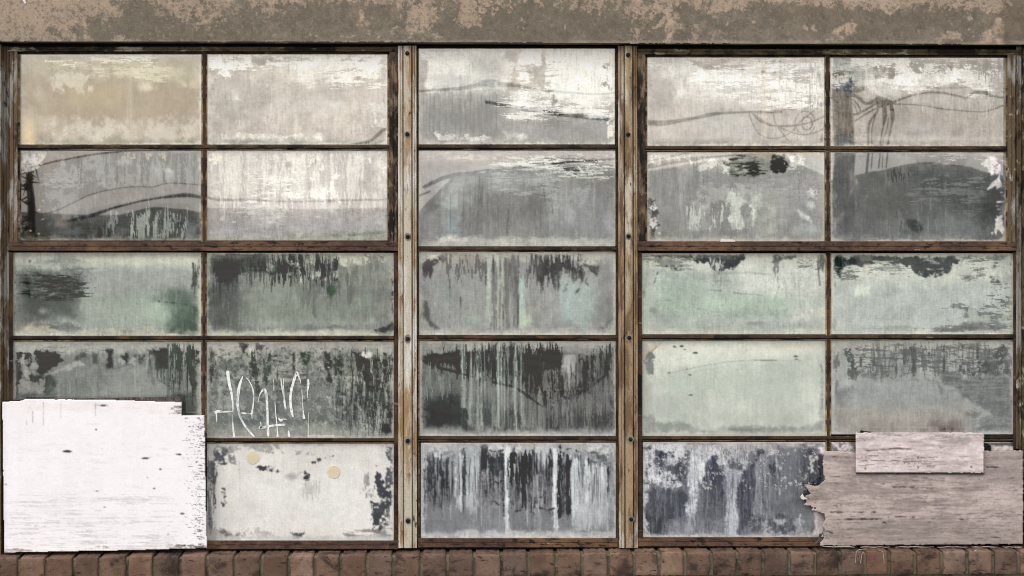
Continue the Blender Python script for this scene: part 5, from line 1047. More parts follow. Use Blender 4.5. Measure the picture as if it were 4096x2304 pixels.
def Ee(): # ---------------- row 5
    c = Canvas(827, 1774, 1576, 2163, CR5[1], (214, 210, 202), mott=.02)
    c.p([(300, 260), (1000, 230), (1000, 540), (300, 540)], (220, 219, 212), .7, 50, 10); c.e(300, 440, 130, 70, (203, 200, 193), .6, 30, 8)
    c.r(105, 70, 520, 110, (140, 139, 134), .8, 10, 14, cov=.7, wd=.3, sc=70); c.p([(120, 80), (155, 90), (160, 140), (125, 180), (110, 120)], (206, 200, 190), .9, 4, 6)
    K = (84, 85, 88)
    c.S(('p', [(158, 100), (240, 110), (200, 150), (215, 190), (150, 205), (148, 300), (120, 260), (120, 190), (150, 180)]), K, .95, 3, 9, cov=.62, sc=40); c.S(('p', [(190, 120), (260, 150), (280, 210), (230, 195)]), (120, 120, 119), .85, 5, 8, cov=.7, sc=34)
    c.S(('r', 112, 190, 158, 580), K, .93, 4, 8, cov=.6, k='v', sc=50); c.S(('r', 194, 330, 214, 430), K, .9, 3, 5, cov=.55, sc=24); c.r(112, 560, 500, 610, (160, 159, 154), .6, 8, 8, cov=.5, sc=40)
    c.S(('p', [(375, 205), (470, 202), (515, 225), (512, 240), (440, 235), (400, 225)]), (66, 67, 70), .95, 3, 5, cov=.75, sc=24); c.S(('r', 655, 215, 680, 278), (62, 63, 66), .95, 3, 5, cov=.75, sc=26); c.S(('r', 630, 200, 650, 240), (140, 138, 134), .7, 4, 4, cov=.6, sc=24)
    c.S(('p', [(695, 178), (740, 160), (820, 145), (740, 180), (700, 190)]), (74, 75, 77), .9, 2, 4, cov=.7, sc=24); c.S(('r', 605, 118, 790, 145), (146, 143, 138), .8, 3, 5, cov=.45, sc=22); c.e(600, 262, 34, 16, (166, 163, 158), .7, 8, 5); c.S(('r', 650, 280, 750, 380), (176, 173, 168), .6, 6, 6, cov=.5, k='v', sc=30)
    c.S(('p', [(1060, 205), (1085, 280), (1140, 300), (1145, 400), (1150, 560), (1080, 580), (1030, 550), (1040, 460), (1030, 400), (1060, 380), (1050, 280)]), (72, 73, 77), .97, 3, 9, cov=.8, sc=44)
    c.S(('p', [(1110, 80), (1160, 80), (1160, 330), (1120, 300), (1110, 250), (1130, 180)]), (84, 85, 88), .95, 3, 8, cov=.8, sc=44); c.S(('r', 975, 330, 1050, 420), (100, 100, 100), .85, 5, 7, cov=.55, k='v', sc=36); c.S(('r', 990, 250, 1020, 320), (140, 138, 135), .8, 5, 5, cov=.6, k='v', sc=30)
    c.S(('p', [(580, 575), (650, 580), (640, 605), (600, 608)]), (80, 80, 80), .9, 3, 5, cov=.8, sc=24); c.S(('r', 870, 560, 1120, 600), (118, 117, 114), .85, 6, 7, cov=.55, k='h', sc=40); c.S(('r', 180, 565, 300, 600), (110, 108, 104), .8, 4, 5, cov=.4, sc=26)
    c.r(110, 596, 1165, 620, (176, 178, 174), .7, 6, 4); c.l([(290, 170), (295, 340)], 3, (160, 158, 152), .7, 1.5, 2); c.S(('r', 560, 72, 1160, 90), (130, 128, 124), .8, 4, 4, cov=.45, k='h', sc=34); c.S(('r', 300, 612, 520, 622), (240, 238, 232), .9, 2, 2)
    c.r(420, 105, 470, 120, (168, 164, 156), .6, 4, 4)
    PAN['e2'] = c, 'cream painted pane with two round yellow stickers and a black chipped right edge', 0.042
    c = Canvas(1683, 1771, 2470, 2153, CR5[2], (140, 141, 143))
    c.r(112, 68, 1225, 130, (172, 172, 170), .85, 14, 12); c.r(750, 80, 870, 170, (190, 191, 190), .7, 14, 8); c.S(('r', 120, 80, 1200, 160), (206, 206, 202), .7, 8, 8, cov=.35, sc=40)
    c.r(160, 270, 330, 430, (112, 112, 114), .7, 26, 10); c.p([(450, 240), (580, 240), (580, 420), (490, 420), (450, 340)], (132, 130, 131), .9, 5, 8); c.p([(610, 260), (860, 260), (860, 450), (640, 460)], (128, 126, 128), .85, 6, 8)
    for bx, cc in (((205, 120, 228, 270), (52, 56, 60)), ((150, 150, 190, 270), (84, 86, 88)), ((225, 200, 250, 360), (70, 72, 76)), ((250, 170, 270, 300), (88, 90, 92)), ((350, 90, 375, 380), (76, 82, 82)), ((455, 95, 500, 240), (62, 64, 67)), ((500, 130, 590, 240), (74, 77, 80)), ((575, 180, 592, 470), (44, 46, 48)), ((612, 110, 655, 270), (32, 34, 38)), ((665, 130, 750, 270), (42, 44, 48)), ((680, 260, 715, 420), (58, 59, 62)), ((735, 90, 756, 480), (76, 77, 80)), ((830, 120, 862, 260), (60, 62, 66)), ((880, 110, 912, 470), (30, 32, 38)), ((912, 140, 925, 470), (84, 86, 88)), ((930, 150, 962, 480), (62, 64, 66)), ((985, 120, 1010, 250), (96, 98, 100)), ((1035, 180, 1065, 330), (54, 56, 58)), ((1160, 230, 1178, 370), (72, 73, 74)), ((1070, 340, 1085, 400), (92, 92, 92))): c.S(('r', *bx), cc, .95, 3, 6, cov=.85, wd=.2, k='v', sc=40)
    for bx, cc in (((590, 80, 614, 575), (222, 226, 222)), ((856, 120, 888, 565), (222, 226, 224)), ((310, 150, 350, 460), (196, 200, 200)), ((372, 90, 440, 460), (176, 180, 180)), ((960, 150, 1010, 510), (196, 202, 202)), ((1030, 180, 1070, 550), (204, 210, 208)), ((1075, 190, 1160, 330), (204, 207, 206)), ((1000, 280, 1160, 540), (170, 172, 172)), ((130, 130, 150, 340), (196, 200, 198)), ((640, 170, 670, 260), (192, 194, 192)), ((805, 140, 830, 230), (196, 197, 196)), ((750, 430, 790, 560), (172, 176, 172)), ((215, 90, 240, 150), (196, 198, 196))): c.S(('r', *bx), cc, .88, 5, 6, cov=.9, wd=.25, k='V', sc=40)
    for pts in ([(445, 260), (460, 290), (520, 280), (550, 300), (580, 280)], [(480, 340), (490, 400), (530, 400), (570, 430)], [(620, 400), (640, 460), (700, 440), (720, 470), (740, 450)], [(760, 380), (820, 370), (850, 350)], [(760, 430), (830, 450), (860, 440)], [(160, 270), (170, 340), (190, 300), (200, 360)], [(240, 340), (260, 300), (290, 350)], [(455, 95), (520, 120), (580, 115)], [(890, 95), (960, 110), (1000, 118)], [(130, 220), (150, 260), (200, 270)]): c.l(pts, 3.2, (70, 68, 68), .9, 1.6, 4, sc=14)
    c.S(('r', 130, 160, 300, 420), (72, 74, 76), .85, 4, 7, cov=.3, k='v', sc=24); c.S(('r', 1060, 130, 1180, 190), (96, 97, 96), .85, 4, 6, cov=.5, sc=22); c.S(('r', 450, 240, 860, 460), (80, 79, 79), .85, 4, 6, cov=.22, k='v', sc=22)
    c.r(120, 440, 600, 560, (122, 123, 124), .5, 26, 12); c.r(620, 460, 850, 580, (116, 117, 119), .6, 20, 10); c.p([(990, 420), (1040, 400), (1040, 560), (970, 560)], (180, 184, 182), .6, 10, 8); c.r(900, 470, 960, 560, (124, 125, 126), .6, 12, 8)
    c.r(112, 570, 1225, 608, (176, 177, 174), .85, 10, 8); c.edge((200, 200, 196), 11, .85, 5, 4, 'lr'); c.edge((190, 172, 146), 4, .8, 5, 3, 't')
    c.drips(140, 1180, 110, 470, 70, (40, 43, 46), .85, 3.2, .55); c.drips(140, 1190, 110, 560, 36, (206, 210, 208), .7, 4.5, .5); c.drips(600, 960, 100, 330, 22, (26, 28, 32), .9, 6, .4)
    PAN['e3'] = c, 'pane with alternating black and white vertical runs over crazed grey film', 0.042
    c = Canvas(2571, 1768, 3330, 2149, CR5[3], (118, 119, 123))
    c.r(100, 60, 1080, 120, (178, 174, 170), .9, 10, 14); c.S(('r', 100, 80, 340, 330), (206, 206, 206), .97, 8, 10, cov=.68, sc=44); c.S(('p', [(105, 90), (140, 90), (130, 300), (105, 300)]), (66, 67, 74), .93, 4, 8, cov=.75, sc=36); c.S(('r', 170, 120, 330, 300), (72, 73, 82), .93, 4, 9, cov=.45, sc=34); c.p([(170, 125), (205, 125), (205, 175), (175, 170)], (64, 62, 76), .95, 4, 6)
    c.r(110, 330, 340, 500, (78, 80, 86), .93, 14, 14); c.r(120, 480, 240, 590, (64, 67, 70), .85, 14, 10); c.S(('r', 300, 160, 325, 290), (66, 67, 76), .9, 4, 6)
    c.S(('p', [(355, 100), (430, 110), (420, 300), (400, 380), (385, 470), (375, 570), (345, 570), (345, 420), (360, 300)]), (206, 207, 210), .93, 8, 9); c.S(('r', 430, 90, 560, 180), (204, 203, 202), .93, 8, 9, cov=.62, sc=36); c.S(('r', 418, 190, 445, 300), (218, 217, 216), .9, 3, 6)
    c.S(('p', [(445, 175), (515, 150), (545, 240), (560, 330), (520, 440), (440, 400), (440, 300)]), (72, 72, 82), .95, 5, 9); c.r(420, 300, 560, 560, (96, 98, 102), .7, 20, 12)
    c.S(('p', [(545, 100), (680, 100), (690, 250), (640, 330), (630, 440), (635, 590), (560, 590), (560, 470), (575, 340), (560, 200)]), (172, 173, 176), .9, 8, 10, cov=.93, wd=.2, k='v', sc=50); c.r(570, 350, 628, 585, (188, 190, 196), .7, 10, 8); c.S(('r', 580, 160, 660, 230), (92, 92, 94), .8, 6, 8, cov=.5, sc=34)
    c.S(('p', [(650, 230), (720, 180), (730, 300), (720, 470), (640, 590), (632, 400)]), (76, 77, 84), .95, 6, 9); c.S(('p', [(735, 100), (770, 80), (800, 130), (790, 260), (800, 430), (740, 500), (720, 430), (730, 260)]), (140, 141, 144), .85, 8, 9, cov=.8, wd=.2, k='v', sc=44); c.p([(725, 120), (755, 90), (780, 120), (740, 170)], (74, 74, 80), .9, 4, 7); c.S(('r', 745, 240, 790, 420), (88, 89, 92), .8, 6, 7, cov=.45, k='v', sc=30)
    c.p([(850, 80), (990, 80), (1000, 250), (990, 420), (820, 480), (800, 300), (850, 200)], (112, 113, 116), .85, 16, 10); c.S(('p', [(985, 80), (1060, 90), (1080, 140), (1110, 150), (1115, 290), (1040, 310), (1000, 300), (1000, 180)]), (70, 71, 76), .9, 10, 8); c.S(('r', 800, 180, 850, 260), (64, 65, 70), .85, 6, 7, cov=.7, sc=30); c.r(950, 160, 985, 420, (92, 93, 98), .6, 12, 8)
    c.S(('p', [(1060, 80), (1125, 70), (1170, 120), (1130, 150), (1100, 130), (1070, 110)]), (226, 214, 212), .97, 3, 7, cov=.8, sc=30); c.S(('r', 1040, 140, 1090, 250), (200, 196, 194), .9, 3, 5, cov=.3, sc=20)
    c.S(('p', [(690, 500), (1040, 460), (1050, 590), (700, 596)]), (92, 93, 96), .85, 10, 10, cov=.6, sc=44); c.S(('r', 760, 500, 1060, 600), (176, 176, 178), .8, 5, 8, cov=.36, sc=34); c.S(('r', 870, 540, 960, 590), (72, 73, 76), .85, 4, 6, cov=.6, sc=26)
    c.p([(1040, 455), (1115, 470), (1115, 600), (1040, 600), (1060, 540)], (214, 204, 200), .95, 6, 8); c.r(1000, 440, 1060, 560, (120, 121, 122), .8, 10, 8); c.l([(985, 470), (978, 500), (984, 540)], 5, (206, 200, 196), .9, 1.5, 2)
    c.S(('p', [(1000, 290), (1115, 290), (1115, 470), (1040, 440), (1000, 400)]), (52, 52, 56), .7, 10, 6)
    c.S(('r', 102, 110, 132, 580), (214, 214, 214), .97, 2, 5, cov=.34, sc=30); c.l([(845, 120), (855, 250), (868, 360)], 4, (192, 190, 188), .8, 2, 3)
    c.r(240, 500, 560, 596, (134, 135, 138), .6, 16, 10); c.r(100, 588, 1080, 606, (166, 163, 160), .7, 5, 4)
    c.drips(340, 840, 120, 580, 22, (70, 71, 78), .5, 4, .5); c.drips(130, 820, 150, 590, 18, (200, 200, 202), .5, 3.5, .5)
    c.S(('r', 100, 80, 1060, 590), (150, 151, 154), .28, 20, 0, cov=.34, wd=.25, k='v', sc=22); c.S(('r', 100, 80, 900, 590), (62, 63, 70), .3, 20, 0, cov=.24, wd=.2, k='v', sc=18); c.S(('r', 100, 80, 1060, 330), (208, 208, 208), .6, 14, 0, cov=.12, wd=.14, sc=20)
    PAN['e4'] = c, 'bottom pane mottled indigo black and white beside the frayed grey board', 0.042
    c = Canvas(3324, 1768, 4054, 2140, CR5[4], (120, 120, 118), mott=.03)
    c.S(('r', 130, 60, 270, 130), (222, 212, 208), .95, 4, 8, cov=.72, sc=36); c.S(('r', 130, 60, 280, 130), (110, 108, 104), .85, 4, 6, cov=.3, sc=24)
    c.r(1030, 62, 1160, 90, (104, 104, 104), .9, 4, 5, cov=.8, sc=30); c.r(1030, 86, 1165, 120, (216, 204, 196), .95, 4, 6); c.r(992, 60, 1165, 68, (168, 164, 150), .8, 3, 3)
    PAN['e5'] = c, 'bottom right pane almost wholly hidden by the grey boards', 0.042
    c = Canvas(51, 1774, 805, 2163, CR5[0], (110, 112, 108), mott=.03)
    PAN['e1'] = c, 'bottom left pane wholly hidden by the white board', 0.042
Ee()
# ------------------------------------------------------------------ steel windows
def P3(px, py, y): return W(px, py, y)
FY = 0.050      # front of fixed frames
VY = 0.040      # front of the opening vents
HB = [(-10, GY + .008), (-10, FY + .004), (-8, FY - .001), (1, FY - .001), (2, FY + .010), (4, FY + .011), (5, FY + .005), (9, FY + .008), (11, GY + .008)]
HBm = [0, 0, 0, 0, 2, 2, 1, 1, 0]
VB = [(-11, GY + .008), (-11, GY - .001), (-6, FY + .006), (-4, FY + .002), (4, FY + .002), (6, FY + .006), (11, GY - .001), (11, GY + .008)]
VBm = [1, 1, 0, 0, 0, 1, 1, 0]
MB_ = [m_rustdark, m_putty, m_dark]  # last slot paints the shade inside the bar grooves

def flat(name, pts, y, thick, mat, parent, jit=.6, seg=30):
    """rail or stile of a frame: outline in pixels at depth y, with jittered edges"""
    P = []
    for i in range(len(pts)):
        a = pts[i]; b = pts[(i + 1) % len(pts)]
        k = max(1, int(max(abs(a[0] - b[0]), abs(a[1] - b[1])) / seg))
        for q in range(k):
            t = q / k; P.append((a[0] + (b[0] - a[0]) * t + rnd.uniform(-jit, jit), a[1] + (b[1] - a[1]) * t + rnd.uniform(-jit, jit)))
    n = len(P)
    fr = [W(x, yy, y) for x, yy in P]
    v = fr + [(p[0], p[1] + thick, p[2]) for p in fr]
    f = [tuple(range(n))[::-1]] + [(i, (i + 1) % n, n + (i + 1) % n, n + i) for i in range(n)] + [tuple(range(n, 2 * n))]
    return mesh_obj(name, v, f, mat, parent)

def rail(name, x0, y0, x1, y1, y, mats, parent, mi=None, prof=None, y0b=None, y1b=None):
    """horizontal rail with a stepped section"""
    h = y1 - y0
    prof = prof or [(-h / 2, y + .03), (-h / 2, y + .002), (-h / 2 + 2, y), (-h * .05, y), (h * .03, y + .003), (h * .10, y + .001), (h / 2 - 2, y), (h / 2, y + .002), (h / 2, y + .03)]
    ya = (y0 + y1) / 2; yb = ya if y0b is None else (y0b + y1b) / 2
    return bar(name, (x0, ya), (x1, yb), prof, mats, parent, mi, jit=.5)

def stile(name, x0, x1, y0, y1, y, mat, parent, groove=True):
    w = x1 - x0
    prof = [(-w / 2, y + .03), (-w / 2, y + .002), (-w / 2 + 2, y), (-w * .08, y), (-w * .02, y + .003), (w * .04, y + .003), (w * .10, y), (w / 2 - 2, y), (w / 2, y + .002), (w / 2, y + .03)] if groove else \
           [(-w / 2, y + .03), (-w / 2, y), (w / 2, y), (w / 2, y + .03)]
    return bar(name, ((x0 + x1) / 2, y0), ((x0 + x1) / 2, y1), prof, mat, parent, None, jit=.5, vertical=True)

wl = empty('steel_window', W(820, 2190, .07), 'rusty two column steel window at left, its lower corner behind the white board', 'window', 'steel framed factory windows')
wm = empty('steel_window', W(2068, 2190, .07), 'single column steel window between the two bolted mullion posts', 'window', 'steel framed factory windows')
wr = empty('steel_window', W(3310, 2186, .07), 'rusty two column steel window at right, its lower corner behind the grey boards', 'window', 'steel framed factory windows')

def vent(parent, lab):
    o = bpy.data.objects.new('opening_vent', None); C.objects.link(o); o.parent = parent
    o['label'] = lab
    bpy.context.view_layer.update()
    return o
vl = vent(wl, 'opening vent filling the upper two rows of the left window')
vr = vent(wr, 'opening vent filling the upper two rows of the right window')

own = {'a1': vl, 'a2': vl, 'b1': vl, 'b2': vl, 'a4': vr, 'a5': vr, 'b4': vr, 'b5': vr}
for k, (c, lab, refl) in PAN.items():
    par = own.get(k) or (wm if k[1] == '3' else wl if k[1] in '12' else wr)
    rf = np.array([1.0, .925, .845]) * refl
    if k != 'e5':
        rim = {'a': (214, 209, 198), 'b': (186, 184, 176), 'c': (200, 199, 187), 'd': (184, 185, 174), 'e': (206, 204, 200)}[k[0]]
        c.edge(rim, 5, .75, 6, 3); c.edge(rim, 15, .34, 12, 9)
    c.grime(.18 if k in ('e2', 'd4', 'a1') else .42)
    c.c = (c.c - 146) * (1.2 if k[0] == 'a' else 1.12) + 152
    if k == 'b1': c.c = c.c * .88
    if k in ('c1', 'c2', 'd1', 'd2', 'd3', 'e3'): c.c -= np.clip((165 - c.c.mean(-1, keepdims=True)) / 165, 0, 1) * 20
    if k in ('c4', 'd4', 'c5', 'c2', 'c1'): c.c *= np.array((.99, 1.002, .986))
    if k[0] == 'd': lm = c.c.mean(-1, keepdims=True); c.c = lm + (c.c - lm) * .72
    c.c *= np.array({'a': (1.0, .992, .98), 'b': (1.0, .992, .98), 'c': (1.003, .995, .992), 'd': (1.008, .995, .99), 'e': (1.005, 1.0, 1.0)}[k[0]])
    o = c.build('pane', m_pane, GY, par, rf, warp=rnd.uniform(-.0003, .0003), tilt=(rnd.uniform(-.0009, .0009), rnd.uniform(-.0006, .0006)))
    o['label'] = lab

# left window: outer frame, vent frame, bars
stile('jamb', 13, 36, 186, 1604, .050, m_jamb, wl)
stile('jamb', 36, 51, 1008, 1600, .053, m_rustdark, wl, False)
rail('head_rail', 30, 187, 1591, 206, .046, m_head, wl)
stile('jamb', 1576, 1592, 1008, 2190, .052, m_rustdark, wl, False)
rail('sill_rail', 824, 2163, 1593, 2197, .040, m_rail, wl)
bar('glazing_bar', (50, 1355), (1577, 1355), HB, MB_, wl, HBm)
bar('glazing_bar', (826, 1763), (1577, 1763), HB, MB_, wl, HBm)
bar('glazing_bar', (816, 1008), (814.5, 1770), VB, MB_, wl, VBm, vertical=True)
stile('vent_stile', 38, 71, 205, 1003, VY, m_jamb, vl)
stile('vent_stile', 1557, 1591, 207, 1003, VY, m_sash, vl)
rail('vent_rail', 36, 966, 1592, 1004, VY - .003, m_rail, vl)
bar('glazing_bar', (71, 590), (1557, 590), HB, MB_, vl, HBm)
bar('glazing_bar', (817, 207), (816, 966), VB, MB_, vl, VBm, vertical=True)
for (x, xx) in ((71, 79), (1551, 1557)):
    flat('putty', [(x, 216), (xx, 216), (xx, 580), (x, 580)], GY - .004, .01, m_putty, vl); flat('putty', [(x, 601), (xx, 601), (xx, 965), (x, 965)], GY - .004, .01, m_putty, vl)
flat('putty', [(78, 207), (1552, 207), (1552, 216), (78, 216)], GY - .004, .01, m_rustdark, vl)

# middle window
stile('jamb', 1666, 1673, 192, 2188, .056, m_rustdark, wm, False)
stile('jamb', 2463, 2472, 192, 2188, .056, m_rustdark, wm, False)
rail('sill_rail', 1671, 2153, 2471, 2190, .040, m_rail, wm)
for yy in (589, 997, 1352, 1756): bar('glazing_bar', (1672, yy + .5), (2471, yy + 1), HB, MB_, wm, HBm)
flat('putty', [(1673, 186), (2463, 186), (2463, 193), (1673, 193)], GY - .006, .01, m_dark, wm)  # added black strip, painted shade for the gap under the lintel
for x0, x1 in ((1672.5, 1677), (2462, 2468)):
    flat('putty', [(x0, 1366), (x1, 1366), (x1 + 1.5, 2152), (x0 + 1.5, 2152)], GY - .003, .01, m_putty, wm)

# right window
stile('jamb', 4065, 4086, 186, 1795, .050, m_jamb, wr)
stile('jamb', 4053, 4066, 1010, 1795, .053, m_rustdark, wr, False)
rail('head_rail', 2549, 195, 4086, 218, .046, m_head, wr, y0b=198, y1b=221)
stile('jamb', 2550, 2567, 1010, 2186, .052, m_rustdark, wr, False)
rail('sill_rail', 2550, 2149, 3300, 2186, .040, m_rail, wr)
bar('glazing_bar', (2566, 1351), (4054, 1351), HB, MB_, wr, HBm)
bar('glazing_bar', (2566, 1756), (4054, 1752), HB, MB_, wr, HBm)
bar('glazing_bar', (3313.5, 1008), (3313, 1806), VB, MB_, wr, VBm, vertical=True)
stile('vent_stile', 2548, 2582, 217, 1004, VY, m_sash, vr)
stile('vent_stile', 4030, 4062, 220, 1002, VY, m_jamb, vr)
rail('vent_rail', 2553, 966, 4066, 1004, VY - .003, m_rail, vr)
bar('glazing_bar', (2582, 595.5), (4030, 597), HB, MB_, vr, HBm)
bar('glazing_bar', (3310, 219), (3312, 966), VB, MB_, vr, VBm, vertical=True)
for (x, xx) in ((2582, 2588), (4024, 4031)):
    flat('putty', [(x, 228), (xx, 228), (xx, 585), (x, 585)], GY - .004, .01, m_putty, vr); flat('putty', [(x, 607), (xx, 607), (xx, 966), (x, 966)], GY - .004, .01, m_putty, vr)
flat('putty', [(2588, 218), (4026, 221), (4026, 230), (2588, 228)], GY - .004, .01, m_rustdark, vr)

# graffiti strokes on the d2 pane
def stroke(pts, wid):
    o = (750, 1320); s = 2.862
    P = [(o[0] + x / s, o[1] + y / s) for x, y in pts]; Q = []
    for i in range(len(P) - 1):
        p0 = P[max(i - 1, 0)]; p1 = P[i]; p2 = P[i + 1]; p3 = P[min(i + 2, len(P) - 1)]
        for k in range(6):
            t = k / 6
            Q.append(tuple(.5 * (2 * p1[a] + (p2[a] - p0[a]) * t + (2 * p0[a] - 5 * p1[a] + 4 * p2[a] - p3[a]) * t * t + (3 * p1[a] - p0[a] - 3 * p2[a] + p3[a]) * t ** 3) for a in (0, 1)))
    Q.append(P[-1])
    ws = np.interp(np.linspace(0, len(wid) - 1, len(Q)), range(len(wid)), wid)
    base = len(gg.v); n = len(Q)
    for i, (x, y) in enumerate(Q):
        a = Q[max(i - 1, 0)]; b = Q[min(i + 1, n - 1)]
        dx, dy = b[0] - a[0], b[1] - a[1]; L = math.hypot(dx, dy) + 1e-6
        nx, ny = -dy / L, dx / L
        w = ws[i] * 1.02 / s / 2 * rnd.uniform(.86, 1.1)
        if i in (0, n - 1): w *= .6
        dep = GY - .0012 - len(strokes) * .00012
        gg.v += [W(x + nx * w, y + ny * w, dep), W(x - nx * w, y - ny * w, dep)]
        if i: gg.f.append((base + 2 * i - 2, base + 2 * i - 1, base + 2 * i + 1, base + 2 * i)); gg.m.append(0)
    strokes.append(1)
gg = Geo(); strokes = []
for pts, wid in [([(458, 465), (475, 600), (505, 730), (520, 860), (520, 930)], [34, 36, 28, 16, 14]), ([(512, 960), (520, 1100), (535, 1230)], [16, 16, 24]),
                 ([(632, 530), (595, 640), (575, 780), (580, 900), (620, 1030), (690, 1140), (765, 1222)], [14, 30, 32, 28, 22, 20, 22]),
                 ([(672, 545), (715, 600), (750, 690), (757, 800), (745, 900), (735, 970)], [8, 10, 16, 14, 18, 26]), ([(736, 970), (740, 1020)], [14, 8]),
                 ([(312, 950), (350, 930), (400, 938)], [34, 30, 22]), ([(332, 950), (334, 1055)], [16, 12]), ([(400, 938), (530, 932)], [22, 6]), ([(610, 950), (730, 960)], [18, 14]),
                 ([(808, 830), (825, 750), (860, 690), (885, 690), (905, 770), (912, 900), (918, 1050), (925, 1220)], [4, 8, 22, 36, 26, 28, 26, 30]),
                 ([(832, 1050), (845, 1100), (830, 1120), (900, 1110), (1000, 1090), (1120, 1085)], [8, 24, 34, 26, 24, 24]),
                 ([(985, 560), (990, 700)], [10, 10]), ([(1000, 820), (1010, 950), (1030, 1160), (1030, 1225)], [8, 10, 14, 30]),
                 ([(1068, 555), (1085, 680), (1100, 760)], [12, 14, 10]), ([(1098, 555), (1100, 660), (1110, 820), (1125, 910)], [8, 10, 22, 18]), ([(1155, 1150), (1165, 1225)], [12, 34]),
                 ([(1300, 620), (1285, 560), (1250, 490), (1225, 560), (1190, 680), (1178, 800), (1190, 920), (1210, 1000)], [5, 14, 34, 28, 30, 28, 28, 14]),
                 ([(1308, 680), (1318, 820), (1325, 940), (1335, 1020)], [8, 8, 12, 34]), ([(1380, 560), (1385, 620), (1375, 700), (1375, 780)], [14, 26, 14, 3]), ([(1388, 940), (1382, 1225)], [5, 7]),
                 ([(1040, 1010), (1070, 1035), (1100, 1020), (1135, 1025)], [10, 30, 16, 10])]:
    stroke(pts, wid)
pane_d2 = [o for o in bpy.data.objects if o.name.startswith('pane') and 'white paint letters' in o.get('label', '')][0]
gr_ = gg.build('graffiti', m_marker, pane_d2)
gr_['label'] = 'thin white spray painted tag'

# ------------------------------------------------------------------ mullion posts with bolts
def mullion(xl, xr, a, b, bolts, mat, lab, tag_):
    """cover plate: two flanges with a raised channel between them"""
    e = empty('mullion_post', W((xl + xr) / 2, 2190, .03), lab, 'mullion post', 'mullion posts between the windows')
    y0, y1 = 183, 2192
    dx = 4 if xl < 2000 else 7     # the foot drifts slightly right
    w = xr - xl; m = (a + b) / 2 - (xl + xr) / 2
    o = lambda v: v - (xl + xr) / 2
    prof = [(o(xl), .07), (o(xl), .036), (o(xl) + 2, .034), (o(xl) + 9, .034), (o(xl) + 11, .0375), (o(xl) + 13, .034), (o(a) - 4, .034), (o(a) - 3, .048), (o(a) + .5, .048), (o(a) + 1.5, .026), (o(b) - 1.5, .026), (o(b) - .5, .048), (o(b) + 3, .048), (o(b) + 4, .034), (o(xr) - 10, .034), (o(xr) - 8, .0375), (o(xr) - 6, .034), (o(xr) - 1, .034), (o(xr), .07)]
    bar('cover_plate', ((xl + xr) / 2, y0), ((xl + xr) / 2 + dx * .5, y1), prof, mat, e, None, jit=.35, vertical=True)
    for i, (bx, by, wsh) in enumerate(bolts):
        if wsh:
            g = Geo(); n = 10
            pts = []
            for k in range(n):
                an = k * 2 * math.pi / n
                pts.append((bx + math.cos(an) * 13 * rnd.uniform(.9, 1.1), by + math.sin(an) * (19 if wsh > 1 else 15) * rnd.uniform(.85, 1.1)))
            fr = [W(x, y, .0248) for x, y in pts]
            g.v = fr + [(p[0], .0265, p[2]) for p in fr]
            g.f = [tuple(range(n))[::-1]] + [(q, (q + 1) % n, n + (q + 1) % n, n + q) for q in range(n)]; g.m = [0] * (n + 1)
            ws = g.build('washer', m_washer, e)
        c = W(bx, by, .0245); g = Geo(); r = .0085; lp = []
        for rr, yy in ((r, .0255), (r, .0205), (r * .72, .0185), (r * .3, .0178)):
            lp.append([(c[0] + rr * math.cos(k * math.pi / 5), yy, c[2] + rr * math.sin(k * math.pi / 5)) for k in range(10)])
        g.quadstrip(lp, True, None)
        g.build('bolt', m_bolt, e, True)
    return e
mullion(1592, 1666, 1613, 1646, [(1629, 213, 0), (1629.5, 537, 1), (1631, 947, 2), (1630.5, 1355, 2), (1631, 1763, 2), (1632, 2083, 1)], m_mullL, 'paler cream mullion post left of the centre panes, flaking with black rust spots', 1)
mullion(2472, 2549, 2498, 2530, [(2512, 219, 0), (2513, 538, 0), (2514, 945, 1), (2517, 1351, 1), (2522, 1757, 2), (2525, 2077, 1)], m_mullR, 'browner rust stained mullion post right of the centre panes', 2)

# ------------------------------------------------------------------ stickers, boards
for cx, cy, r, lab in ((750 + 365 / 1.402, 1720 + 156 / 1.402, 25.5, 'round yellow sticker nearer the graffiti, upper left on the cream pane'), (750 + 820 / 1.402, 1720 + 235 / 1.402, 25.5, 'round pale yellow sticker lower and further right on the cream pane')):
    pts = [(cx + r * math.cos(k * math.pi / 14) * 1.0, cy + r * math.sin(k * math.pi / 14)) for k in range(28)]
    o = flat('round_sticker', pts, GY - .0022, .0018, m_sticker, None, jit=.5, seg=99)
    tag(o, lab, 'sticker', 'round stickers on the cream pane')
o = flat('paper_scrap', [(2500 + 1090 / 2.862, 560 + 1165 / 2.862), (2500 + 1105 / 2.862, 560 + 1132 / 2.862), (2500 + 1250 / 2.862, 560 + 1142 / 2.862), (2500 + 1262 / 2.862, 560 + 1165 / 2.862)], .034, .003, m_flake, None, jit=.8)
tag(o, 'small white paper scrap caught on the rusty rail of the right vent', 'scrap')

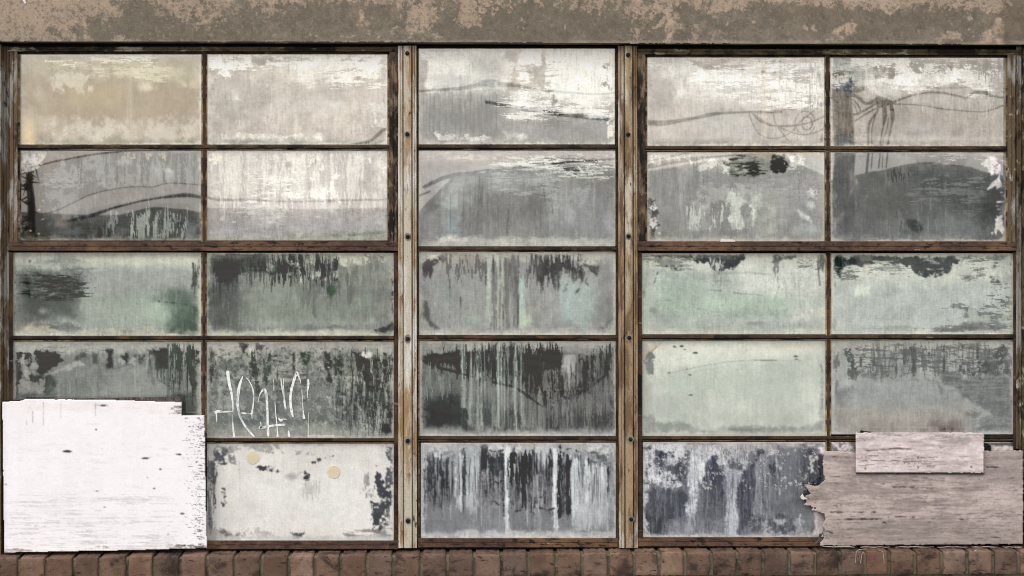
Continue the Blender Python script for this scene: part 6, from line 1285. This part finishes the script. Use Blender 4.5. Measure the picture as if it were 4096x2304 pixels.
# white board
def wb():
    c = Canvas(4, 1590, 832, 2216, (0, 1320, 2.862), (250, 244, 244), mott=.008)
    c.r(0, 790, 2110, 950, (243, 233, 226), .6, 26, 10, cov=.8, wd=.4, k='h', sc=80); c.r(0, 780, 70, 2600, (232, 226, 230), .8, 14, 6)  # shading along the left edge painted in as a grey lavender strip
    c.S(('all',), (240, 233, 231), .45, 4, 0, cov=.14, wd=.15, k='H', sc=50)
    K = (70, 62, 62)
    for x, y0, y1, w in ((498, 830, 1090, 5), (698, 840, 1010, 4), (1092, 845, 980, 7), (375, 930, 1060, 4), (306, 1040, 1090, 3)): c.l([(x, y0), (x, y1)], [w, w * .8, w * .4], (150, 138, 136), .8, 2, 1)
    for x, y, a, b in ((1180, 862, 46, 8), (768, 1390, 34, 9), (2052, 1424, 22, 5), (2130, 1010, 28, 5), (2275, 1010, 14, 4), (1100, 1138, 9, 8), (1173, 1360, 4, 3), (2050, 886, 22, 6)): c.e(x, y, a, b, K, .95, 1.6, 2, sc=12)
    # lower crop (0,1720,1.402) marks
    def q(x, y): return (x / 1.402 * 2.862, (y / 1.402 + 400) * 2.862)
    for x, y, a, b in ((376, 120, 16, 5), (820, 159, 22, 3), (1006, 137, 10, 3), (866, 327, 8, 3), (720, 358, 6, 2), (590, 432, 8, 3), (1027, 470, 14, 2.5), (940, 587, 5, 4), (742, 451, 7, 1.5), (254, 542, 4, 4), (592, 655, 26, 2), (1020, 648, 44, 3), (120, 674, 12, 4), (56, 676, 12, 3), (540, 0, 6, 2), (824, 267, 3, 1.5), (900, 220, 3, 1.5), (550, 343, 5, 1.5), (30, 305, 5, 3)):
        p_ = q(x, y); c.e(p_[0], p_[1], a * 2.04, b * 2.2, K, .95, 1.5, 2, sc=12)
    p_ = q(740, 390); c.e(p_[0], p_[1], 260, 14, (226, 214, 214), .7, 8, 4); c.l([q(620, 388), q(760, 386), q(820, 388)], 3, (160, 148, 146), .7, 1.5)
    x0 = q(1098, 0)[0]
    c.S(('r', x0 - 30, 1000, 2360, 2560), (120, 108, 106), .85, 10, 12, cov=.18, wd=.1, k='h', sc=16); c.S(('r', x0 + 60, 1050, 2360, 2560), K, .95, 7, 9, cov=.11, wd=.1, k='h', sc=12)
    c.S(('r', 1900, q(0, 640)[1], 2360, 2545), (90, 80, 78), .9, 6, 8, cov=.42, k='H', sc=26); c.S(('r', 0, q(0, 668)[1], 400, 2560), (120, 108, 106), .85, 4, 5, cov=.3, k='H', sc=24)
    c.S(('r', 1940, 830, 2090, 960), (110, 98, 96), .85, 4, 5, cov=.25, k='h', sc=20); c.S(('r', 60, 1900, 2000, 2560), (224, 215, 213), .7, 10, 6, cov=.3, k='H', sc=44)
    out = [(8, 1606), (60, 1605), (84, 1603), (98, 1597), (300, 1598), (420, 1599), (560, 1604), (726, 1609), (727, 1661), (818, 1661), (820, 1800), (823, 2000), (828, 2194), (560, 2201), (300, 2206), (16, 2212)]
    return c, out
def polymask(out, rough=1.2):
    def f(s):
        X, Y = s.X, s.Y
        s.X, s.Y, ss, s.s = s.PX, s.PY, s.s, 1.0
        d = s.sd(('p', out)); s.X, s.Y, s.s = X, Y, ss
        if rough: d = d + (fbm(s.h, s.w, 14, 'b') - .5) * 2 * rough
        return d
    return f
STEP_ = STEP
STEP = 2.6
c, out = wb()
e1 = empty('white_board', W(410, 2212, .012), 'large white painted plywood board covering the bottom left corner of the window', 'board')
c.build('face', m_board, .012, e1, kd=1.25, thick=.012, outline=polymask(out, .3))
flat('backing_ply', [(80, 1597), (250, 1595), (440, 1592), (600, 1589), (726, 1588), (728, 1640), (400, 1640), (80, 1640)], .026, .010, m_edge, e1, jit=1.0, seg=16)
flat('backing_ply', [(10, 1603), (30, 1600), (60, 1600), (80, 1598), (98, 1604), (98, 1640), (12, 1640)], .0262, .008, m_dark, e1, jit=1.2, seg=10)

# grey board, frayed at its left edge
c = Canvas(3196, 1796, 4096, 2186, CR5[4], (184, 168, 160), mott=.03)
c.S(('all',), (140, 127, 122), .8, 6, 0, cov=.5, wd=.3, k='h', sc=90); c.S(('all',), (184, 168, 163), .7, 6, 0, cov=.35, wd=.3, k='h', sc=110)
c.r(100, 520, 1215, 660, (142, 130, 123), .7, 40, 14); c.r(1000, 120, 1215, 300, (146, 134, 129), .6, 30, 10); c.e(640, 540, 300, 40, (128, 118, 112), .5, 20, 10)
c.S(('all',), (116, 104, 99), .42, 4, 0, cov=.26, wd=.3, k='H', sc=30); c.S(('all',), (80, 70, 67), .6, 4, 0, cov=.06, wd=.12, k='H', sc=22); c.S(('all',), (196, 180, 174), .4, 4, 0, cov=.2, wd=.3, k='H', sc=34)
for x0, y, x1, w in ((170, 500, 390, 9), (280, 496, 440, 5), (140, 150, 180, 5), (1000, 208, 1070, 7), (1010, 200, 1040, 4), (350, 460, 400, 6), (420, 520, 440, 6), (130, 460, 330, 3), (450, 488, 600, 3), (480, 320, 600, 3), (840, 500, 900, 3), (1030, 600, 1080, 3), (100, 605, 120, 6)): c.l([(x0, y), ((x0 + x1) / 2, y + rnd.uniform(-3, 3)), (x1, y + 2)], [2, w, 1.5], (58, 50, 48), .9, 1.5, 2, sc=14)
c.l([(85, 575), (110, 566), (140, 578)], 4, (58, 50, 48), .9, 1.5, 2)
c.r(990, 250, 1000, 400, (190, 172, 166), .4, 6); c.r(275, 255, 290, 300, (186, 170, 164), .5, 4)
out = [(3296, 1805), (3420, 1806), (3938, 1803), (4093, 1802), (4093, 2178), (3700, 2180), (3420, 2183), (3282, 2184), (3280, 2172), (3296, 2150), (3286, 2128), (3298, 2120), (3292, 2112), (3288, 2100), (3300, 2080), (3298, 2058), (3288, 2056), (3270, 2046), (3248, 2044), (3243, 2036), (3262, 2034), (3240, 2028), (3246, 2023), (3212, 2021), (3226, 2012), (3222, 1996), (3247, 1993), (3238, 1990), (3218, 1988), (3240, 1975), (3232, 1962), (3218, 1944), (3214, 1926), (3222, 1936), (3240, 1940), (3262, 1944), (3278, 1938), (3290, 1926), (3300, 1922), (3296, 1900), (3292, 1860)]
e2 = empty('grey_board', W(3690, 2184, .014), 'weathered pinkish grey plywood board with a frayed left edge at bottom right', 'board')
c.build('face', m_board, .014, e2, kd=1.12, thick=.010, outline=polymask(out, 1.6))
flat('splinter', [(3202, 1988), (3210, 1976), (3206, 1968), (3220, 1990), (3240, 1992), (3214, 1998), (3206, 1996)], .016, .004, m_flake, e2, jit=.8, seg=8)
flat('splinter', [(3278, 2136), (3296, 2132), (3282, 2150), (3290, 2160), (3262, 2176), (3250, 2180), (3274, 2160)], .018, .006, m_edge, e2, jit=.8, seg=8)

c = Canvas(3419, 1728, 3942, 1898, CR5[4], (206, 191, 186), mott=.03)
c.S(('r', 280, 15, 900, 60), (150, 140, 136), .8, 12, 8, cov=.45, wd=.2, k='h', sc=60); c.S(('r', 700, 20, 900, 90), (140, 132, 128), .7, 14, 10, cov=.5, wd=.2, k='b', sc=60); c.S(('all',), (176, 160, 157), .7, 5, 0, cov=.45, wd=.3, k='h', sc=80); c.S(('all',), (130, 116, 113), .6, 4, 0, cov=.12, wd=.2, k='H', sc=28); c.S(('all',), (220, 206, 203), .7, 4, 0, cov=.4, wd=.3, k='h', sc=70)
c.S(('r', 290, 150, 700, 200), (128, 116, 114), .8, 8, 8, cov=.28, wd=.05, k='H', sc=34)
c.l([(275, 118), (400, 112), (500, 103), (620, 110)], [2, 4, 7, 1], (84, 74, 72), .9, 1.5, 2); c.l([(310, 45), (318, 60), (330, 50)], 3, (110, 100, 98), .7); c.r(350, 30, 380, 60, (150, 138, 134), .7, 4, 4)
c.r(270, 235, 992, 243, (176, 160, 156), .6, 3)
for x, y in ((325, 217), (620, 155), (620, 211), (918, 207)): c.e(x, y, 6, 5, (140, 108, 76), .95, 1.5, 1); c.e(x, y, 3, 3, (60, 46, 40), .9, 1, 0)
out = [(3423, 1731), (3640, 1729), (3937, 1731), (3936, 1893), (3423, 1891)]
e3 = empty('small_board', W(3680, 1898, -.002), 'small pinkish plywood board nailed over the top of the larger grey board', 'board')
c.build('face', m_board, -.002, e3, kd=1.14, thick=.007, outline=polymask(out, .8))
flat('lower_ply', [(3425, 1889), (3937, 1890), (3937, 1897), (3425, 1896)], .006, .007, m_edge, e3, jit=.5, seg=20)
flat('shim', [(3230 + 612 / 2.898, 1320 + 1190 / 2.898), (3230 + 628 / 2.898, 1320 + 1162 / 2.898), (3230 + 660 / 2.898, 1320 + 1176 / 2.898), (3230 + 860 / 2.898, 1320 + 1190 / 2.898)], .008, .01, m_dark, e3, jit=.3, seg=12)
STEP = STEP_
# broken out corner: an added black patch stands in for the hole
o = flat('hole_patch', [(3939, 1772), (3956, 1776), (3964, 1784), (3963, 1801), (3939, 1801)], GY - .006, .005, m_dark, None, jit=.5, seg=10)
tag(o, 'black patch standing in for the hole beside the right edge of the small board', 'patch')

# ------------------------------------------------------------------ plaster wall above the windows
c = Canvas(-260, -240, 4360, 182, (0, 0, 2.264), (126, 115, 100), mott=.03)
G_ = (114, 106, 92); PK = (170, 149, 129)
c.S(('all',), (121, 111, 97), 1, 4); c.S(('all',), (108, 99, 86), .5, 4, 0, cov=.5, wd=.5, sc=240)
def pk(x0, y0, x1, y1, cov, sc=26, a=.82, k='b', soft=30): c.S(('r', x0, y0, x1, y1), PK, a, soft, 14, cov=cov * .95, wd=.18, k=k, sc=sc)
pk(-700, -700, 1100, 200, .9, soft=60); pk(-700, -200, 420, 400, 1.0, soft=60); pk(200, -100, 1060, 260, .62, soft=50); pk(480, 240, 860, 380, .42); pk(1360, -300, 2100, 130, .66, soft=46); pk(1560, 80, 2000, 230, .38)
c.S(('p', [(1060, -80), (1380, -80), (1400, 120), (1500, 380), (860, 380), (800, 150), (1040, 140)]), G_, .9, 26, 20, cov=.95, wd=.3); c.S(('p', [(1740, 240), (1900, 150), (1900, 200), (1830, 215)]), PK, .95, 5, 8, cov=.9, sc=30); c.S(('p', [(1860, 300), (1945, 280), (1940, 310), (1920, 325)]), PK, .95, 4, 7, cov=.7, sc=26); c.S(('r', 1420, 270, 1500, 340), PK, .95, 4, 8, cov=.6, sc=26); pk(1000, 320, 1360, 372, .34, 26, soft=10); pk(1740, 300, 1780, 315, .6, 20, soft=4)
off = 800 * 2.264
pk(off + 200, -300, off + 920, 60, .7, soft=36); pk(off + 560, 40, off + 700, 170, .42, 30, soft=14); c.S(('p', [(off + 1460, 60), (off + 1490, 110), (off + 1520, 200), (off + 1430, 250), (off + 1380, 220), (off + 1470, 190)]), PK, .95, 6, 9, cov=.8, sc=34); c.S(('p', [(off + 1450, 270), (off + 1500, 270), (off + 1620, 340), (off + 1560, 350)]), PK, .95, 6, 9, cov=.6, sc=30); c.S(('r', off + 1260, 325, off + 1390, 365), PK, .95, 4, 7, cov=.5, k='h', sc=30); pk(off + 1010, 270, off + 1200, 330, .3, 26); c.S(('r', off + 635, 310, off + 690, 320), (196, 170, 150), .9, 2, 2)
c.S(('p', [(off + 2200, 60), (off + 2130, 200), (off + 2020, 330), (off + 1760, 280), (off + 1900, 150), (off + 1980, -60), (off + 2300, -200)]), PK, .95, 20, 16, cov=.62, wd=.18, sc=44)
off = 1600 * 2.264
pk(off + 0, -300, off + 360, 180, .55); pk(off + 120, 160, off + 320, 330, .32); c.S(('p', [(off + 540, -100), (off + 1000, -300), (off + 1000, 60), (off + 820, 200), (off + 620, 240), (off + 530, 140)]), PK, .95, 24, 16, cov=.66, wd=.1, sc=44); pk(off + 1100, 190, off + 1130, 320, .4, 26, soft=8); c.S(('r', off + 1490, 225, off + 1498, 275), (206, 184, 164), .9, 2, 1)
pk(off + 1420, -200, off + 2000, 120, .48); c.S(('p', [(off + 1960, -100), (off + 2320, -100), (off + 2600, -100), (off + 2520, 180), (off + 2130, 360), (off + 2120, 260)]), PK, .95, 22, 16, cov=.5, wd=.18, sc=40)
off = 2500 * 2.264
pk(off + 0, -100, off + 460, 150, .45); pk(off + 60, 180, off + 140, 370, .38, soft=14); c.S(('p', [(off + 370, 60), (off + 430, 190), (off + 500, 240), (off + 430, 300), (off + 420, 390), (off + 360, 390), (off + 365, 200)]), PK, .97, 5, 9, cov=.93, sc=36); pk(off + 540, 240, off + 900, 380, .26, 34)
c.S(('p', [(off + 470, -300), (off + 1500, -300), (off + 2500, -300), (off + 2500, 30), (off + 2050, 40), (off + 1500, 10), (off + 1150, 30), (off + 900, 100), (off + 720, 110), (off + 530, 90)]), PK, .97, 16, 18, cov=.8, wd=.18, sc=44)
c.S(('p', [(off + 1940, 220), (off + 2050, 180), (off + 2110, 220), (off + 2080, 300), (off + 1960, 350), (off + 1900, 385), (off + 1830, 370), (off + 1880, 280)]), PK, .97, 5, 9, cov=.9, sc=36); c.S(('r', off + 1620, 225, off + 1730, 270), PK, .95, 5, 8, cov=.5, sc=28); c.e(off + 1160, 200, 14, 12, PK, .9, 3, 4); c.e(off + 830, 155, 24, 14, PK, .9, 3, 5)
off = 3200 * 2.264
pk(off + 280, -300, off + 1830, 60, .78, soft=22); c.S(('p', [(off + 620, -20), (off + 960, -20), (off + 880, 70), (off + 820, 130), (off + 740, 90), (off + 640, 60)]), PK, .97, 8, 10, cov=.93, sc=40); c.S(('p', [(off + 1350, 20), (off + 1830, 0), (off + 1780, 120), (off + 1700, 110), (off + 1600, 80), (off + 1400, 90)]), PK, .97, 8, 10, cov=.8, sc=36)
c.S(('p', [(off + 1780, 160), (off + 1835, 200), (off + 1830, 390), (off + 1640, 390), (off + 1640, 280), (off + 1740, 240)]), PK, .97, 5, 9, cov=.78, sc=34); pk(off + 1180, 290, off + 1560, 385, .5, 34, soft=12); pk(off + 1520, 150, off + 1600, 280, .45, 26, soft=10)
c.r(off + 1835, -600, off + 2400, 420, (110, 98, 82), .8, 10, 4)
c.S(('all',), PK, .5, 4, 0, cov=.05, wd=.15, sc=9); c.S(('all',), G_, .7, 4, 0, cov=.12, wd=.15, sc=10); pk(200, -300, off + 1900, 22, .5, 22, soft=12); c.S(('all',), (94, 86, 74), .5, 4, 0, cov=.12, wd=.2, sc=16)
c.S(('r', -600, 368, off + 2400, 420), (160, 146, 128), .55, 5, 5, cov=.7, wd=.4, k='h', sc=60)
STEP = 4.0
c.c *= .955
ew = empty('plaster_wall', W(2048, 175, 0), 'grey brown plaster wall above the windows with pink paint peeling off', 'wall')
edge_y = lambda px: np.interp(px, [-300, 0, 1800, 2600, 3500, 4400], [167, 167.5, 171, 176, 178, 182])
c.build('plaster_face', m_plaster, 0.0, ew, kd=1.12, thick=.004, outline=lambda s: edge_y(s.PX) - s.PY + 0.01 + (fbm(s.h, s.w, 20, 'b') - .5) * 2)
g = Geo()
a = W(-2600, 160, .004); b = W(6700, 184, .004)
tz = W(0, -240, .004)[2]
g.v = [(a[0], .0045, a[2]), (b[0], .0045, b[2]), (b[0], .0045, tz), (a[0], .0045, tz), (a[0], .35, a[2]), (b[0], .35, b[2]), (b[0], .35, tz), (a[0], .35, tz)]
g.f = [(0, 1, 2, 3), (0, 4, 5, 1), (1, 5, 6, 2), (2, 6, 7, 3), (3, 7, 4, 0), (4, 7, 6, 5)]; g.m = [0] * 6
m_lint = layered('lintel_core', (0.16, 0.138, 0.105), [((0.13, 0.112, 0.085), 8, .45, .6, (1, 1, 1)), ((0.36, 0.27, 0.20), 5, .54, .6, (1, 1, 1))])
g.build('lintel', m_lint, ew)
# side piers
for x0, x1, xi, xo, lab in ((-2600, -30, -30, 6, 'plaster pier at the left edge of the window opening with a dark steel trim'), (4132, 6700, 4096, 4132, 'plaster pier at the right edge of the window opening with a dark steel trim')):
    ep_ = empty('plaster_pier', W((xi + xo) / 2, 2190, .02), lab, 'pier', 'piers beside the opening')
    g = Geo(); a = W(x0, 2300, .03); b = W(x1, 172, .03); g.box(a[0], b[0], .004, .35, 0, b[2] - .004); g.build('pier_body', m_lint, ep_)
    g = Geo(); a = W(xi, 2300, .03); b = W(xo, 172, .03); g.box(a[0], b[0], .02, .33, .002, b[2] - .006); g.build('steel_trim', m_jamb if x0 < 0 else m_head, ep_)

# dark room behind
g = Geo(); a = W(-40, 2280, .3); b = W(4140, 150, .3)
g.v = [(a[0], .30, a[2]), (b[0], .30, a[2]), (b[0], .30, b[2]), (a[0], .30, b[2])]; g.f = [(0, 1, 2, 3)]; g.m = [0]
o = tag(g.build('interior', m_dark), kind='structure')
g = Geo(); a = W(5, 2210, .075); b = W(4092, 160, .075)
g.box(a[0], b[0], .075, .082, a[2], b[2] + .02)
# added black sheet behind the windows, puts shade into the gaps
tag(g.build('gap_backing', m_dark), 'added black backing sheet giving painted shade in the gaps around the windows', 'backing sheet')

# ------------------------------------------------------------------ brick sill
es = empty('brick_sill', W(2048, 2300, -.02), 'row of brown bricks on edge forming the sill under the windows', 'brick sill')
J = [-140 - 108 * k for k in range(22, 0, -1)] + [-140, -34, 73, 183, 294, 397, 508, 613, 720, 827, 939, 1046, 1154, 1258.5, 1362, 1469, 1574, 1683.5, 1790, 1898, 2007, 2115, 2225, 2330, 2434.5, 2538, 2637, 2740, 2846, 2951, 3053, 3158, 3262, 3362.5, 3460, 3558, 3661.5, 3768.5, 3870.5, 3975, 4077, 4180, 4284] + [4284 + 102 * k for k in range(1, 24)]
topy = lambda x: np.interp(x, [-2600, 0, 830, 1200, 2000, 2600, 4300, 6700], [2256, 2232, 2222, 2222, 2216, 2210, 2202, 2182])
boty = lambda x: topy(x) + np.interp(x, [0, 4096], [98, 94])
def brick(x0, x1, y0, y1, g, yf=-.028):
    """one brick: rounded, chipped front arris and rough faces"""
    nx, nz = 9, 9
    a = W(x0, y1, yf); b = W(x1, y0, yf)
    X0, X1, Z0, Z1 = a[0], b[0], a[2], b[2]
    Z1 += .0; base = len(g.v); tn = (rnd.uniform(.62, 1.25), rnd.uniform(-.06, .05))
    ph = [rnd.uniform(0, 6) for _ in range(6)]; tip = rnd.uniform(-.002, .002); yo = rnd.uniform(-.002, .002)
    wig = lambda t, k: .0012 * math.sin(t * 11 + ph[k]) + .0008 * math.sin(t * 27 + ph[k + 1])
    # section: from back of top, over the arris, down the face, under
    sec = [(.085, 0, 1), (.045, 0, 1), (yf + .012, -.0, 1), (yf + .005, -.0015, 1), (yf + .0012, -.005, 1)] + [(yf, 0, 1 - k / 7) for k in range(1, 7)] + [(yf + .002, .002, 0), (yf + .03, 0, 0)]
    cols = [0, .035, .09] + [k / 8 for k in range(1, 8)] + [.91, .965, 1]
    for i, u in enumerate(cols):
        rnd_edge = .004 if i in (0, len(cols) - 1) else (.001 if i in (1, len(cols) - 2) else 0)
        for j, (yy, dz, v) in enumerate(sec):
            x = X0 + (X1 - X0) * u + wig(v * 3, 0) * (1 if i in (0, 12) else .3)
            z = Z0 + (Z1 - Z0) * v + dz + wig(u * 3, 2) + tip * (u - .5)
            chip = rnd.uniform(0, .0018) if 2 <= j <= 5 else rnd.uniform(0, .0008)
            g.v.append((x, yy + rnd_edge + chip + yo, z - (rnd_edge * .6 if j < 4 else 0)))
            TN.append((tn[0] * (1 - tn[1]), tn[0], tn[0] * (1 + tn[1])))
    n = len(sec)
    for i in range(len(cols) - 1):
        for j in range(n - 1):
            p = base + i * n + j; g.f.append((p, p + 1, p + n + 1, p + n)); g.m.append(0)
    g.f.append(tuple(base + j for j in range(n))); g.m.append(0)
    g.f.append(tuple(base + (len(cols) - 1) * n + j for j in range(n))[::-1]); g.m.append(0)
TN = []
g = Geo()
for i in range(len(J) - 1):
    x0, x1 = J[i] + 7.5, J[i + 1] - 7.5
    xm = (x0 + x1) / 2
    brick(x0, x1, float(topy(xm)) + rnd.uniform(-1.5, 1.5), float(boty(xm)) + rnd.uniform(-2, 2), g)
bo = g.build('brick_course', m_brick, es, smooth=False); tint_attr(bo, TN)
# brick below the ledge
TN = []; g = Geo(); x = -2500
while x < 6600:
    brick(x + 5, x + 219, float(boty(x + 100)) + 14, float(boty(x + 100)) + 100, g, -.012); x += 226
tint_attr(g.build('brick_course', m_brick, es), TN)
g = Geo()
pts = list(range(-2600, 6700, 20)); lp = []
for x in pts:
    a = W(x, float(topy(x)) + 5, -.012 + rnd.uniform(-.0035, .0035)); b = W(x, float(boty(x)) - 4, -.012)
    lp.append([(a[0], .085, a[2] - .002), (a[0], .0, a[2] - .002), (a[0], -.012 + rnd.uniform(-.004, .003), a[2] - .006), (a[0], -.013 + rnd.uniform(-.004, .003), (a[2] + b[2]) / 2), (b[0], -.012 + rnd.uniform(-.003, .003), b[2]), (b[0], .005, b[2] - .004), (b[0], .005, b[2] - .2)])
g.quadstrip(lp, False, None)
g.build('mortar', m_mortar, es)
g = Geo(); a = W(-2600, 2420, .01); b = W(6700, 2330, .01)
g.box(a[0], b[0], .012, .35, -.02, a[2] + .09)
ob = g.build('wall_below', m_brick); tint_attr(ob, [(.9, .9, .9)] * 8)
tag(ob, 'brown brick wall below the sill', 'wall')

# dried white threads and paint line on the sill by the grey board
g = Geo(); q = lambda x, y, d=-.0315: W(3230 + x / 1.402, 1720 + y / 1.402 + 6, d)
for pts in ([(270, 735), (272, 690), (273, 672), (290, 662), (330, 658)], [(297, 740), (305, 690), (315, 675)], [(430, 740), (427, 700), (422, 672), (400, 668)], [(936, 668), (950, 666)], [(938, 672), (946, 664)]):
    g = Geo(); g.tube([q(*p) for p in pts], .0006, 4); g.build('paint_thread', m_flake, es)
for x0, x1 in ((3290, 3420), (3440, 3560), (3580, 3735), (3750, 3870), (3885, 3990), (4010, 4090)):
    g = Geo(); g.tube([W(x, 2188 + rnd.uniform(-1, 1), -.001) for x in np.linspace(x0, x1, 7)], [.0005] + [rnd.uniform(.0006, .0014) for _ in range(5)] + [.0005], 4); g.build('paint_spill', m_flake, es)
flat('plaster_chip', [(88, -2), (99, -2), (105, 12), (99, 16)], -.004, .004, m_flake, ew, jit=.6, seg=6)
